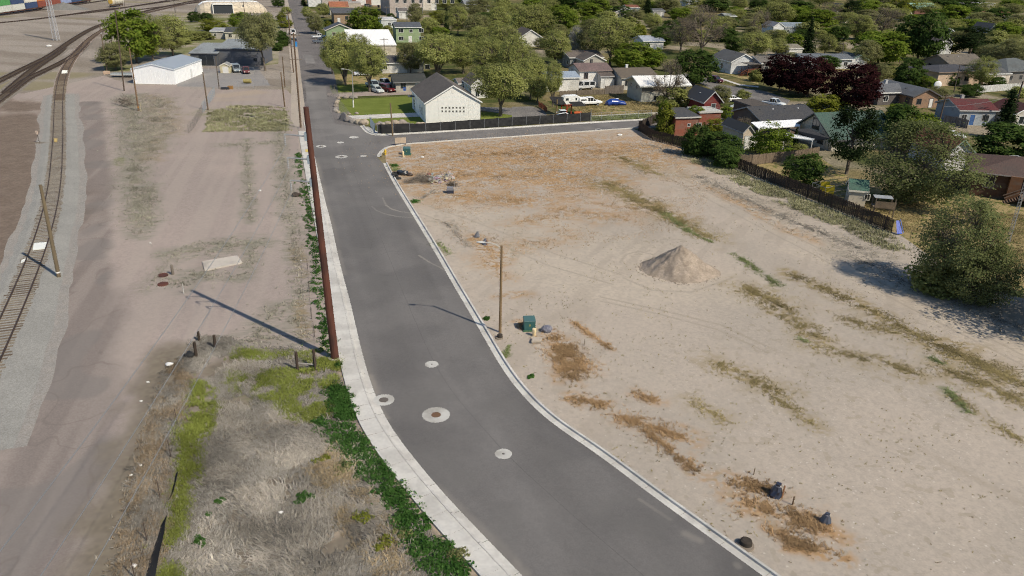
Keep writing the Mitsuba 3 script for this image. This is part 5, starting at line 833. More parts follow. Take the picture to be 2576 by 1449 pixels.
TREES = [
 ('maple', 345, 158, 25, 104, 'big leafy green tree behind the white steel barn'), ('elm', 436, 142, 36, 92, 'airy olive tree right of the big leafy tree at left'), ('elm', 385, 150, 34, 70, 'olive tree squeezed between the two left yard trees'),
 ('olive', 292, 176, 108, 74, 'low brownish bush tree left of the white steel barn'), ('yellow', 540, 80, 47, 60, 'bright yellow green bush tree left of the dark roofed cottage'), ('dark', 491, 56, 29, 27, 'small grey green tree at the left end of the fabric hall'), ('dark', 521, 56, 32, 24, 'second small dark tree before the fabric hall'),
 ('maple', 605, 72, 31, 52, 'pale green tree before the right part of the fabric hall'), ('bush', 500, 100, 78, 60, 'low green thicket left of the small pale grey garage'), ('bush', 455, 110, 85, 50, 'olive thicket farther left of the small pale grey garage'),
 ('highelm', 668, 178, 32, 92, 'leaning tree with pale crooked trunk over the tall workshop', None, -6), ('elm', 640, 112, 48, 70, 'olive tree standing behind the leaning tree'), ('elm', 676, 92, 29, 40, 'tall narrow olive tree left of the dark round juniper'), ('darkbush', 713, 116, 77, 36, 'dark round juniper beside the utility poles'),
 ('yellow', 709, 52, 31, 26, 'small golden tree beside the far road poles'), ('yellow', 718, 70, 44, 36, 'round golden green tree by the far road lamp'), ('bush', 720, 35, 17, 22, 'brownish bush by the far road near the top edge'), ('dark', 701, 18, -6, 26, 'dark green tree left of the far road at the top edge'),
 ('darkbush', 697, 127, 107, 30, 'dark low bush below the round juniper'), ('spruce', 764, 14, -10, 18, 'dark spiky tree right of the far road at the top edge'), ('elm', 773, 49, 16, 28, 'olive tree right of the far road near the top edge'), ('olive', 794, 85, 31, 42, 'olive tree right of the far road with black shade below'), ('elm', 813, 45, 7, 38, 'olive tree beside the orange roofed building'), ('yellow', 826, 73, 52, 17, 'small yellow green tree before the brown flat block'),
 ('maple', 922, 96, 15, 72, 'tall bright green maple right of the pale green gabled house'), ('yellow', 893, 92, 45, 44, 'yellower maple leaning on the tall bright green maple'), ('bush', 974, 86, 64, 28, 'low green bush left of the two storey green house'), ('dark', 983, 57, 33, 20, 'dark green tree below the beige mill'), ('olive', 1045, 64, 7, 40, 'grey brown tree before the right half of the beige mill'), ('yellow', 1097, 62, 27, 42, 'bright yellow green tree below the cream warehouse'), ('spruce', 1124, 80, 18, 24, 'thin dark spruce with ragged branches above the elms'),
 ('elm', 1080, 96, 42, 56, 'olive tan tree behind the two storey green house'), ('elm', 1152, 88, 14, 56, 'olive tree right of the thin dark spruce'), ('olive', 1200, 92, 33, 62, 'dark olive tree below the grey roofed house'), ('elm', 1258, 78, 14, 72, 'broad olive tree right of the grey roofed house'), ('bush', 1055, 78, 56, 40, 'bush behind the slate roof of the two storey green house'),
 ('multielm', 869, 214, 80, 96, 'elm with thick dark trunk on the lawn beside the far road'), ('elm', 836, 186, 90, 60, 'elm overhanging the road left of the thick dark trunk'), ('multielm', 930, 231, 108, 104, 'elm splitting into many trunks beside the parked cars'), ('elm', 905, 150, 84, 60, 'olive elm before the long white roofed warehouse'), ('olive', 1033, 184, 106, 62, 'dark olive elm left of the gnarled roadside elm'), ('multielm', 1101, 196, 82, 128, 'gnarled elm with bare upper limbs behind the hall'), ('elm', 1165, 185, 92, 80, 'olive elm right of the gnarled elm behind the hall'), ('multielm', 1259, 292, 158, 142, 'broad elm standing right of the hall'), ('elm', 1228, 222, 92, 96, 'tall elm behind the broad elm right of the hall'), ('elm', 1292, 236, 84, 92, 'bright elm above the broad elm right of the hall'), ('elm', 1265, 160, 60, 110, 'elm crown rising behind the tall elms'), ('elm', 1205, 140, 66, 80, 'elm in the middle of the canopy above the hall'), ('olive', 1330, 200, 120, 60, 'olive elm before the cream double gabled house'),
 ('multielm', 1390, 268, 152, 52, 'spring green tree with dark trunk beside the white trailer'), ('elm', 1334, 250, 140, 84, 'leafy elm left of the white block garage'), ('elm', 1352, 258, 190, 60, 'low drooping elm before the black screen fence yard'), ('elm', 1338, 102, 8, 108, 'broad olive elm above the cream double gabled house'), ('maple', 1413, 80, 13, 76, 'bright yellow green maple in the upper middle canopy'), ('elm', 1396, 162, 74, 78, 'olive elm right of the cream double gabled house'), ('blossom', 1453, 141, 66, 48, 'silvery white blossoming tree among the elms'), ('olive', 1486, 147, 46, 66, 'shaded elm right of the silvery blossoming tree'), ('multielm', 1534, 167, 40, 108, 'large round elm with dark forked trunk'),
 ('maple', 1588, 176, 106, 96, 'bright green maple above the long brown roofed house'), ('maple', 1640, 175, 118, 60, 'green tree just right of the bright green maple'), ('dark', 1743, 214, 126, 92, 'dense dark green tree above the white roofed barn'), ('bare', 1763, 138, 12, 132, 'huge bare tan tree in the upper right canopy'), ('bare', 1712, 130, 40, 80, 'bare tan tree left of the huge bare tree'), ('bare', 1676, 266, 148, 100, 'gnarled bare tree in front of the white roofed barn'), ('bush', 1700, 268, 222, 70, 'brushy bush at the foot of the gnarled bare tree'), ('yellow', 1610, 102, 60, 30, 'yellow green tree right of the large round elm'), ('dark', 1846, 133, 93, 44, 'round dark green tree above the grey house with white gable'), ('elm', 1898, 148, 80, 78, 'olive elm right of the grey house with white gable'), ('spruce', 1627, 44, -8, 38, 'dark spruce right of the beige gabled house'), ('maple', 1500, 45, -6, 70, 'green tree above the tan roofed house'), ('bush', 1526, 62, 28, 56, 'brownish bushy tree left of the beige gabled house'), ('dark', 1660, 120, 66, 50, 'dark green tree above the house with three skylights'), ('bush', 1590, 84, 50, 50, 'green shrub before the beige gabled house'),
 ('olive', 1810, 268, 213, 50, 'olive tree beside the dark red house'), ('maple', 1748, 311, 266, 48, 'bright green tree behind the red brick shed'), ('yellow', 1672, 338, 262, 54, 'bright yellow green tree inside the fence corner'), ('maple', 1664, 336, 250, 26, 'slim green top of the tree at the fence corner'), ('maple', 1824, 303, 268, 34, 'small round green tree right of the dark red house'), ('yellow', 1793, 334, 298, 46, 'golden green bush below the brick annexe'), ('darkbush', 1750, 392, 314, 70, 'tall dark bush behind the dark board fence'), ('dark', 1812, 402, 334, 84, 'sunlit green tree above the dark hedge by the fence'), ('darkbush', 1822, 420, 366, 74, 'dark hedge bush spilling over the board fence'), ('bare', 1867, 346, 294, 44, 'grey leafless bush left of the white awning'), ('darkbush', 1858, 342, 306, 50, 'dark shrub behind the grey leafless bush'), ('sapling', 1930, 392, 303, 66, 'airy young tree before the white awning'), ('sapling', 1968, 392, 326, 60, 'second airy young tree right of the first'), ('sapling', 1900, 386, 330, 44, 'pale green young tree left of the airy young trees'), ('spruce', 1996, 378, 320, 24, 'narrow dark conifer by the patio cover'), ('bush', 2010, 392, 362, 36, 'small bright bush behind the brown board fence'), ('dark', 2018, 468, 384, 82, 'leafy green tree in the fenced dry yard'),
 ('pine', 2129, 437, 256, 122, 'tall dark pine with bare lower trunk beside the green roofed house'), ('fineelm', 2290, 512, 306, 238, 'large dense olive elm filling the garden before the rust roofed garage'), ('fineelm', 2388, 735, 498, 200, 'huge brushy elm casting shade on the lot at right'), ('fineelm', 2462, 765, 620, 150, 'lower brushy elm right of the huge brushy elm'), ('fineelm', 2760, 835, 560, 330, 'brushy elm reaching in from beyond the right edge'), ('bush', 2350, 735, 670, 110, 'low scrub under the huge brushy elm'), ('bare', 2440, 560, 505, 70, 'grey leafless shrub below the brown roofed house'), ('dark', 2513, 418, 310, 132, 'dense dark tree below the maroon roofed house'), ('spruce', 2518, 350, 224, 62, 'ragged dark spruce before the maroon roofed house'), ('maple', 2313, 382, 288, 92, 'bright green tree left of the leaning power pole'), ('dark', 2252, 372, 264, 82, 'dark tree left of the bright green tree by the power pole'),
 ('plum', 1960, 228, 138, 88, 'leftmost of the three maroon plum trees'), ('plum', 2030, 243, 142, 102, 'middle one of the three maroon plum trees'), ('plum', 2144, 280, 160, 112, 'rightmost and nearest of the three maroon plum trees'), ('yellow', 2072, 283, 238, 88, 'yellow green shrub below the maroon plum trees'), ('spruce', 2030, 137, 48, 42, 'dark pointed spruce above the maroon plum trees'), ('maple', 2207, 164, 76, 112, 'bright topped tree above the ranch house with green trim'), ('olive', 2175, 170, 100, 60, 'shaded tree left of the bright topped tree'), ('dark', 2307, 152, 28, 92, 'big green tree left of the house with brick chimney'), ('dark', 2282, 224, 148, 68, 'deep green conifer like tree right of the maroon trees'), ('olive', 2212, 208, 158, 42, 'olive tree behind the rightmost maroon tree'), ('maple', 2329, 230, 193, 42, 'pale green bush before the tan stucco house'), ('elm', 2462, 220, 140, 54, 'airy blue green tree before the tan stucco house'), ('pine', 2434, 154, 70, 108, 'dark pine right of the house with brick chimney'), ('olive', 2540, 184, 98, 94, 'brownish olive tree at the right edge'), ('olive', 2490, 170, 110, 70, 'dark olive tree left of the brownish one at the right edge'), ('bare', 2217, 88, 16, 94, 'brown orange budding tree in the far right canopy'), ('bare', 2084, 52, 4, 54, 'pinkish bare tree near the top edge'), ('pine', 2137, 47, -4, 46, 'far dark spruce near the top edge'), ('maple', 2054, 74, 23, 78, 'green tree below the pinkish bare tree'), ('elm', 1952, 64, 4, 74, 'olive tree above the long grey blue roof'), ('maple', 2004, 64, 12, 56, 'yellowish green tree right of the olive tree near the top'), ('dark', 2107, 108, 66, 40, 'dark purple green tree below the tan gabled houses'), ('elm', 2157, 100, 36, 62, 'olive tan tree left of the brown orange budding tree'), ('yellow', 2264, 37, -8, 66, 'yellow green tree above the pale green barn roof'), ('dark', 2344, 20, -16, 52, 'very dark tree at the top edge'), ('maple', 2394, 60, 13, 78, 'leafy green tree right of the pale green barn roof'), ('maple', 2524, 94, 57, 54, 'bright green tree below the red roofed ranch house'), ('plum', 2522, 110, 85, 42, 'small maroon tree near the right edge'), ('olive', 2462, 78, 30, 62, 'olive tree before the white flat roofed hall'), ('maple', 1994, 127, 83, 40, 'green tree left of the dark pointed spruce'), ('elm', 1954, 142, 95, 46, 'olive tree above the leftmost maroon tree'), ('elm', 2074, 137, 84, 46, 'olive tree right of the dark pointed spruce'), ('elm', 1800, 97, 38, 56, 'olive tree right of the huge bare tree'), ('bare', 1908, 90, 24, 62, 'dark branchy tree right of the huge bare tree'), ('bush', 1830, 253, 238, 20, 'pale flowering shrub by the red timber porch'), ('bush', 1868, 250, 226, 34, 'second pale flowering shrub by the red timber porch'), ('spruce', 2480, 300, 262, 20, 'small dark conifer left of the ragged spruce'), ('maple', 2250, 305, 262, 40, 'light green bush before the grey roofed bungalow'),
]
def house_near(x, y, kind):
    hs = []
    for k, d in labels.items():
        if d.get('category') in ('house', 'garage', 'barn', 'shed', 'warehouse', 'building') and k + '__wall' in scene:
            v = meshkit.WRITTEN[scene[k + '__wall']['filename']][0].mean(0); px, py = proj(v); hs.append((math.hypot(px - x, (py - y) * 2), px, py, d['label']))
    for D, px, py, lab in sorted(hs)[:7]:
        rel = ('right of' if x > px else 'left of') if abs(x - px) > 1.2 * abs(y - py) else ('in front of' if y > py else 'behind')
        L = f'{kind} {rel} the {lab}'
        if len(L.split()) <= 16 and L not in taken: taken.add(L); return L
    return None
taken = set()
KW = dict(elm='olive tree', maple='bright green tree', olive='dull olive tree', dark='dark tree', bush='bushy shrub')
for t in TREES: tree(*t)
FILL = [(1300, 40), (1345, 24), (1206, 26), (1256, 30), (1440, 18), (1380, 30), (1710, 48), (1680, 24), (1850, 46), (1800, 22), (1745, 16), (1560, 16), (1905, 20), (1960, 14), (2010, 26), (2060, 10), (2180, 26), (2220, 14), (2300, 22), (2420, 20), (2480, 40), (2540, 24), (2560, 60), (1120, 18), (1170, 8), (1640, 60), (1470, 40), (1890, 60), (2130, 62), (2440, 52)]
rf = random.Random(5)
for i, (x, y) in enumerate(FILL):
    tree(['elm', 'maple', 'olive', 'elm', 'dark'][i % 5], x, y + 8, y - rf.uniform(24, 36), rf.uniform(46, 66), house_near(x, y - 8, KW[['elm', 'maple', 'olive', 'elm', 'dark'][i % 5]]) or 'one of the far round crowns filling gaps in the canopy towards the top edge', 'far canopy trees')
for i in range(46):
    x = 1150 + (i % 23) * 64 + rf.uniform(-20, 20); y = -8 - 14 * (i // 23) + rf.uniform(-4, 4)
    tree(['elm', 'dark', 'olive', 'maple'][i % 4], x, y, y - rf.uniform(16, 24), rf.uniform(36, 56), 'one of the far round crowns filling gaps in the canopy towards the top edge', 'far canopy trees')
for i in range(84):
    x = 1130 + (i % 21) * 70 + rf.uniform(-28, 28); y = 16 + 24 * (i // 21) + rf.uniform(-9, 9) + (x - 1130) * .012
    tree(['elm', 'olive', 'elm', 'maple', 'olive', 'dark', 'bush'][(i * 3 + i // 21) % 7], x, y + 6, y - rf.uniform(20, 32), rf.uniform(38, 58), house_near(x, y - 8, KW[['elm', 'olive', 'elm', 'maple', 'olive', 'dark', 'bush'][(i * 3 + i // 21) % 7]]) or 'one of the far round crowns filling gaps in the canopy towards the top edge', 'far canopy trees')
GAPS = [(1360, 120), (1285, 205), (1150, 150), (1450, 195), (1560, 130), (1620, 150), (1690, 175), (1790, 160), (1850, 175), (1920, 170), (2110, 130), (2180, 235), (2380, 130), (2400, 175), (2440, 240), (2350, 250), (2560, 240), (2270, 95), (2350, 100), (2420, 100), (1480, 92), (1440, 100), (1960, 105), (2020, 95), (2130, 80), (2200, 60), (1880, 110), (1760, 100), (1700, 90), (1830, 70), (1650, 90), (2500, 110), (2560, 130), (2460, 130), (2290, 110), (2160, 150), (2240, 190), (2300, 210), (2380, 210), (2080, 170), (1990, 160), (1900, 200), (1960, 190), (2500, 215), (2400, 280), (1530, 95), (1580, 70), (1420, 130), (1220, 110), (1310, 70), (1750, 60), (1940, 30), (2100, 40), (2190, 100), (2560, 90)]
for i, (x, y) in enumerate(GAPS):
    hn = house_near(x, y - 10, ['small tree', 'bush', 'small tree', 'dark bush', 'dark tree'][i % 5])
    tree(['olive', 'bush', 'elm', 'darkbush', 'dark'][i % 5], x, y + 4, y - rf.uniform(20, 34), rf.uniform(34, 54), hn or 'low garden tree or shrub between the houses of the quarter', 'garden trees between the houses')

# ================================================================ POLES, WIRES, FENCES
def pole(name, label, cc, b, t, r=.15, col=(.20, .14, .09), mat='m_wood', cat='utility pole', xarm=None):
    A = g(*cc(*b)); H = hz(A, cc(*t)[1]); tx = cc(*t)[0]; px = proj(A + [0, 0, H])[0]; off = (tx - px) * np.linalg.norm(A - EYE) / FPX; off = max(-1.2, min(1.2, off))
    top = A + [off, 0, H]; k = thing(name, label, cat); part(k, 'shaft', MB().tube([A - [0, 0, .1], A * .5 + top * .5, top], [r, r * .88, r * .72], 9), mat, None if mat in ('m_rust',) else col, smooth=False); return k, A, top, H
A = g(843, 902); RH = 20.6; top = A + [-.62, .0, RH]; kr = thing('steel_pole', 'tall rust red weathered steel pole beside the pavement', 'utility pole')
an = np.linspace(0, 1, 9)[:, None]; put(kr + '__shaft', MB().tube(A + (top - A) * an, np.linspace(.33, .19, 9), 12), 'm_rust'); m = MB(); m.tube([A + [0, 0, -.05], A + [0, 0, .12]], [.55, .55], 16); part(kr, 'base', m, 'm_paint', (.4, .37, .33))
for i, z in enumerate((2.0, 6.8, 11.6)):
    q = A + (top - A) * (z / RH); part(kr, 'weld_band', MB().tube([q, q + [0, 0, .07]], [.34 - .14 * z / RH] * 2, 12), 'm_rust')
tips = []
for yy in (343.5, 402.5, 459.5):
    z = 0.0
    for zz in np.linspace(5, RH, 300):
        if abs(proj(A + (top - A) * zz / RH)[1] - yy) < 1.2: z = zz
    q = A + (top - A) * (z / RH); e = q + np.array([-math.cos(.12), -math.sin(.12), .10]) * 1.75
    m = MB().tube([q, e], [.07, .045], 7); part(kr, 'arm', m, 'm_steel'); m = MB().box(q[0] - .34, q[0] - .14, q[1] - .13, q[1] + .13, q[2] - .3, q[2] + .3); part(kr, 'bracket', m, 'm_clean', (.30, .36, .40))
    m = MB()
    for j in range(6): m.tube([e - [0, 0, .02 + .14 * j], e - [0, 0, .10 + .14 * j]], [.075, .05], 8)
    part(kr, 'insulator', m, 'm_clean', (.42, .42, .42)); tips.append(e - [0, 0, .85])
def wire(name, label, a, b, sag, r=.012, group=None, mat='m_steel'):
    t = np.linspace(0, 1, 26)[:, None]; p = a + (b - a) * t; p[:, 2] -= (4 * sag * t * (1 - t))[:, 0]; solo(name, label, 'wire', MB().tube(p, r, 4, False), mat, None, group=group)
for i, e in enumerate(tips):
    wire('power_line', 'thin power line sagging from a rust red pole arm over the weed field', e, e + np.array([6.5 + .4 * i, -78.0, 1.0]), 2.2, .014, 'power lines from the rust red pole')
POLES = [('leaning_pole', 'bare leaning wooden pole beside the railway siding', cG, (148, 697), (100, 465), .2, (.24, .19, .12)), ('utility_pole', 'wooden pole with orange markings near the white steel barn', cA, (1395, 1115), (1298, 480), .16, (.25, .16, .10)), ('utility_pole', 'dark pole at the left corner of the white steel barn', cA, (1250, 915), (1185, 90), .16, (.13, .10, .08)),
 ('utility_pole', 'pole with white band left of the big leafy tree', cA, (1078, 720), (1000, 250), .15, (.20, .15, .11)), ('utility_pole', 'thin pole before the big leafy tree', cA, (1130, 470), (1080, 190), .14, (.20, .15, .11)), ('utility_pole', 'thin pole touching the big leafy tree', cA, (1185, 480), (1135, 170), .14, (.20, .15, .11)),
 ('utility_pole', 'short wooden pole beside the chain link fence', cA, (2095, 1110), (2040, 725), .15, (.22, .16, .11)), ('utility_pole', 'short pole in front of the yellow shed', cA, (2205, 895), (2168, 570), .12, (.17, .14, .11)), ('utility_pole', 'short pole right of the green weed patch', cB, (290, 1075), (250, 725), .15, (.20, .14, .09)), ('utility_pole', 'short pole behind the one right of the green weed patch', cB, (292, 880), (265, 570), .14, (.20, .14, .09)),
 ('utility_pole', 'tall wooden pole on the sandy verge left of the far road', cB, (452, 1290), (375, 330), .19, (.19, .13, .09)), ('utility_pole', 'tall pole farther up the sandy verge', cB, (378, 730), (320, 110), .17, (.18, .13, .10)), ('utility_pole', 'far pole at the top of the sandy verge', cV, (-1430, 450), (-1480, 20), .16, (.18, .13, .10)), ('corner_pole', 'bare wooden pole at the corner of the cross street', cT, (1583, 1449 + 60), (1530, 790), .15, (.27, .20, .12)),
 ('utility_pole', 'pole with floodlight crossbar before the white warehouse roof', cB, (1297, 640), (1287, 382), .13, (.22, .19, .15)), ('utility_pole', 'leaning power pole with crossarm beside the white car', cQ, (1255, 790), (1405, 215), .17, (.15, .11, .085)), ('utility_pole', 'tall dark power pole before the white gable front', cQ, (2345, 740), (2560, 20), .2, (.10, .08, .065)), ('utility_pole', 'pole before the tan stucco house', cY, (1515, 690), (1610, 280), .14, (.16, .13, .11)), ('utility_pole', 'pole with crossarm among the ranch houses', cD, (733, 665), (767, 425), .15, (.24, .20, .16)), ('utility_pole', 'pole with crossarm in the green canopy at right', cD, (1325, 640), (1335, 490), .15, (.18, .15, .12)), ('utility_pole', 'pole with white insulator left of the white gabled garage', cD, (1760, 400), (1790, 222), .15, (.18, .15, .12)), ('utility_pole', 'pole beside the brick red shed roof by the tan roofed house', cC, (805, 190), (808, 85), .14, (.2, .17, .14)), ('utility_pole', 'far rail yard pole left of the fabric hall', cA, (1765, 130), (1745, -10), .14, (.14, .12, .1)), ('utility_pole', 'far rail yard pole beside the yellow tank car', cA, (1265, 120), (1248, 15), .14, (.14, .12, .1)), ('utility_pole', 'thin far pole above the beige mill trees', cV, (690, 380), (680, 90), .14, (.22, .19, .16)), ('utility_pole', 'thin white topped pole below the beige mill', cV, (990, 370), (990, 160), .13, (.35, .33, .3))]
PT = {}
for nm, lab, cc, b, t, r, col in POLES:
    k, A, top, H = pole(nm, lab, cc, b, t, r, col); PT[lab] = (A, top)
    if 'crossarm' in lab or 'crossbar' in lab or 'sandy verge' in lab or 'far pole' in lab or 'tall dark' in lab or 'insulator' in lab:
        z = top - [0, 0, .5]; d = EV * 1.2; part(k, 'crossarm', MB().beam(z - d, z + d, .13), 'm_wood', (.24, .20, .16)); m = MB()
        for s in (-1, -.5, .6, 1): m.tube([z + d * s * .95 + [0, 0, .05], z + d * s * .95 + [0, 0, .24]], [.05, .04], 6)
        part(k, 'insulators', m, 'm_clean', (.33, .33, .32)); labels[k + '__insulators'] = {'kind': 'stuff'}
        if 'sandy' in lab: q = top - [0, 0, 2.2]; part(k, 'transformer', MB().tube([q + [-.35, 0, 0], q + [-.35, 0, .9]], [.24, .24], 10), 'm_clean', (.22, .23, .24)); q = top - [0, 0, 4.6]; part(k, 'lower_crossarm', MB().beam(q - d * .9, q + d * .9, .1), 'm_wood', (.24, .20, .16))
    if 'white band' in lab or 'bare leaning' in lab: q = A + (top - A) * (.05 if 'bare' in lab else .82); part(k, 'white_band', MB().tube([q, q + (top - A) * .015], [r * 1.06] * 2, 9), 'm_clean', (.7, .7, .68))
    if 'beside the white car' in lab: q = A + (top - A) * .24; part(k, 'white_sign', MB().box(q[0] - .3, q[0] + .3, q[1] - r - .05, q[1] - r, q[2] - .4, q[2] + .4), 'm_clean', (.75, .75, .74))
    if 'orange' in lab: q = A + (top - A) * .05; part(k, 'orange_marking', MB().tube([q, q + (top - A) * .02], [r * 1.05] * 2, 9), 'm_clean', (.45, .20, .04)); part(k, 'guy_stub', MB().tube([A + [1.0, -1.1, 0], A + [.75, -.3, 1.7]], .03, 5), 'm_clean', (.50, .40, .20))
def lamp(label, cc, b, t, l, white=False, steel=False):
    k, A, top, H = pole('street_lamp', label, cc, b, t, .13, (.28, .19, .105) if not steel else (.30, .29, .26), 'm_wood' if not steel else 'm_clean', 'street lamp')
    lx = cc(*l)[0]; L = along(top, [-1.0, 0, 0], px=lx, hi=6); e = top + [-L, 0, .28]; p = [top - [0, 0, .25], top + [-L * .35, 0, .12], top + [-L * .7, 0, .26], e]
    part(k, 'arm', MB().tube(p, .04, 6), 'm_clean', (.48, .46, .42)); part(k, 'lamp_head', MB().blob(e + [-.22, 0, 0], (.40, .15, .085), 3, .05, 2), 'm_clean', (.50, .50, .48))
    if white: part(k, 'white_base', MB().tube([A, A + (top - A) * .2], [.15, .145], 9), 'm_clean', (.70, .68, .63))
lamp('wooden street lamp with thin arm on the sandy lot beside the main road', cG, (1258, 836), (1262, 618), (1216, 610)); lamp('street lamp with white painted base on the green lawn', cT, (728, 882), (698, 85), (520, 60), True, True)
# lattice masts
def lattice(label, A, H, w, col, seg, legs=4, taper=.55, cat='lattice mast'):
    k = thing('lattice_mast', label, cat); cs = [np.array([math.cos(a), math.sin(a), 0]) * w * .7 for a in np.arange(legs) * 2 * np.pi / legs + .6]
    P_ = lambda i, s: A + cs[i] * (1 - taper * s) + [0, 0, H * s]
    for i in range(legs): part(k, 'leg', MB().tube([P_(i, 0), P_(i, 1)], .10 if legs == 4 else .028, 5), 'm_clean', col)
    m = MB()
    for j in range(seg):
        for i in range(legs):
            a, b = j / seg, (j + 1) / seg; m.tube([P_(i, a), P_((i + 1) % legs, b)], .05 if legs == 4 else .014, 4, False); m.tube([P_((i + 1) % legs, b), P_(i, b)], .05 if legs == 4 else .014, 4, False)
    part(k, 'bracing', m, 'm_clean', col)
lattice('tall grey lattice mast standing in the rail yard', g(*cA(571, 408)), 27, 1.5, (.42, .42, .43), 22)
lattice('slender grey lattice aerial mast in the dry yard at the right edge', g(2535, 614), 9.5, .32, (.36, .35, .33), 22, 3, .1)
# wires between verge poles and service drops
vp = [PT[k][1] for k in ('tall wooden pole on the sandy verge left of the far road', 'tall pole farther up the sandy verge', 'far pole at the top of the sandy verge')]
for s in (-1, 1):
    for a, b in zip(vp[:-1], vp[1:]): wire('overhead_wire', 'overhead wire strung between the poles of the sandy verge', a + EV * s - [0, 0, .4], b + EV * s - [0, 0, .4], 1.2, .014, 'wires between the verge poles', 'm_rubber')
a, b = PT['leaning power pole with crossarm beside the white car'][1], PT['tall dark power pole before the white gable front'][1]; wire('service_cable', 'pale cable strung between the two right hand power poles', a - [0, 0, 2.4], b - [0, 0, 2.6], .5, .03, None, 'm_steel')

# fences
def board_fence(label, cc, pts, H, col, step=.155, gap=.02, cap=300, name='board_fence', rails=True, rag=.04, seed=1, group=None, lean=0):
    k = thing(name, label, 'fence', group); Q = G2(cc, pts); r = np.random.default_rng(seed); n = 0; rest = MB(); rl = MB(); order = []
    for a, b in zip(Q[:-1], Q[1:]):
        u = b - a; L = np.linalg.norm(u); u /= L; m = int(L / step); wv = np.array([-u[1], u[0], 0])
        for i in range(m): order.append((a + u * (i + .5) * step, u, r.normal(0, rag), r.random(), r.normal(0, .01)))
        if rails:
            for z in (.4, H - .35): rl.beam(a + wv * .035 + [0, 0, z], b + wv * .035 + [0, 0, z], .06, .06)
        for i in range(int(L / 2.4) + 1): q = a + u * min(L, i * 2.4) + wv * .09; part(k, 'post', MB().obox(q, u, .1, .1, 0, H + .08), 'm_wood', tuple(x * .8 for x in col))
    order.sort(key=lambda o: np.linalg.norm(o[0] - EYE))
    for i, (q, u, dh, c, dz) in enumerate(order):
        m = MB().obox(q + np.array([-u[1], u[0], 0]) * dz, u, step - gap, .022, .04, H + dh)
        if i < cap: part(k, 'board', m, 'm_wood', tuple(x * (.8 + .4 * c) for x in col))
        else: rest.add(*m.get())
    if rest.v: part(k, 'far_boards', rest, 'm_wood', col); labels[k + '__far_boards'] = {'kind': 'stuff'}
    if rl.v: part(k, 'rail', rl, 'm_wood', col)
    return k
board_fence('long dark weathered board fence along the right side of the sandy lot', cG, [(1607, 329), (1640, 352), (1720, 372), (1850, 424), (2030, 498), (2245, 588)], 1.85, (.062, .047, .038), .16, .035, 300)
board_fence('dark fence stub running back from the corner of the cross street', cG, [(1607, 329), (1652, 308)], 1.85, (.07, .06, .055), .16, .02)
board_fence('brown grey panel fence across the garden below the cream gabled house', cP, [(840, 1280), (1040, 1285), (1250, 1262), (1425, 1240), (1590, 1225), (1780, 1200), (1940, 1175), (2050, 1155)], 1.7, (.25, .195, .145), .16, .012, 140)
board_fence('grey board fence behind the white trailer and the parked pickup', cR, [(720, 745), (970, 735), (1230, 725), (1400, 720)], 1.2, (.22, .185, .15), .2, .03, 160)
board_fence('taller grey board fence right of the low one behind the pickup', cR, [(1400, 720), (1540, 712), (1690, 705)], 2.0, (.215, .19, .165), .2, .01, 60)
board_fence('white vinyl fence below the large grey hip roofed house', cD, [(2100, 935), (2300, 920), (2600, 895)], 1.8, (.74, .74, .72), .3, .0, 150, rails=False, rag=0)
board_fence('grey shaded plank fence beside the pale blue house', cQ, [(1345, 660), (1530, 690), (1720, 740)], 1.8, (.22, .21, .20), .2, .02, 80)
board_fence('dark fence before the brick house at the right edge', cE, [(1800, 560), (1980, 580)], 1.9, (.06, .045, .04), .18, .01, 60)
board_fence('pale lattice fence under the dish left of the leaning power pole', cQ, [(1270, 300), (1500, 310)], 1.5, (.36, .30, .22), .25, .05, 60)
board_fence('small red picket fence beside the paved turnaround', cR, [(400, 905), (530, 995)], 1.1, (.36, .12, .07), .2, .06, 40)
# black screen fence along the cross street: posts, top rail and cloth panels
def screenf(p, n, uv): return mix((.028, .028, .030), (.05, .05, .05), noise(p.x * 2, p.y * 2, p.z * 2))
scene['m_screen'] = diffuse(P(screenf))
k = thing('screen_fence', 'black cloth screen fence along the kerb of the cross street', 'fence'); Q = G2(cB, [(1225, 1345), (1710, 1332), (2576, 1268)]); Q = np.vstack([Q, G2(cC, [(685, 1225)])]); r = np.random.default_rng(4)
for a, b in zip(Q[:-1], Q[1:]):
    u = b - a; L = np.linalg.norm(u); n = max(1, int(round(L / 3.0)))
    for i in range(n):
        p, q = a + (b - a) * i / n, a + (b - a) * (i + 1) / n; h0, h1 = 1.75 + r.normal(0, .02), 1.75 + r.normal(0, .02)
        part(k, 'post', MB().tube([p, p + [0, 0, 1.85]], .04, 6), 'm_steel'); w = np.array([-u[1], u[0], 0]) / L; t = np.linspace(0, 1, 7)[:, None]; bt = p + (q - p) * t + w * (.05 * np.sin(t * np.pi)) ; tp = bt.copy(); bt[:, 2] += .06; tp[:, 2] += h0 + (h1 - h0) * t[:, 0] - .06 * np.sin(t[:, 0] * np.pi); j = np.arange(6)
        part(k, 'cloth_panel', (np.vstack([bt, tp]), np.stack([j, j + 1, j + 8, j + 7], 1)), 'm_screen', smooth=False)
k2 = thing('screen_fence', 'black screen fence leg turning back beside the skid steer', 'fence'); Q = G2(cC, [(685, 1225), (690, 1160), (790, 1215), (792, 1150)])
for a, b in ((Q[0], Q[2]),): part(k2, 'cloth_panel', ribbon(np.array([a, b]), np.array([a, b]), .05, 1.75), 'm_screen'); part(k2, 'post', MB().tube([b, b + [0, 0, 2.3]], .05, 6), 'm_steel'); part(k2, 'post', MB().tube([a, a + [0, 0, 2.0]], .05, 6), 'm_steel')
k = thing('gate', 'folded blue grey steel gate leaf at the apron corner of the hall', 'gate'); A, B = g(*cT(1195, 1440)), g(*cT(1095, 1290)); 
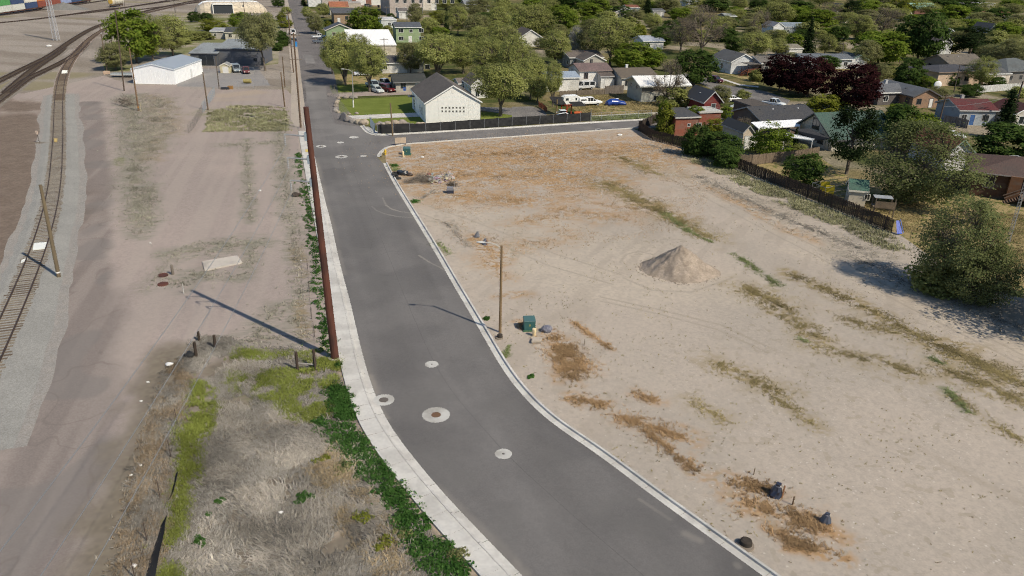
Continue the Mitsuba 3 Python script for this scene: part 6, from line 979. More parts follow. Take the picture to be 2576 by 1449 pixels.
for z in (.1, .9, 1.7): part(k, 'rail', MB().tube([A + [0, 0, z], B + [0, 0, z]], .035, 6), 'm_clean', (.22, .27, .32))
for i in range(9): q = A + (B - A) * i / 8; part(k, 'bar', MB().tube([q, q + [0, 0, 1.75]], .05, 5), 'm_clean', (.20, .25, .30))
def wire_fence(label, cc, pts, H, n_rails, spacing=3.0, mesh=False, name='chain_link_fence', col=(.34, .35, .36), pr=.035, top=True):
    k = thing(name, label, 'fence'); Q = G2(cc, pts); wm = MB()
    for a, b in zip(Q[:-1], Q[1:]):
        L = np.linalg.norm(b - a); n = max(1, int(round(L / spacing)))
        for i in range(n + 1): q = a + (b - a) * i / n; part(k, 'post', MB().tube([q, q + [0, 0, H]], pr, 6), 'm_clean', col)
        for z in np.linspace(H * .97, .15, n_rails): wm.tube([a + [0, 0, z], b + [0, 0, z]], .018 if z > H * .9 and top else .007, 4, False)
        if mesh:
            m = int(L / .5)
            for i in range(m): q = a + (b - a) * i / m; q2 = a + (b - a) * min(1, (i + H / .5 * .5) / m); wm.tube([q, q2 + [0, 0, H]], .006, 3, False); wm.tube([q + [0, 0, H], q2], .006, 3, False)
    part(k, 'wires', wm, 'm_clean', col); labels[k + '__wires'] = {'kind': 'stuff'}
wire_fence('blue grey chain link fence along the green weed patch at left', cA, [(2165, 960), (2100, 1060), (2040, 1140)], 2.0, 3, 2.2, True, col=(.22, .28, .33))
wire_fence('sagging brown weedy fence below the blue grey chain link', cA, [(2040, 1140), (1950, 1290), (1900, 1345)], 1.7, 5, 2.0, True, col=(.17, .15, .13))
wire_fence('chain link fence before the yellow shed', cA, [(1910, 725), (2200, 730), (2560, 735)], 1.5, 3, 3.0, False)
wire_fence('chain link fence below the dark workshop yard', cA, [(2205, 895), (2400, 890), (2700, 880)], 1.8, 3, 3.0, False)
wire_fence('chain link fence between the cross street and the dry meadow', cC, [(795, 1218), (1000, 1205), (1400, 1185)], 1.6, 4, 3.0, True)
wire_fence('chain link fence beside the dark red house', cC, [(1800, 1145), (2085, 1150)], 1.4, 3, 2.5, True)
wire_fence('line of thin rusty steel stakes through the weed field', cM, [(1340, 30), (1290, 270), (1210, 580), (1110, 905), (1020, 1190)], 1.35, 3, 4.0, False, 'wire_fence', (.07, .05, .04), .03, False)
wire_fence('thin wire stake fence beside the green weed strip', cK, [(600, 930), (590, 600), (560, 420), (520, -80)], 1.2, 2, 6.0, False, 'wire_fence', (.10, .08, .07), .03, False)
wire_fence('low wire fence beyond the end of the board fence', cE, [(1290, 1000), (1430, 1060), (1560, 1090)], 1.1, 3, 2.0, False, 'wire_fence', (.16, .12, .09), .04, False)
k = thing('dog_run', 'galvanised pipe dog run behind the cream garden shed', 'dog run'); Q = [g(*cE(430, 610)), g(*cE(780, 555)), g(*cE(880, 600)), g(*cE(560, 665))]
for a, b in zip(Q, Q[1:] + Q[:1]):
    part(k, 'post', MB().tube([a, a + [0, 0, 1.7]], .04, 6), 'm_steel'); m = MB()
    for z in (.15, .9, 1.68): m.tube([a + [0, 0, z], b + [0, 0, z]], .03, 5)
    part(k, 'rail', m, 'm_steel')

# ================================================================ VEHICLES
def car(name, label, cc, at, heading, col, kind='sedan', group=None, cat=None, s=1.0):
    """heading: degrees of the nose in the street frame (0 = east, 90 = north)"""
    A = g(*cc(*at)); an = ANG + math.radians(heading); k = thing(name, label, cat or {'sedan': 'car', 'suv': 'car', 'pickup': 'pickup truck', 'van': 'van'}[kind], group); fin = lambda m: m.get(A, an)
    def sec(x, w, z0, z1, cx=.12): return [[x, -w, z0 + .1], [x, -w, z1 - cx], [x, -w + cx, z1], [x, w - cx, z1], [x, w, z1 - cx], [x, w, z0 + .1], [x, w - .1, z0], [x, -w + .1, z0]]
    W = {'sedan': .88, 'suv': .94, 'pickup': .98, 'van': .98}[kind] * s
    if kind == 'sedan': L, body, cab = 2.3, [(-2.3, .72, .35, .80), (-2.15, .86, .25, .92), (-1.2, .9, .22, .95), (.9, .9, .22, .92), (1.9, .86, .24, .80), (2.3, .70, .34, .66)], [(-1.75, .70, .93, .94), (-1.05, .66, .9, 1.40), (.15, .66, .9, 1.42), (1.05, .74, .88, .9)]
    elif kind == 'suv': L, body, cab = 2.35, [(-2.35, .86, .40, .95), (-2.25, .92, .32, 1.08), (1.0, .94, .30, 1.05), (2.0, .92, .32, .98), (2.35, .80, .42, .82)], [(-2.25, .74, 1.05, 1.62), (-1.9, .76, 1.0, 1.74), (.3, .74, 1.0, 1.74), (1.1, .80, 1.0, 1.05)]
    elif kind == 'van': L, body, cab = 2.6, [(-2.6, .95, .40, 1.1), (1.6, .97, .38, 1.1), (2.3, .92, .42, 1.0), (2.6, .8, .5, .85)], [(-2.6, .86, 1.05, 1.9), (-2.3, .88, 1.05, 2.0), (.8, .86, 1.05, 2.0), (1.7, .84, 1.05, 1.12)]
    else: L, body, cab = 2.8, [(-2.8, .94, .5, .98), (-2.7, .98, .44, 1.02), (1.2, .98, .44, 1.08), (2.3, .96, .46, 1.04), (2.8, .88, .52, .92)], [(-.75, .80, 1.02, 1.70), (-.6, .80, 1.0, 1.82), (.55, .80, 1.0, 1.84), (1.35, .86, 1.05, 1.1)]
    put(k + '__body', fin(MB().loft([sec(x * s, w * s, a * s, b * s) for x, w, a, b in body])), 'm_car', col)
    part(k, 'glass', fin(MB().loft([sec(x * s, w * s, a * s - .02, b * s, .06) for x, w, a, b in cab])), 'm_glass')
    top = [c for c in cab if c[3] > 1.3]; m = MB().box(top[0][0] * s + .05, top[-1][0] * s + .1, -top[0][1] * s + .0, top[0][1] * s - .0, max(t[3] for t in top) * s - .05, max(t[3] for t in top) * s + .025)
    xa, xb, wz = cab[0][0] * s, cab[-1][0] * s, cab[0][1] * s
    for y in (-1, 1):
        for x, dx in ((top[0][0] + .02, 0), ((top[0][0] + top[-1][0]) / 2, 0), (top[-1][0], .0)): m.beam([x * s, y * (wz + .01), .95 * s], [x * s, y * (top[0][1] * s - .02), top[0][3] * s], .1 if kind != 'van' else .3)
        m.beam([xb, y * (cab[-1][1] * s - .04), cab[-1][3] * s], [top[-1][0] * s, y * (top[-1][1] * s - .04), top[-1][3] * s], .08)
    part(k, 'roof', fin(m), 'm_car', col)
    wb = L * .6
    for x in (-wb, wb):
        for y in (-1, 1):
            yy = y * W * .93; q = part(k, 'wheel', fin(MB().tube([[x * s, yy - .11, .33 * s], [x * s, yy + .11, .33 * s]], .34 * s, 12)), 'm_rubber'); part(q, 'rim', fin(MB().tube([[x * s, yy + y * .1, .33 * s], [x * s, yy + y * .125, .33 * s]], .19 * s, 8)), 'm_steel')
    zf = body[-1][3] * s - .14
    for y in (-.6, .6):
        part(k, 'headlight', fin(MB().box((L - .06) * s, (L + .015) * s, (y - .16) * s, (y + .16) * s, zf - .1, zf + .06)), 'm_clean', (.75, .75, .72)); part(k, 'tail_light', fin(MB().box(-(L + .015) * s, -(L - .06) * s, (y - .14) * s, (y + .14) * s, .7 * s, .9 * s)), 'm_clean', (.30, .02, .02))
    if kind == 'pickup':
        m = MB().box(-2.65 * s, -.85 * s, -.82 * s, .82 * s, 1.03 * s, 1.035 * s + .02); part(k, 'bed', fin(m), 'm_clean', (.04, .04, .04))
    return k, A, an, fin
k, A, an, fin = car('parked_pickup', 'white pickup with windowed canopy parked beside the white trailer', cR, (1165, 885), 2, (.78, .78, .77), 'pickup')
part(k, 'canopy', fin(MB().prism([(-.9, 1.02), (.9, 1.02), (.82, 1.8), (-.82, 1.8)], 'x', -2.75, -.78)), 'm_car', (.78, .78, .77))
for y in (-.885, .86): part(k, 'canopy_window', fin(MB().box(-2.4, -1.1, y, y + .03, 1.2, 1.55)), 'm_glass')
A = g(*cR(880, 890)); k = thing('travel_trailer', 'rounded white travel trailer hitched behind the canopied pickup', 'trailer'); fin = lambda m: m.get(A, ANG + .04)
prof = [(-2.1, .5), (-2.2, 1.3), (-2.0, 2.0), (-1.5, 2.3), (1.3, 2.35), (1.9, 2.1), (2.15, 1.5), (2.1, .55)]
put(k + '__body', fin(MB().loft([[(x * .97, -1.0, z * .99) for x, z in prof], [(x, -.85, z) for x, z in prof], [(x, .85, z) for x, z in prof], [(x * .97, 1.0, z * .99) for x, z in prof]])), 'm_car', (.76, .76, .74))
for x in (-1.6, .75): part(k, 'window', fin(MB().box(x, x + (.75 if x < 0 else .4), -1.02, -.97, 1.3, 1.85)), 'm_glass')
for y in (-.95, .8): part(k, 'wheel', fin(MB().tube([[.1, y, .32], [.1, y + .18, .32]], .32, 12)), 'm_rubber')
A = g(*cR(1565, 880)); k = thing('covered_car', 'car under a shiny blue cover in the dry meadow', 'car'); fin = lambda m: m.get(A, ANG)
secs = [[(x, w * math.cos(a), z * (math.sin(a) ** .6 if math.sin(a) > 0 else 0)) for a in np.linspace(0, np.pi, 9)] for x, w, z in ((-2.4, .6, .5), (-2.2, .95, .95), (-1.3, 1.0, 1.42), (.2, 1.0, 1.45), (1.0, 1.0, 1.0), (2.0, .95, .85), (2.35, .6, .5))]
put(k + '__cover', fin(MB().loft(secs)), 'm_car', (.012, .045, .24), smooth=True); part(k, 'white_patch', fin(MB().box(.0, .6, -.3, .5, 1.44, 1.47)), 'm_clean', (.75, .77, .8))
car('parked_van', 'silver van nosed beside the mauve roofed house', cR, (1090, 645), 190, (.52, .53, .54), 'van'); car('parked_car', 'white sedan in the drive below the dark red house tree', cP, (745, 325), 0, (.76, .76, .75))
car('parked_pickup', 'white pickup parked facing the camera in the side street', cP, (1370, 395), -62, (.62, .66, .68), 'pickup', s=.95); car('parked_car', 'dark maroon car parked along the side street kerb', cX, (490, 540), -70, (.07, .012, .02), 'suv')
car('parked_car', 'white car parked on the lane above the rust roofed garage', cQ, (1490, 880), -40, (.76, .77, .78), 'sedan'); car('parked_car', 'white car nose peeking past the green roof vents', cP, (2345, 465), -60, (.74, .74, .74), 'sedan')
car('parked_car', 'silver car under the many trunked elm nearest the drive', cT, (1245, 555), -70, (.50, .53, .52), 'sedan'); car('parked_pickup', 'pale blue grey pickup behind the silver car under the elm', cT, (1165, 460), -70, (.40, .46, .47), 'pickup'); car('parked_car', 'dark red car beside the silver car under the elm', cT, (1460, 540), -60, (.10, .012, .016), 'suv'); car('parked_pickup', 'grey pickup behind the dark red car', cT, (1400, 420), -60, (.30, .33, .36), 'pickup'); car('parked_car', 'white and blue car on the gravel behind the elm trunks', cT, (925, 195), 0, (.60, .62, .70), 'sedan')
car('parked_van', 'grey blue van beside the yellow shed', cA, (2378, 722), -80, (.24, .28, .31), 'van'); car('parked_pickup', 'dark red pickup right of the grey blue van', cA, (2478, 735), -84, (.16, .05, .05), 'pickup', s=.9)
car('parked_pickup', 'white pickup facing the far road kerb', cB, (640, 385), 10, (.62, .64, .66), 'pickup'); car('parked_pickup', 'blue grey pickup below the white one by the far road', cB, (650, 435), 10, (.10, .12, .15), 'pickup'); car('parked_car', 'blue suv beside the two storey green house', cB, (1325, 425), -20, (.04, .09, .19), 'suv')
car('parked_car', 'dark suv on the far road verge beside the blue bin', cB, (378, 432), 100, (.03, .035, .05), 'suv'); car('parked_van', 'white van on the far road verge above the dark suv', cB, (363, 345), 100, (.66, .67, .68), 'van'); car('parked_car', 'dark car at the top of the far road', cU, (2245, 100), 100, (.04, .045, .05), 'suv')
car('parked_pickup', 'white truck standing beside the arched carport', cB, (1010, 78), 10, (.7, .7, .7), 'pickup'); car('parked_car', 'dark car before the red brick warehouse', cB, (1130, 70), 10, (.05, .055, .06), 'suv'); car('parked_car', 'small pale car below the far right rust roofed house', cD, (2545, 290), 10, (.7, .7, .7), 'sedan')
# flatbed trailer beside the barn, motorcycle, skid steer, big caravan
A = g(*cA(1255, 775)); k = thing('flatbed_trailer', 'dark flatbed trailer parked left of the white steel barn', 'trailer'); fin = lambda m: m.get(A, .08)
put(k + '__deck', fin(MB().box(-3.0, 3.2, -1.1, 1.1, .75, .95)), 'm_clean', (.14, .18, .20)); part(k, 'rail', fin(MB().box(-3.0, 3.2, -1.14, -1.1, .6, 1.05)), 'm_clean', (.42, .45, .45)); part(k, 'tongue', fin(MB().beam([-3, 0, .7], [-4.6, 0, .55], .12)), 'm_clean', (.1, .1, .1))
for x in (.6, 1.5):
    for y in (-1.05, .85): part(k, 'wheel', fin(MB().tube([[x, y, .36], [x, y + .2, .36]], .36, 12)), 'm_rubber')
A = g(*cP(745, 432)); k = thing('motorcycle', 'pale motorcycle standing in the drive below the white sedan', 'motorcycle'); fin = lambda m: m.get(A, ANG)
for x in (-.7, .75): part(k, 'wheel', fin(MB().tube([[x, -.07, .31], [x, .07, .31]], .31, 12)), 'm_rubber')
put(k + '__body', fin(MB().loft([[(-.6, -.12, .5), (-.6, .12, .5), (-.6, .12, .8), (-.6, -.12, .8)], [(.0, -.2, .35), (0, .2, .35), (0, .2, .85), (0, -.2, .85)], [(.5, -.15, .5), (.5, .15, .5), (.5, .15, 1.0), (.5, -.15, 1.0)]])), 'm_car', (.45, .52, .56)); part(k, 'seat', fin(MB().box(-.75, .05, -.15, .15, .8, .92)), 'm_rubber'); part(k, 'fork', fin(MB().beam([.75, 0, .31], [.5, 0, 1.1], .08).beam([.5, -.35, 1.15], [.5, .35, 1.15], .05)), 'm_steel')
A = g(*cR(765, 1110)); k = thing('skid_steer', 'white skid steer loader parked at the end of the black screen fence', 'loader'); fin = lambda m: m.get(A, ANG)
put(k + '__body', fin(MB().loft([[(-1.2, -.7, .35), (-1.2, .7, .35), (-1.2, .7, 1.2), (-1.2, -.7, 1.2)], [(.5, -.7, .3), (.5, .7, .3), (.5, .7, 1.0), (.5, -.7, 1.0)]])), 'm_car', (.66, .67, .67)); part(k, 'cab', fin(MB().box(-.6, .45, -.5, .5, 1.0, 2.0)), 'm_glass'); part(k, 'cab_roof', fin(MB().box(-.75, .55, -.58, .58, 2.0, 2.1)), 'm_car', (.62, .64, .64))
for y in (-.8, .72): part(k, 'lift_arm', fin(MB().tube([[-1.2, y + .04, 1.5], [.3, y + .04, 1.65], [1.4, y + .04, 1.1], [1.75, y + .04, .35]], .09, 6)), 'm_clean', (.72, .74, .74))
part(k, 'bucket', fin(MB().prism([(1.5, .1), (2.3, .05), (2.3, .15), (1.65, .25), (1.65, .7), (1.5, .7)], 'y', -.85, .85)), 'm_clean', (.3, .3, .3))
for x in (-.6, .5):
    for y in (-.95, .7): part(k, 'wheel', fin(MB().tube([[x, y, .4], [x, y + .25, .4]], .4, 12)), 'm_rubber')
A = g(*cE(2060, 440)); an = ANG - .12; k = thing('caravan', 'long white caravan with roof air unit behind the dark brick house', 'caravan'); fin = lambda m: m.get(A, an)
prof = [(-1.2, .6), (-1.2, 2.9), (-1.05, 3.1), (1.05, 3.1), (1.2, 2.9), (1.2, .6)]
put(k + '__body', MB().loft([[(x, y, z) for y, z in [(p[0], p[1]) for p in prof]] for x in (-1.0, 8.0)]).get(A, an), 'm_clean', (.66, .68, .69)); part(k, 'roof_unit', fin(MB().box(1.2, 2.2, -.4, .4, 3.1, 3.4)), 'm_clean', (.55, .58, .6)); part(k, 'front_cap', fin(MB().box(-1.15, -1.0, -1.1, 1.1, .7, 2.8)), 'm_clean', (.26, .31, .37)); part(k, 'stripe', fin(MB().box(-.9, 7.9, -1.23, -1.2, 1.6, 1.75)), 'm_clean', (.2, .22, .28))
for x in (3.4, 4.3): part(k, 'wheel', fin(MB().tube([[x, -1.2, .35], [x, -.95, .35]], .35, 12)), 'm_rubber')
# ---------------------------------------------------------------- rail yard: container train, tank car
p0, p1 = g(*cA(-40, 160)), g(*cA(900, 18)); u = (p1 - p0); Lt = np.linalg.norm(u); u /= Lt; at_ = math.atan2(u[1], u[0])
CONT = [((.10, .32, .10), 'green'), ((.05, .08, .17), 'navy blue'), ((.68, .66, .58), 'cream white'), ((.65, .22, .06), 'orange'), ((.22, .50, .44), 'pale teal'), ((.04, .07, .20), 'dark blue'), ((.05, .10, .28), 'royal blue'), ((.10, .30, .12), 'bottom green')]
low = [((.62, .62, .56), 'white'), ((.62, .62, .56), 'cream'), ((.05, .08, .17), 'navy'), ((.28, .08, .05), 'rust red'), ((.28, .08, .05), 'brick red'), ((.30, .36, .55), 'pale blue'), ((.05, .09, .2), 'dark blue'), ((.06, .12, .06), 'dark green')]
n = 8; seg = Lt / n; order = ['leftmost', 'second from left', 'third from left', 'fourth from left', 'fifth from left', 'sixth from left', 'seventh from left', 'rightmost']
for i in range(n):
    c = p0 + u * seg * (i + .5); half = seg / 2 - .35
    k = thing('flat_railcar', f'rusty low railcar under the {order[i]} containers of the train', 'railcar', 'railcars of the container train'); m = MB().box(-half, half, -1.3, 1.3, .75, 1.3)
    put(k + '__deck', m.get(c, at_), 'm_paint', (.10, .045, .035))
    for x in (-half + 1.2, half - 1.2):
        for y in (-.85, .7): part(k, 'wheel', MB().tube([[x, y, .5], [x, y + .15, .5]], .46, 10).get(c, at_), 'm_rail')
    for lev, (col, cn) in enumerate((low[i], CONT[i])):
        z = 1.32 + lev * 2.75; k = thing('shipping_container', f'{cn} container, {["bottom", "top"][lev]} of the {order[i]} stack on the train', 'container', 'containers on the train'); hl = half - .25
        put(k + '__box', MB().box(-hl, hl, -1.22, 1.22, z, z + 2.7).get(c, at_), 'm_clean', col); m = MB()
        for j in range(int(hl * 2 / .6)): m.box(-hl + j * .6, -hl + j * .6 + .25, -1.27, -1.222, z + .15, z + 2.55)
        part(k, 'corrugation', m.get(c, at_), 'm_clean', tuple(v * .9 for v in col)); labels[k + '__corrugation'] = {'kind': 'stuff'}
        part(k, 'frame', MB().box(-hl, -hl + .2, -1.29, -1.22, z, z + 2.7).box(hl - .2, hl, -1.29, -1.22, z, z + 2.7).box(-hl + .2, hl - .2, -1.29, -1.22, z + 2.55, z + 2.7).get(c, at_), 'm_clean', tuple(v * .75 for v in col))
A0 = g(*cA(1165, 72)); k = thing('tank_car', 'cream yellow tank car with ribs alone on the rail yard track', 'railcar'); c1, c2 = g(*cA(1120, 75)), g(*cA(1225, 60)); u2 = c2 - c1; at2 = math.atan2(u2[1], u2[0]); hl = np.linalg.norm(u2) / 2; c = (c1 + c2) / 2
put(k + '__tank', MB().tube([[-hl, 0, 2.9], [-hl + .4, 0, 2.9], [hl - .4, 0, 2.9], [hl, 0, 2.9]], [1.1, 1.75, 1.75, 1.1], 16).get(c, at2), 'm_paint', (.64, .60, .48)); part(k, 'yellow_end', MB().tube([[-hl - .12, 0, 2.9], [-hl + .9, 0, 2.9]], [1.15, 1.8], 16).get(c, at2), 'm_paint', (.55, .36, .08))
for i in range(6): x = -hl + 1.2 + (2 * hl - 2) * i / 5; part(k, 'rib', MB().tube([[x, 0, 2.9], [x + .12, 0, 2.9]], [1.84, 1.84], 16).get(c, at2), 'm_clean', (.72, .69, .62))
part(k, 'frame', MB().box(-hl, hl, -.9, .9, .7, 1.2).get(c, at2), 'm_paint', (.10, .07, .05))
for x in (-hl + 1, hl - 1):
    for y in (-.85, .7): part(k, 'wheel', MB().tube([[x, y, .5], [x, y + .15, .5]], .48, 10).get(c, at2), 'm_rail')
def heap(name, label, cat, cc, cxy, rx, ry, H, mat, seed, n=44, sharp=1.0, col=None):
    c = g(*cc(*cxy)); r = np.linspace(0, 1, n // 2); a = np.linspace(0, 2 * np.pi, n, endpoint=False); R, A_ = np.meshgrid(r, a, indexing='ij'); w = 1 + .16 * (meshkit.fbm(np.stack([np.cos(A_) * 1.5 + seed, np.sin(A_) * 1.5, A_ * 0], -1), 3, seed) - .5) * 2
    x, y = rx * R * w * np.cos(A_), ry * R * w * np.sin(A_); P_ = np.stack([x, y, x * 0], -1)
    z = H * np.clip(1 - np.sqrt(R ** 2 + .02 * (sharp > 1)), 0, 1) ** sharp * (1 + .25 * (meshkit.fbm(P_ * .9 + 5, 4, seed) - .5)) + .34 * (meshkit.fbm(P_ * 1.9, 4, seed + 1) - .5) * np.minimum(1, (1 - R) * 5) - .02 * (R > .98)
    v = np.stack([x + c[0], y + c[1], z + .006], -1).reshape(-1, 3); i, j = np.meshgrid(np.arange(len(r) - 1), np.arange(n), indexing='ij'); q = np.stack([i * n + j, (i + 1) * n + j, (i + 1) * n + (j + 1) % n, i * n + (j + 1) % n], -1).reshape(-1, 4); f = np.vstack([q[:, [0, 1, 2]], q[:, [0, 2, 3]]])
    return solo(name, label, cat, (v, f), mat, col, smooth=True), c
def moundf(p, n, uv):
    a = fbm(p.x * 1.2, p.y * 1.2, p.z * 1.2, 3); b = noise(p.x * 7, p.y * 7, p.z * 7); return mix((.37, .305, .245), (.275, .225, .18), smoothstep(.35, .7, a)) * (.8 + .4 * b)
scene['m_mound'] = diffuse(P(moundf))
gb = g(1712, 682); Hm = hz(gb, 622); heap('dirt_mound', 'tall pale dirt mound in the middle of the sandy lot', 'mound', cG, (1708, 680), 4.4, 3.6, Hm * 1.2, 'm_mound', 3, 96, 1.25)
m = MB(); r = np.random.default_rng(8); c = g(1706, 680)
for i in range(260): a = r.uniform(0, 6.28); d = r.uniform(2.6, 4.6); s = r.uniform(.03, .11); m.blob(c + [d * math.cos(a), d * .9 * math.sin(a), s * .4 + .006], (s, s, s * .7), i, .3, 0)
stuff('loose_clods', 'loose clods fallen around the foot of the dirt mound', 'clods', m, 'm_mound')
heap('gravel_heap', 'low dark grey gravel heap in the rail yard beside the train', 'gravel heap', cA, (650, 90), 13, 9, 3.2, 'm_gravel', 6, 40); scene['m_gravel'] = diffuse(P(lambda p, n, uv: mix((.17, .165, .155), (.24, .235, .22), noise(p.x * 2, p.y * 2, p.z * 2))))
# ---------------------------------------------------------------- boulders round the lawn
BO = [(830, 992, .5), (905, 985, .75), (962, 985, .5), (1003, 985, .5), (820, 1022, .5), (812, 1048, .6), (806, 1075, .6), (805, 1098, .6), (800, 1120, .5), (828, 1135, .5), (935, 1150, .4), (1012, 1148, .4), (930, 1222, .9), (985, 1232, 1.0), (1035, 1245, .8), (1085, 1252, 1.0), (1222, 1258, .6), (1252, 1255, .6), (1282, 1258, .6), (1330, 1256, .9), (1400, 1258, .8), (1472, 1252, .95), (1528, 1258, .6), (1575, 1262, .4), (1636, 1258, .6), (1680, 1254, .65), (884, 1195, .9)]
for i, (x, y, r_) in enumerate(BO):
    q = g(*cB(x, y)); t = [(.46, .38, .29), (.40, .36, .32), (.34, .29, .245), (.42, .36, .27), (.26, .24, .225)][i * 7 % 5]; z = [.75, .6, .85][i % 3]
    side, idx = next((nm, i - lo) for lo, hi, nm in ((0, 4, 'far'), (4, 10, 'road'), (10, 12, 'path'), (12, 30, 'near')) if lo <= i < hi)
    lab = ('darkest boulder at the road end of the near row, beside the dark slab' if i == 26 else f"{['tan', 'grey brown', 'brown', 'pale tan', 'dark grey'][i * 7 % 5]} boulder, {['first', 'second', 'third', 'fourth', 'fifth', 'sixth', 'seventh', 'eighth', 'ninth', 'tenth', 'eleventh', 'twelfth', 'thirteenth', 'fourteenth'][idx]} {'from the back' if side == 'road' else 'from the left'} along the {side} edge of the green lawn")
    solo('boulder', lab, 'boulder', MB().blob(q + [0, 0, r_ * z * .35], (r_ * 1.0, r_ * .8, r_ * z), i + 3, .34, 2), 'm_stone', tuple(v * (.85 + .3 * ((i * 37) % 10) / 10) for v in t), group='boulders edging the lawn')
scene['m_stone'] = {'type': 'blendbsdf', 'weight': P(lambda p, n, uv: .55 * fbm(p.x * 2, p.y * 2, p.z * 2, 3)), 'a': two({'type': 'diffuse', 'reflectance': VC}), 'b': diffuse(rgb((.20, .18, .16)))}
q = g(*cB(884, 1215)); solo('sign_stone', 'dark upright slab beside the lawn path at the road', 'stone', MB().prism([(-.6, 0), (.6, 0), (.5, 1.3), (.1, 1.7), (-.45, 1.4)], 'y', -.15, .15).get(q, ANG - .6), 'm_stone', (.17, .17, .18))
# ---------------------------------------------------------------- utility boxes, hydrant, pedestals
def xfmr(label, cc, at, s, an):
    A = g(*cc(*at)); k = thing('utility_cabinet', label, 'utility box'); fin = lambda m: m.get(A, an); part(k, 'pad', fin(MB().box(-.72 * s, .72 * s, -.68 * s, .68 * s, .0, .12)), 'm_paint', (.07, .15, .09))
    put(k + '__cabinet', fin(MB().loft([[(-.6 * s, -.55 * s, .12), (.6 * s, -.55 * s, .12), (.6 * s, .55 * s, .12), (-.6 * s, .55 * s, .12)], [(-.6 * s, -.55 * s, 1.15 * s), (.6 * s, -.55 * s, 1.15 * s), (.6 * s, .55 * s, 1.25 * s), (-.6 * s, .55 * s, 1.25 * s)]])), 'm_clean', (.035, .105, .10)); part(k, 'lid', fin(MB().loft([[(-.64 * s, -.6 * s, 1.16 * s), (.64 * s, -.6 * s, 1.16 * s), (.64 * s, .6 * s, 1.27 * s), (-.64 * s, .6 * s, 1.27 * s)], [(-.6 * s, -.56 * s, 1.22 * s), (.6 * s, -.56 * s, 1.22 * s), (.6 * s, .56 * s, 1.33 * s), (-.6 * s, .56 * s, 1.33 * s)]])), 'm_clean', (.065, .135, .135)); part(k, 'latch', fin(MB().box(-.05, .05, -.58 * s, -.55 * s, .6 * s, .8 * s)), 'm_clean', (.4, .33, .1))
xfmr('green utility cabinet beside the yellow pedestal near the wooden street lamp', cL, (172, 520), .84, .12); xfmr('green utility cabinet near the hydrant corner of the sandy lot', cS, (975, 190), .95, .05)
def pedestal(label, cc, at, h, lean=0):
    A = g(*cc(*at)); k = thing('cable_pedestal', label, 'pedestal'); put(k + '__post', MB().tube([A, A + [lean, 0, h * .55]], [.16, .16], 10), 'm_clean', (.66, .52, .30)); part(k, 'cap', MB().tube([A + [lean, 0, h * .56], A + [lean, 0, h * .95], A + [lean, 0, h]], [.19, .19, .12], 10), 'm_clean', (.70, .57, .35))
pedestal('squat yellow pedestal beside the near green cabinet', cL, (222, 590), .75); pedestal('pale yellow pedestal leaning before the far green cabinet', cS, (895, 255), 1.0, -.1)
A = g(*cS(452, 190)); k = thing('fire_hydrant', 'yellow fire hydrant on the corner of the sandy lot', 'fire hydrant'); Y = (.60, .40, .03)
put(k + '__barrel', MB().tube([A, A + [0, 0, .06], A + [0, 0, .07], A + [0, 0, .62]], [.2, .2, .14, .13], 12), 'm_clean', Y); part(k, 'bonnet', MB().tube([A + [0, 0, .62], A + [0, 0, .68], A + [0, 0, .82], A + [0, 0, .92]], [.17, .17, .12, .04], 12), 'm_clean', Y); part(k, 'outlet', MB().tube([A + [-.26, 0, .45], A + [.26, 0, .45]], .07, 8), 'm_clean', Y); part(k, 'outlet', MB().tube([A + [0, -.24, .42], A], .09, 8), 'm_clean', Y)
A = g(*cL(245, 650)); solo('concrete_block', 'flat pale concrete block lying by the yellow pedestal', 'block', MB().prism([(-.5, -.3), (.35, -.42), (.55, .15), (-.2, .45)], 'z', .12, .32).get(A, .2), 'm_paint', (.52, .45, .37))
A = g(*cL(350, 545)); k = thing('wrapped_bundle', 'grey plastic wrapped bundle right of the near green cabinet', 'bundle'); put(k + '__wrap', MB().blob(A + [0, 0, .24], (.50, .42, .34), 4, .35, 3), 'm_clean', (.17, .17, .205), smooth=True); m = MB(); rr = random.Random(3)
for i in range(7): a = i * .9; m.tube([A + [.6 * math.cos(a), .48 * math.sin(a), .12], A + [.3 * math.cos(a + .4), .3 * math.sin(a + .4), .62]], .02, 4)
part(k, 'cord', m, 'm_clean', (.35, .34, .38))
def riser(label, cc, at, r):
    A = g(*cc(*at)); k = thing('manhole_riser', label, 'manhole riser'); put(k + '__rim', MB().tube([A, A + [0, 0, .1]], [r * 1.5, r * 1.4], 18), 'm_paint', (.24, .20, .16)); part(k, 'cap', MB().tube([A + [.05, .05, .1], A + [.05, .05, .34], A + [.05, .05, .4]], [r, r * .92, r * .6], 18), 'm_paint', (.05, .042, .036))
riser('dark capped riser beside the right kerb near the bottom edge', cO, (470, 938), .36); riser('dark capped riser beside the kerb below the wooden street lamp', cK, (2448, 612), .25)
for lab, cc, at in (('brown iron lid in the weeds beside the concrete slab', cF, (1640, 1432)), ('brown iron lid just below the first one in the weeds', cJ, (1640, 72))): A = g(*cc(*at)); k = thing('iron_lid', lab, 'manhole lid'); put(k + '__lid', MB().tube([A, A + [0, 0, .1]], [.52, .5], 20), 'm_rust')
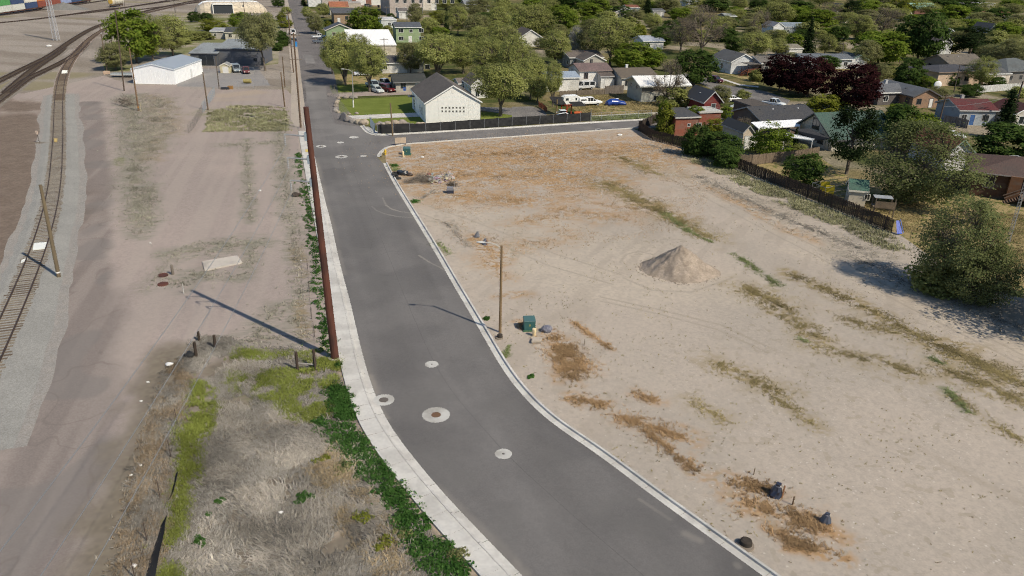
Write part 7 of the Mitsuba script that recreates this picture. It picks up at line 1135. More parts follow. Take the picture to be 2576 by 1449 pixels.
# plastic wrapped stubs in the right lot
def stub(label, cc, at, s, seed, stick=True, col=(.055, .065, .10)):
    A = g(*cc(*at)); k = thing('wrapped_stub', label, 'wrapped stub'); r = np.random.default_rng(seed); n = 14; secs = []
    for z, w in ((0, .5), (.25, .52), (.6, .40), (.95, .24), (1.05, .2), (1.2, .22)):
        a = np.arange(n) * 2 * np.pi / n; rr = w * s * (1 + .22 * r.normal(size=n) * .7); secs.append(np.stack([A[0] + rr * np.cos(a) + .06 * z, A[1] + rr * np.sin(a), np.full(n, A[2] + z * s)], 1))
    put(k + '__plastic_wrap', MB().loft(secs), 'm_car', col); part(k, 'tie', MB().tube([A + [.06, 0, .95 * s], A + [.06, 0, 1.02 * s]], .25 * s, 10), 'm_clean', (.2, .2, .23))
    if stick: part(k, 'stake', MB().beam(A + [.42 * s, -.3 * s, 0], A + [.5 * s, -.25 * s, 1.2 * s], .07), 'm_wood', (.42, .20, .10))
stub('large dark blue plastic wrapped stub with a reddish stake in the brown weeds', cO, (700, 560), .78, 1, True, (.028, .032, .05)); stub('smaller dark plastic wrapped stub nearest the bottom right corner', cO, (1070, 762), .58, 2, False, (.055, .06, .08)); stub('grey wrapped stub in brown weeds, farther of two above the wooden street lamp', cH, (2225, 1045), .6, 3, False, (.16, .16, .17)); stub('grey wrapped stub under the wooden street lamp arm', cH, (2300, 1120), .6, 4, True, (.11, .12, .15))
A = g(*cH(1958, 600)); k = thing('crate_stack', 'dark crates standing with a thin rod below the rubble', 'crate'); put(k + '__lower_crate', MB().box(-.55, .45, -.4, .4, 0, .45).get(A, .1), 'm_clean', (.03, .035, .055)); part(k, 'upper_crate', MB().box(-.5, .42, -.36, .36, .46, .85).get(A, .1), 'm_clean', (.20, .20, .22)); part(k, 'rod', MB().tube([A + [.5, 0, 0], A + [.52, 0, 1.7]], .02, 5), 'm_clean', (.5, .5, .5))
A = g(*cH(1455, 120)); k = thing('sign_board', 'blank tan sign board on posts beside the corner pole', 'sign board'); m = MB().box(-.95, .95, -.03, .03, .35, 1.35); put(k + '__panel', m.get(A, ANG), 'm_paint', (.52, .42, .32)); 
for x in (-.9, .9): part(k, 'post', MB().box(x - .05, x + .05, .031, .12, 0, 1.4).get(A, ANG), 'm_wood', (.2, .15, .1))
A = g(*cG(1200, 600)); 
# tyres and black bags by the kerb, rubble, brush
for i, (x, y, t) in enumerate(((690, 650, 0), (695, 705, .1), (705, 745, .2), (775, 785, 0), (668, 690, .3))):
    A = g(*cS(x, y)); a = np.arange(17) * 2 * np.pi / 16; c = np.stack([.30 * np.cos(a), .30 * np.sin(a), .12 + t * np.sin(a) * .6 + t * .3 + 0 * a], 1) + A
    solo('tyre', 'old black tyre dumped in the pile beside the right kerb', 'tyre', MB().tube(c, .115, 8, False), 'm_rubber', None, group='dumped tyres')
for i, (x, y, s, lab) in enumerate(((820, 665, .55, 'shiny black rubbish bag right behind the dumped tyres'), (905, 685, .62, 'largest black rubbish bag right of the dumped tyres'), (1045, 705, .4, 'small brown black bag at the right end of the dumped tyres'))): A = g(*cS(x, y)); solo('rubbish_bag', lab, 'rubbish bag', MB().blob(A + [0, 0, s * .5], (s * 1.1, s * .8, s * .7), i + 20, .35, 3), 'm_car', (.022, .024, .028) if i < 2 else (.07, .05, .04), smooth=True)
r = np.random.default_rng(12); k = thing('rubble_heap', 'heap of pale broken concrete and bricks on the sandy lot', 'rubble heap'); n = 0
for i in range(120):
    t = r.uniform(0, 1); c = g(*cS(1430 + 680 * t, 760 + 90 * math.sin(t * 5) * .3 + r.normal(0, 40) + 30)); h = max(0, .8 - abs(t - .2) * 1.6) + max(0, .7 - abs(t - .85) * 3.5); s = r.uniform(.10, .30); z = r.uniform(0, 1) ** 1.5 * h
    a, b = r.normal(0, .5, 2); m = MB().box(-s, s, -s * .7, s * .7, -s * .3, s * .3); v, f = m.get(); ca, sa = math.cos(a), math.sin(a); v = v + r.normal(0, s * .12, v.shape); v = v @ np.array([[1, 0, 0], [0, ca, sa], [0, -sa, ca]]); v = v @ np.array([[math.cos(b * 3), math.sin(b * 3), 0], [-math.sin(b * 3), math.cos(b * 3), 0], [0, 0, 1]]); col = (.50, .45, .40) if r.random() > .14 else (.28, .11, .07); part(k, 'concrete_chunk' if col[0] > .4 else 'brick', (v + c + [0, 0, z + s * .25], f), 'm_stone', tuple(x * r.uniform(.75, 1.15) for x in col))
def sticks(name, label, cc, pts, nst, Ls, hgt, col, seed, spread=.6, mat='m_bark', w=.015):
    r = np.random.default_rng(seed); C = np.array([g(*cc(*p)) for p in pts]); m = MB()
    for i in range(nst):
        c = C[r.integers(len(C))] + [r.normal(0, spread), r.normal(0, spread), abs(r.normal(0, hgt)) + .05]; d = r.normal(0, 1, 3) * [1, 1, .35]; d /= np.linalg.norm(d); L = r.uniform(*Ls); m.tube([c - d * L / 2, c + d * L / 2 + [0, 0, .1]], [w, w * .5], 3, False)
    return stuff(name, label, 'brush', m, mat)
scene['m_deadwood'] = diffuse(P(lambda p, n, uv: mix((.20, .165, .13), (.31, .27, .225), noise(p.x * 5, p.y * 5, p.z * 5))))
sticks('brush_pile', 'grey brush pile of cut sticks left of the rubble heap', cS, [(1260, 800), (1350, 840), (1450, 870), (1080, 870), (1400, 800)], 700, (.5, 1.6), .35, None, 5, .5, 'm_deadwood'); sticks('scrub_brush', 'dark dead weed clump above the dark crates', cS, [(2040, 930), (2100, 960)], 240, (.4, .9), .25, None, 6, .3, 'm_bark')
# ---------------------------------------------------------------- posts, stakes and litter of the weed field
def post(label, cc, b, t, r=.09, col=(.06, .045, .035), name='timber_post'):
    A = g(*cc(*b)); H = hz(A, cc(*t)[1]); solo(name, label, 'post', MB().tube([A, A + [0.02, 0, H]], [r, r * .85], 7), 'm_wood', col)
post('burnt timber post, leftmost and lowest of three beside the dirt road', cJ, (1975, 800), (1962, 655), .14); post('burnt timber post, farthest of three beside the dirt road', cJ, (2005, 640), (1988, 545), .12); post('burnt timber post, rightmost of three beside the dirt road', cJ, (2168, 712), (2148, 582), .14)
A = g(*cK(420, 945)); B = g(*cK(595, 915)); k = thing('fence_brace', 'dark timber fence brace with pale crossbar below the rust red pole', 'fence brace')
for q, h in ((A, 1.75), (B, 1.7)): part(k, 'post', MB().tube([q, q + [0, 0, h]], .12, 7), 'm_wood', (.075, .055, .045))
part(k, 'crossbar', MB().tube([A + [0, 0, .75], B + [0, 0, .35]], .06, 6), 'm_wood', (.42, .40, .38), label='pale grey crossbar')
post('grey weathered stump post beside the brown iron lids', cF, (1740, 1420), (1720, 1325), .16, (.28, .24, .20)); post('thin white marker post at the tip of the long pole shadow', cJ, (1850, 165), (1852, 62), .045, (.66, .64, .60), 'marker_post'); post('thin green stake between the pavement slabs and the weeds', cN, (490, 545), (488, 455), .03, (.09, .13, .07), 'marker_post'); post('wooden stake in the brown weeds above the wrapped stubs', cO, (828, 632), (826, 568), .05, (.22, .14, .08), 'marker_post'); post('thin stake in the brown weeds above the large wrapped stub', cO, (535, 405), (543, 350), .035, (.28, .2, .12), 'marker_post'); post('thin stake in the sandy lot beside the brown weed patch', cL, (725, 690), (727, 625), .03, (.24, .18, .12), 'marker_post')
A = g(*cF(400, 100)); k = thing('switch_stand', 'white and orange topped switch stand beside the siding', 'switch stand'); put(k + '__mast', MB().tube([A, A + [-.1, 0, 2.0]], .05, 6), 'm_clean', (.06, .05, .05)); part(k, 'target', MB().box(A[0] - .25, A[0] + .05, A[1] - .04, A[1] + .04, 1.5, 2.1), 'm_clean', (.66, .52, .42)); part(k, 'base', MB().obox(A, (1, .1), 3.4, .25, .02, .15), 'm_wood', (.3, .25, .2))
lit = [(cJ, (1705, 885), .32, 'largest white litter scrap in the weed field below the burnt posts'), (cJ, (1490, 1058), .14, 'white scrap at the edge of the weed field'), (cJ, (1422, 1250), .12, 'small white scrap lower at the weed field edge'), (cM, (1060, 338), .15, 'white scrap in the weeds left of the wire stakes'), (cM, (990, 410), .13, 'white scrap just left of another in the lower weeds'), (cM, (1010, 1098), .22, 'white scrap near the bottom edge left of the black fabric'), (cM, (2120, 692), .15, 'white scrap in the pale grass right of the lone weeds'), (cH, (40, 580), .2, 'white scrap on the dirt clearing left of the green weeds'), (cH, (452, 1285), .12, 'white scrap beside the green weed strip'), (cF, (1515, 1108), .16, 'white scrap on the dirt road edge'), (cA, (497, 472), .9, 'white barrel lying in the rail yard'), (cI, (1085, 25), .45, 'pale stone near the end of the cross street'), (cS, (1350, 265), .3, 'pale stone right of the far green cabinet')]
for i, (cc, at, s, lab) in enumerate(lit): A = g(*cc(*at)); solo('litter' if s < .4 else 'pale_lump', lab, 'litter' if s < .4 else 'stone', MB().blob(A + [0, 0, s * .35], (s, s * .7, s * .45), i, .45, 1), 'm_clean', (.72, .71, .68))
# black fabric strip lying along the ditch
cl = G2(cM, [(1262, 735), (1235, 800), (1222, 880), (1190, 990), (1165, 1080), (1140, 1200), (1120, 1290)]); w = np.array([.10, .16, .2, .24, .28, .3, .3])[:, None]; s_ = np.array([1, .1, 0]); t = cl[:, :]; a_, b_ = cl - s_ * w + [0, 0, .10], cl + s_ * w + [0, 0, .42]; 
solo('silt_fabric', 'torn black fabric strip along the green ditch at bottom left', 'fabric strip', ribbon3(b_, a_) if 'ribbon3' in globals() else (np.vstack([a_, b_]), np.array([[j, j + 1, j + 8, j + 7] for j in range(6)])), 'm_screen')
cl = G2(cM, [(1340, 405), (1325, 480), (1305, 560), (1282, 610)]); a_, b_ = cl - [.10, 0, -.1], cl + [.1, 0, .35]; solo('silt_fabric', 'upper torn scrap of black fabric beside the green ditch', 'fabric strip', (np.vstack([a_, b_]), np.array([[j, j + 1, j + 5, j + 4] for j in range(3)])), 'm_screen')
A = g(*cJ(1910, 800)); solo('black_rubble', 'black charred lump at the foot of the lowest burnt post', 'rubble', MB().blob(A + [0, 0, .15], (.4, .3, .25), 2, .4, 2), 'm_rubber')
A = g(*cH(405, 635)); solo('scrap_heap', 'small dark scrap heap in the weeds left of the green strip', 'scrap', MB().blob(A + [0, 0, .25], (.5, .35, .35), 5, .5, 2).blob(A + [.35, .3, .2], (.3, .25, .25), 9, .5, 2), 'm_paint', (.06, .045, .04))
A = g(*cA(1240, 1030)); sticks('fallen_branch', 'fallen branches lying left of the marked wooden pole', cA, [(1240, 1040), (1260, 1020), (1270, 1065)], 60, (1.0, 2.6), .3, None, 9, .7, 'm_bark', .05)
# yard things
def bin_(label, cc, at, col, s=1.0): A = g(*cc(*at)); k = thing('wheelie_bin', label, 'bin'); put(k + '__body', MB().loft([[(-.27 * s, -.3 * s, .05), (.27 * s, -.3 * s, .05), (.27 * s, .3 * s, .05), (-.27 * s, .3 * s, .05)], [(-.33 * s, -.37 * s, 1.0 * s), (.33 * s, -.37 * s, 1.0 * s), (.33 * s, .37 * s, 1.0 * s), (-.33 * s, .37 * s, 1.0 * s)]]).get(A, ANG), 'm_clean', col); part(k, 'lid', MB().box(-.36 * s, .36 * s, -.4 * s, .4 * s, 1.0 * s, 1.08 * s).get(A, ANG), 'm_clean', tuple(v * .8 for v in col))
bin_('bright blue bin beside the far road poles', cB, (403, 470), (.04, .24, .55), 1.5); bin_('dark blue bin at the black shingled house', cT, (1835, 550), (.02, .08, .32), 1.1); bin_('black bin left of the dark blue bin', cT, (1765, 545), (.03, .035, .04), 1.1)
A = g(*cE(1150, 850)); k = thing('play_platform', 'weathered plank play platform behind the board fence', 'play platform'); fin = lambda m: m.get(A, ANG - .5)
for x in (-1.2, 1.2):
    for y in (0, 1.8): part(k, 'post', fin(MB().box(x - .06, x + .06, y - .06, y + .06, 0, 2.6)), 'm_wood', (.20, .16, .12))
put(k + '__deck', fin(MB().box(-1.3, 1.3, -.1, 1.9, 1.25, 1.35)), 'm_wood', (.30, .24, .18))
for i in range(9): part(k, 'plank', fin(MB().prism([(-.25, 1.36), (-.22, 1.36), (-.42, 2.3), (-.45, 2.3)], 'x', -1.25 + i * .28, -1.0 + i * .28)), 'm_wood', (.36, .28, .20))
part(k, 'canopy', fin(MB().box(-1.3, 1.0, .4, 1.9, 2.5, 2.56)), 'm_clean', (.30, .32, .34))
A = g(*cE(1290, 1000)); k = thing('slide', 'blue plastic slide beside the end of the board fence', 'slide'); put(k + '__chute', MB().loft([[(-.35, 0, 1.5), (.1, 0, 1.5), (.1, .05, 1.6), (-.35, .05, 1.6)], [(-.45, -.9, .15), (.25, -.9, .15), (.25, -.85, .25), (-.45, -.85, .25)]]).get(A, .1), 'm_clean', (.015, .06, .40)); part(k, 'side_rail', MB().beam([.15, 0, 1.75], [.35, -.9, .3], .06).get(A, .1), 'm_clean', (.03, .12, .5))
A = g(*cE(1775, 545)); k = thing('blue_banner', 'blue triangular tarp hung on a pole before the brick house', 'tarp'); part(k, 'pole', MB().tube([A, A + [0, 0, 2.6]], .03, 6), 'm_steel'); put(k + '__cloth', (np.array([A + [0, 0, 2.5], A + [0, .05, 1.0], A + [1.2, .15, .9], A + [.7, .05, 1.6]]), np.array([[0, 1, 2], [0, 2, 3]])), 'm_car', (.015, .07, .42))
for at in ((560, 600), (610, 640)): A = g(*cE(*at)); solo('yellow_sheet', 'yellow plastic sheet leaning inside the board fence', 'plastic sheet', MB().box(-.6, .6, -.04, .04, .1, 1.7).get(A, ANG - .6), 'm_clean', (.60, .46, .03), group='yellow sheets inside the fence')
A = g(*cE(650, 100)); k = thing('satellite_dish', 'white satellite dish beside the cream gabled green roofed house', 'satellite dish'); put(k + '__dish', MB().blob(A + [0, 0, 2.2], (.75, .25, .75), 1, .03, 2), 'm_clean', (.72, .68, .60), smooth=True); part(k, 'mast', MB().tube([A, A + [0, .2, 2.2]], .05, 6), 'm_steel')
A = g(*cQ(1240, 215)); k = thing('satellite_dish', 'large white satellite dish right of the grey roofed bungalow', 'satellite dish'); put(k + '__dish', MB().blob(A + [0, 0, 2.4], (1.0, .3, 1.0), 1, .03, 2), 'm_clean', (.76, .76, .75), smooth=True); part(k, 'mast', MB().tube([A, A + [0, .2, 2.4]], .06, 6), 'm_steel')
A = g(*cQ(1480, 500)); k = thing('timber_pavilion', 'orange brown timber play fort left of the maroon roofed house', 'play fort'); fin = lambda m: m.get(A, ANG - .3)
for x in (-1.2, 1.2):
    for y in (0, 2): part(k, 'post', fin(MB().box(x - .08, x + .08, y - .08, y + .08, 0, 2.4)), 'm_wood', (.36, .16, .07))
part(k, 'roof', fin(MB().prism([(-1.6, 2.4), (1.6, 2.4), (0, 3.4)], 'y', -.3, 2.3)), 'm_wood', (.26, .12, .06)); part(k, 'railing', fin(MB().box(-1.3, 1.3, -.1, -.02, .5, 1.2)), 'm_wood', (.45, .27, .13))
A = g(*cR(850, 1030)); k = thing('red_shed_frame', 'red painted timber frame with black tarp roof beside the skid steer', 'timber frame'); fin = lambda m: m.get(A, ANG)
for x in (-1.6, -.4, .6): part(k, 'post', fin(MB().box(x - .1, x + .1, -.1, .1, 0, 2.2)), 'm_wood', (.42, .06, .03))
part(k, 'brace', fin(MB().beam([-1.6, 0, .2], [.6, 0, 2.1], .14).beam([-1.6, 0, 2.1], [.6, 0, 2.1], .14)), 'm_wood', (.45, .07, .03)); part(k, 'tarp_roof', fin(MB().prism([(-.6, 2.3), (3.0, 3.3), (3.0, 3.38), (-.6, 2.38)], 'x', -3.4, -.8).prism([(-1, 1.9), (1.5, 2.4), (1.5, 2.48), (-1, 1.98)], 'x', .5, 3.4)), 'm_screen')
post('tan timber post before the black tarp roof', cR, (670, 1040), (680, 800), .2, (.26, .19, .09)); A = g(*cR(980, 1025)); solo('orange_barrel', 'orange barrel lying before the red timber frame', 'barrel', MB().tube([A + [-.6, 0, .35], A + [.9, 0, .35]], .34, 12), 'm_clean', (.55, .12, .03))
A = g(*cT(320, 515)); k = thing('mailbox', 'dark mailbox on a post beside the far road', 'mailbox'); part(k, 'post', MB().tube([A, A + [0, 0, 1.0]], .05, 6), 'm_wood', (.3, .25, .2)); put(k + '__box', MB().box(-.15, .15, -.28, .28, 1.0, 1.3).get(A, ANG), 'm_clean', (.05, .05, .05))
A = g(*cA(1075, 745)); solo('tan_box', 'small tan crate at the foot of the banded pole', 'crate', MB().box(-.7, .7, -.45, .45, 0, .75).get(A, .2), 'm_clean', (.50, .36, .26)); A = g(*cA(2265, 900)); solo('black_trough', 'black trough below the short pole near the yellow shed', 'trough', MB().box(-.9, .9, -.4, .4, 0, .5).get(A, .06), 'm_clean', (.04, .04, .045)); A = g(*cA(2320, 895)); solo('orange_box', 'orange box right of the black trough', 'box', MB().box(-.55, .55, -.4, .4, 0, .7).get(A, .06), 'm_clean', (.30, .16, .05)); A = g(*cA(2495, 840)); solo('yellow_drum', 'long yellow tank in the gravel yard', 'tank', MB().tube([A + [-1, 0, .6], A + [.8, 0, .6]], .5, 12), 'm_clean', (.32, .26, .09))

# ================================================================ GRASS AND WEEDS (ground cover)
def stalkmat(name, ca, cb):
    scene[name] = diffuse(P(lambda p, n, uv: mix(ca, cb, uv.x) * (.45 + .95 * fbm(p.x * .4, p.y * .4, 3., 2))))
stalkmat('m_straw', (.25, .215, .17), (.53, .485, .415)); stalkmat('m_greystraw', (.13, .115, .092), (.40, .37, .325)); stalkmat('m_greyweed', (.20, .19, .145), (.40, .375, .30)); stalkmat('m_brownweed', (.19, .14, .09), (.38, .30, .21)); stalkmat('m_tanstraw', (.26, .195, .115), (.48, .385, .25)); stalkmat('m_paleweed', (.21, .21, .11), (.43, .415, .25)); stalkmat('m_orange', (.34, .215, .11), (.52, .36, .205)); stalkmat('m_olivegrass', (.21, .17, .075), (.40, .325, .165)); stalkmat('m_green', (.13, .165, .06), (.31, .34, .16)); stalkmat('m_ditch', (.14, .17, .03), (.27, .30, .08))
def blades(n, sampler, L, w, lean, seed, comb=None, k=5, up=.8):
    """n tufts of k blades; sampler(r, n) -> xy; comb: angle field that lays the blades over"""
    r = np.random.default_rng(seed); xy = sampler(r, n); m = len(xy) * k; B = np.repeat(xy, k, 0) + r.normal(0, L * .22, (m, 2)); B = np.column_stack([B, np.full(m, .004)])
    a = r.uniform(0, 2 * np.pi, m)
    if comb is not None: c = comb(B[:, 0], B[:, 1]); a = np.where(r.random(m) < .8, c + r.normal(0, .45, m), a)
    h = L * r.uniform(.45, 1.25, m) * np.repeat(r.uniform(.6, 1.25, len(xy)), k); tl = lean * r.uniform(.4, 1.3, m); d = np.stack([np.cos(a) * tl, np.sin(a) * tl, np.full(m, up)], 1); d /= np.linalg.norm(d, axis=1, keepdims=True); s = np.stack([-np.sin(a), np.cos(a), 0 * a], 1) * (w * r.uniform(.6, 1.3, m))[:, None]
    M_ = B + d * (h * .55)[:, None]; T_ = B + d * h[:, None]; T_[:, 2] -= h * .28 * tl; T_[:, 2] = np.maximum(T_[:, 2], .02)
    v = np.stack([B - s, B + s, M_ + s * .8, M_ - s * .8, T_], 1).reshape(-1, 3); j = np.arange(m)[:, None] * 5; f = np.vstack([j + [0, 1, 2], j + [0, 2, 3], j + [3, 2, 4]]); tint = np.repeat(np.clip(np.repeat(r.random(len(xy)), k) * .6 + r.random(m) * .4, 0, 1), 5); return (v, f), np.stack([tint, tint], 1)
def in_caps(cs, thr=.25, wobs=1.0, freq=.5):
    box = [min(min(c[0], c[2]) - c[4] * 1.5 for c in cs), max(max(c[0], c[2]) + c[4] * 1.5 for c in cs), min(min(c[1], c[3]) - c[4] * 1.5 for c in cs), max(max(c[1], c[3]) + c[4] * 1.5 for c in cs)]
    area = np.array([(np.hypot(c[2] - c[0], c[3] - c[1]) * 2 * c[4] + 3.1 * c[4] ** 2) * c[5] for c in cs]); pr = area / area.sum()
    def s(r, n):
        i = r.choice(len(cs), n, p=pr); C = np.array(cs)[i]; t = r.random(n); a = r.uniform(0, 2 * np.pi, n); d = np.abs(r.normal(0, .62, n)) * C[:, 4]; xy = np.stack([C[:, 0] + t * (C[:, 2] - C[:, 0]) + d * np.cos(a), C[:, 1] + t * (C[:, 3] - C[:, 1]) + d * np.sin(a)], 1)
        q = meshkit.fbm(np.column_stack([xy * freq, np.zeros(n)]), 3, 5); return xy[q + r.normal(0, .10, n) > thr * wobs]
    return s
def in_poly(cc, pts, thr=0.0, freq=.4, seed=3, holes=()):
    from shapely.geometry import Polygon
    import shapely
    pg = Polygon(G2(cc, pts)[:, :2]).buffer(0)
    for h in holes: pg = pg.difference(Polygon(G2(cc, h)[:, :2]).buffer(0))
    x0, y0, x1, y1 = pg.bounds
    def s(r, n):
        xy = np.column_stack([r.uniform(x0, x1, n * 3), r.uniform(y0, y1, n * 3)]); xy = xy[shapely.contains_xy(pg, xy[:, 0], xy[:, 1])]; xy = xy + r.normal(0, .28, xy.shape); q = r.normal(0, .05, len(xy)) + meshkit.fbm(np.column_stack([xy * freq, np.zeros(len(xy))]), 3, seed); return xy[q > thr][:n]
    return s
comb = lambda x, y: 2.2 + 2.6 * (meshkit.fbm(np.stack([x * .22, y * .22, 0 * x], 1), 2, 9) - .5) * 2
def cover(name, label, cat, n, sampler, L, w, lean, mat, seed, comb=None, k=5, up=.8):
    msh, uv = blades(n, sampler, L, w, lean, seed, comb, k, up); stuff(name, label, cat, msh, mat, uv=uv)
FLD = [(440, 905), (500, 850), (560, 845), (640, 880), (760, 880), (840, 930), (870, 1060), (930, 1160), (1030, 1290), (1110, 1400), (1160, 1470), (1180, 1600), (250, 1600), (290, 1449), (335, 1230), (380, 1050)]
MID = [(560, 930), (640, 900), (700, 960), (680, 1000), (760, 1060), (870, 1070), (930, 1170), (960, 1250), (1000, 1330), (1040, 1400), (1060, 1600), (440, 1600), (470, 1400), (500, 1230), (545, 1100), (560, 1020)]
DITCH = [(490, 955), (530, 970), (548, 1030), (535, 1090), (500, 1110), (505, 1180), (480, 1240), (470, 1300), (458, 1360), (425, 1380), (415, 1360), (440, 1240), (455, 1130), (445, 1075), (475, 1010)]
GP = [(640, 960), (690, 930), (780, 935), (850, 900), (850, 930), (830, 1000), (830, 1060), (740, 1060), (690, 1010), (650, 1000)]
cover('tall_dry_grass', 'combed over pale dry grass swirling over the middle of the field at lower left', 'dry grass', 6500, in_poly(cG, MID, .53, .55, 3, [DITCH, GP]), .72, .024, 1.8, 'm_straw', 1, comb, 6, .45)
cover('matted_grey_grass', 'grey matted dead grass through the field at lower left', 'dry grass', 17000, in_poly(cG, FLD, .38, .5, 8, [DITCH]), .45, .020, 1.6, 'm_greystraw', 2, comb, 6, .5)
cover('brown_weed_tufts', 'brown tufts through the left side of the weed field', 'dry weeds', 7000, in_poly(cG, [(440, 905), (480, 960), (430, 1150), (400, 1449), (290, 1449), (335, 1230), (380, 1050)], .42, .6, 4), .3, .02, .9, 'm_brownweed', 3, None, 5)
cover('tan_grass', 'tan dry grass standing beside the green weed band', 'dry grass', 2400, in_poly(cG, [(840, 1100), (890, 1190), (950, 1280), (1030, 1430), (960, 1449), (870, 1330), (780, 1180)], .46, .6, 6), .45, .022, 1.1, 'm_tanstraw', 33, None, 6)
cover('ditch_grass', 'bright green grass strip along the ditch at lower left', 'grass', 8000, in_poly(cG, DITCH, .38, 1.0), .26, .020, .7, 'm_ditch', 4, None, 5); cover('ditch_grass', 'green grass patch at the bottom edge of the ditch', 'grass', 1800, in_poly(cG, [(400, 1449), (430, 1420), (455, 1449), (450, 1500), (380, 1500)], .2), .24, .018, .7, 'm_ditch', 5, None, 5)
cover('green_grass_patches', 'green grass patches below the timber fence brace', 'grass', 6000, in_poly(cG, GP, .47, .8), .34, .02, .8, 'm_ditch', 6, None, 5); cover('green_grass_patches', 'sparse green grass left of the rust red pole base', 'grass', 3600, in_poly(cG, [(590, 880), (700, 890), (800, 880), (845, 895), (830, 920), (700, 905), (600, 990), (575, 960)], .42, .5), .3, .018, .8, 'm_ditch', 7, None, 5)
# green weeds along the pavement: broad leaves in clumps
def weeds(name, label, samp, n, size, h, seed, mat='m_weed', per=34):
    r = np.random.default_rng(seed); xy = samp(r, n); nn = len(xy); rad = size * r.uniform(.3, 1.35, nn); u = r.normal(0, 1, (nn, per, 3)); u /= np.linalg.norm(u, axis=2, keepdims=True); u[..., 2] = abs(u[..., 2]); C = np.concatenate([xy, np.zeros((nn, 1))], 1)[:, None] + u * rad[:, None, None] * np.array([1, 1, h]) * r.uniform(.6, 1.05, (nn, per, 1)); C = C.reshape(-1, 3); C[:, 2] += .03
    out = u.reshape(-1, 3) + [0, 0, .3]; v, f, uv = leaves(C, out, .12, r, np.repeat(r.uniform(.1, .9, nn), per)); stuff(name, label, 'weeds', (v, f), mat, uv=uv)
weeds('green_weeds', 'thick green weed strip along the pavement up to the rust red pole', in_poly(cG, [(764, 480), (772, 470), (785, 520), (800, 620), (814, 690), (822, 760), (832, 830), (838, 885), (800, 880), (798, 780), (788, 700), (775, 600)], .14, .9), 1100, .38, .8, 11)
weeds('green_weeds', 'green weed strip along the pavement below the rust red pole', in_poly(cK, [(760, 1100), (850, 1090), (925, 1250), (950, 1449), (850, 1449), (770, 1300)], .27, .9), 260, .38, .75, 12); weeds('green_weeds', 'long green weed band along the curved pavement to the bottom edge', in_poly(cN, [(-220, -20), (80, 30), (230, 220), (380, 420), (540, 640), (680, 800), (830, 990), (1000, 1200), (700, 1200), (560, 1010), (440, 820), (300, 560), (110, 380), (-60, 170), (-180, 60)], .28, .9), 1300, .38, .75, 13)
weeds('green_weeds', 'thin green weeds along the upper pavement behind the pole arms', in_poly(cH, [(395, 195), (450, 200), (465, 330), (480, 440), (520, 530), (540, 640), (470, 640), (440, 470), (410, 350)], .3, .8), 200, .35, .9, 14)
for i, (cc, at, s, lab) in enumerate(((cM, (1510, 910), .5, 'lone dark green weed clump near the bottom of the weed field'), (cM, (2285, 595), .7, 'green weed clump in the pale grass left of the weed band'), (cM, (1650, 605), .35, 'small green weed clump above the lone dark one'), (cM, (1575, 705), .22, 'tiny green weed between two larger clumps'), (cH, (1395, 330), .8, 'green weed clump beside the kerb above the dumped tyres'), (cH, (1600, 690), .7, 'green weed clump beside the kerb below the brush pile'), (cL, (190, 1000), .3, 'small green weed beside the right kerb'), (cK, (2320, 420), .4, 'sprawling green weed at the foot of the wooden street lamp'), (cK, (820, 890), .5, 'green weed clump at the foot of the rust red pole'), (cH, (420, 215), .5, 'green weed clump beside the upper end of the pavement'))):
    A = g(*cc(*at)); weeds('weed_clump', lab, lambda r, n, A=A, s=s: A[None, :2] + r.normal(0, s * .3, (n, 2)), int(8 + 10 * s), s * .45, 1.0, 20 + i)
for q in [q for q in labels if q.startswith('weed_clump')]: labels[q].pop('kind', None)
for i, (at, s) in enumerate((((340, 930), .9), ((30, 370), .8), ((-130, 290), .6), ((480, 860), .8), ((160, 740), .7), ((900, 1010), .7))):
    A = g(*cN(*at)); weeds('golden_weed_bush', ['golden green weed bush inside the lower weed band', 'golden weed bush at the upper left of the weed band', 'small golden weed above the weed band', 'golden brown bush in the middle of the weed band', 'dull golden bush left of the weed band', 'golden green bush near the bottom of the weed band'][i], lambda r, n, A=A, s=s: A[None, :2] + r.normal(0, s * .4, (n, 2)), 14, s * .5, .9, 40 + i, 'm_yellow' if i % 2 == 0 else 'm_olive')
for q in [q for q in labels if q.startswith('golden_weed')]: labels[q].pop('kind', None); labels[q]['category'] = 'weed bush'
cover('field_weeds', 'green and grey weed growth in the fenced patch at upper left', 'weeds', 3600, in_poly(cA, [(2100, 1130), (2350, 1060), (2880, 1085), (2900, 1320), (2060, 1330)], .36, .6), .42, .05, .8, 'm_paleweed', 8, None, 5)
cover('grey_weeds', 'grey green weeds around the left dirt clearing', 'weeds', 13000, in_caps(LGREY, .36), .28, .026, 1.1, 'm_greyweed', 9, None, 4); cover('tan_weeds', 'tan dry weeds around the left dirt clearing', 'weeds', 3500, in_caps(LTAN, .4), .3, .022, 1.0, 'm_straw', 10, None, 4)
cover('orange_dry_weeds', 'orange brown dry weeds scattered over the sandy lot', 'dry weeds', 36000, in_caps(ORANGE, .46, 1, 1.1), .15, .022, 1.2, 'm_orange', 11, None, 4, .6)
near = [c for c in ORANGE if min(c[1], c[3]) < 66]; cover('orange_weed_tufts', 'orange brown weed tufts beside the right kerb', 'dry weeds', 9000, in_caps(near, .43, 1, 1.0), .24, .018, .9, 'm_orange', 12, None, 5, .8)
cover('olive_dry_grass', 'olive brown dry grass bands across the sandy lot', 'dry grass', 30000, in_caps(OLIVE, .43, 1, 1.1), .17, .020, 1.1, 'm_olivegrass', 13, None, 4, .7); cover('green_lot_grass', 'small green grass streaks on the sandy lot', 'grass', 2600, in_caps(GREENS, .38, 1, .8), .22, .022, 1.0, 'm_green', 14, None, 5, .7)
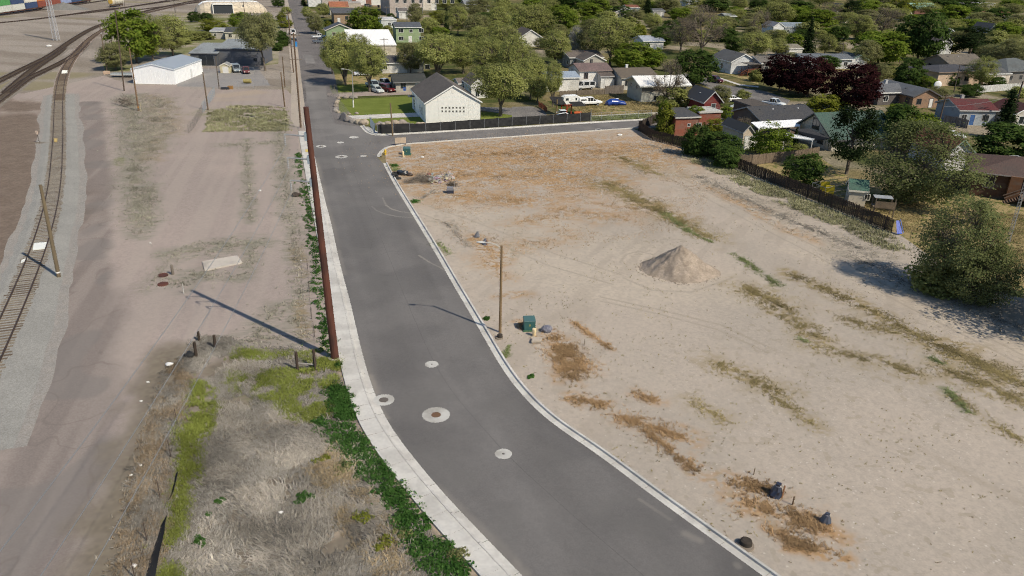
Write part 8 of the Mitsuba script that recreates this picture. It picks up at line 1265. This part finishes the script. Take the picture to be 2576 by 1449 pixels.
cover('dead_lot_stalks', 'grey dead stalks on the lot along the board fence', 'dry weeds', 8000, in_caps(GREYW, .42, 1, .8), .2, .02, 1.3, 'm_greystraw', 15, None, 4, .6)
cover('fence_weeds', 'pale green weeds along the foot of the board fence', 'weeds', 8000, in_poly(cG, [(1720, 377), (1850, 428), (2030, 502), (2245, 592), (2290, 640), (2220, 625), (2100, 568), (1960, 512), (1830, 450), (1730, 404)], .38, .5), .5, .025, .7, 'm_paleweed', 16, None, 5)
cover('yard_grass', 'tawny tufts in the dry garden beyond the board fence', 'dry grass', 9000, in_poly(cE, [(970, 620), (1300, 640), (1500, 700), (1550, 1000), (1350, 990), (1300, 850), (1000, 740)], .3, .6), .16, .02, 1.0, 'm_olivegrass', 17, None, 4); cover('yard_grass', 'tawny tufts in the dry garden below the timber deck', 'dry grass', 7000, in_poly(cE, [(2100, 800), (2576, 820), (2576, 1449), (2400, 1300), (2150, 1000)], .3, .6), .2, .02, 1.0, 'm_olivegrass', 18, None, 4)
cover('meadow_grass', 'tawny grass of the meadow before the white roofed barn', 'dry grass', 7000, in_poly(cC, [(470, 1010), (1150, 940), (1200, 1010), (1700, 1040), (1760, 1125), (790, 1165), (690, 1140)], .38, .25), .28, .035, 1.0, 'm_olivegrass', 19, None, 4); cover('screen_weeds', 'grey green weeds along the chain link beside the cross street', 'weeds', 3500, in_poly(cC, [(800, 1180), (1400, 1150), (1400, 1195), (800, 1215)], .3, .3), .4, .035, .8, 'm_green', 20, None, 4)
LOTP = [(1020, 372), (1580, 330), (1850, 430), (2230, 600), (2576, 850), (2576, 1449), (1960, 1449), (1700, 1270), (1400, 1050), (1260, 870), (1120, 640), (1000, 440)]
cover('sparse_lot_weeds', 'sparse brown weeds dotted all over the sandy lot', 'dry weeds', 5500, in_poly(cG, LOTP, .57, .35, 12), .13, .022, 1.1, 'm_olivegrass', 41, None, 4, .7); cover('sparse_orange_weeds', 'sparse orange weeds dotted over the upper sandy lot', 'dry weeds', 7000, in_poly(cG, [(1040, 400), (1580, 345), (1750, 430), (1800, 560), (1500, 620), (1250, 650), (1120, 600)], .53, .3, 14), .14, .024, 1.1, 'm_orange', 42, None, 4, .7); cover('dark_lot_specks', 'dark low weeds dotted over the lot', 'dry weeds', 900, in_poly(cG, LOTP, .52, .5, 17), .10, .028, 1.2, 'm_brownweed', 43, None, 4, .6)
# scattered stones on the lot
r = np.random.default_rng(31); xy = in_poly(cG, [(1300, 900), (2000, 760), (2576, 1150), (2576, 1500), (2000, 1500), (1500, 1100)], .42, .3)(r, 1100); s = r.uniform(.015, .04, len(xy)) * (1 + (r.random(len(xy)) > .97) * 1.2); o = np.array([[1, 0, 0], [0, 1, 0], [-1, 0, 0], [0, -1, 0], [0, 0, .8], [0, 0, -.5]], float); v = (o[None] * s[:, None, None] * r.uniform(.6, 1.3, (len(xy), 6, 1)) + np.column_stack([xy, s * .3 + .004])[:, None]).reshape(-1, 3); f0 = np.array([[0, 1, 4], [1, 2, 4], [2, 3, 4], [3, 0, 4], [1, 0, 5], [2, 1, 5], [3, 2, 5], [0, 3, 5]]); f = (f0[None] + np.arange(len(xy))[:, None, None] * 6).reshape(-1, 3)
scene['m_pebble'] = diffuse(P(lambda p, n, uv: mix((.38, .34, .29), (.56, .52, .46), cell_rand(dr.floor(p.x * 4), dr.floor(p.y * 4), 1)))); stuff('scattered_stones', 'small pale stones scattered over the near sandy lot', 'stones', (v, f), 'm_pebble')
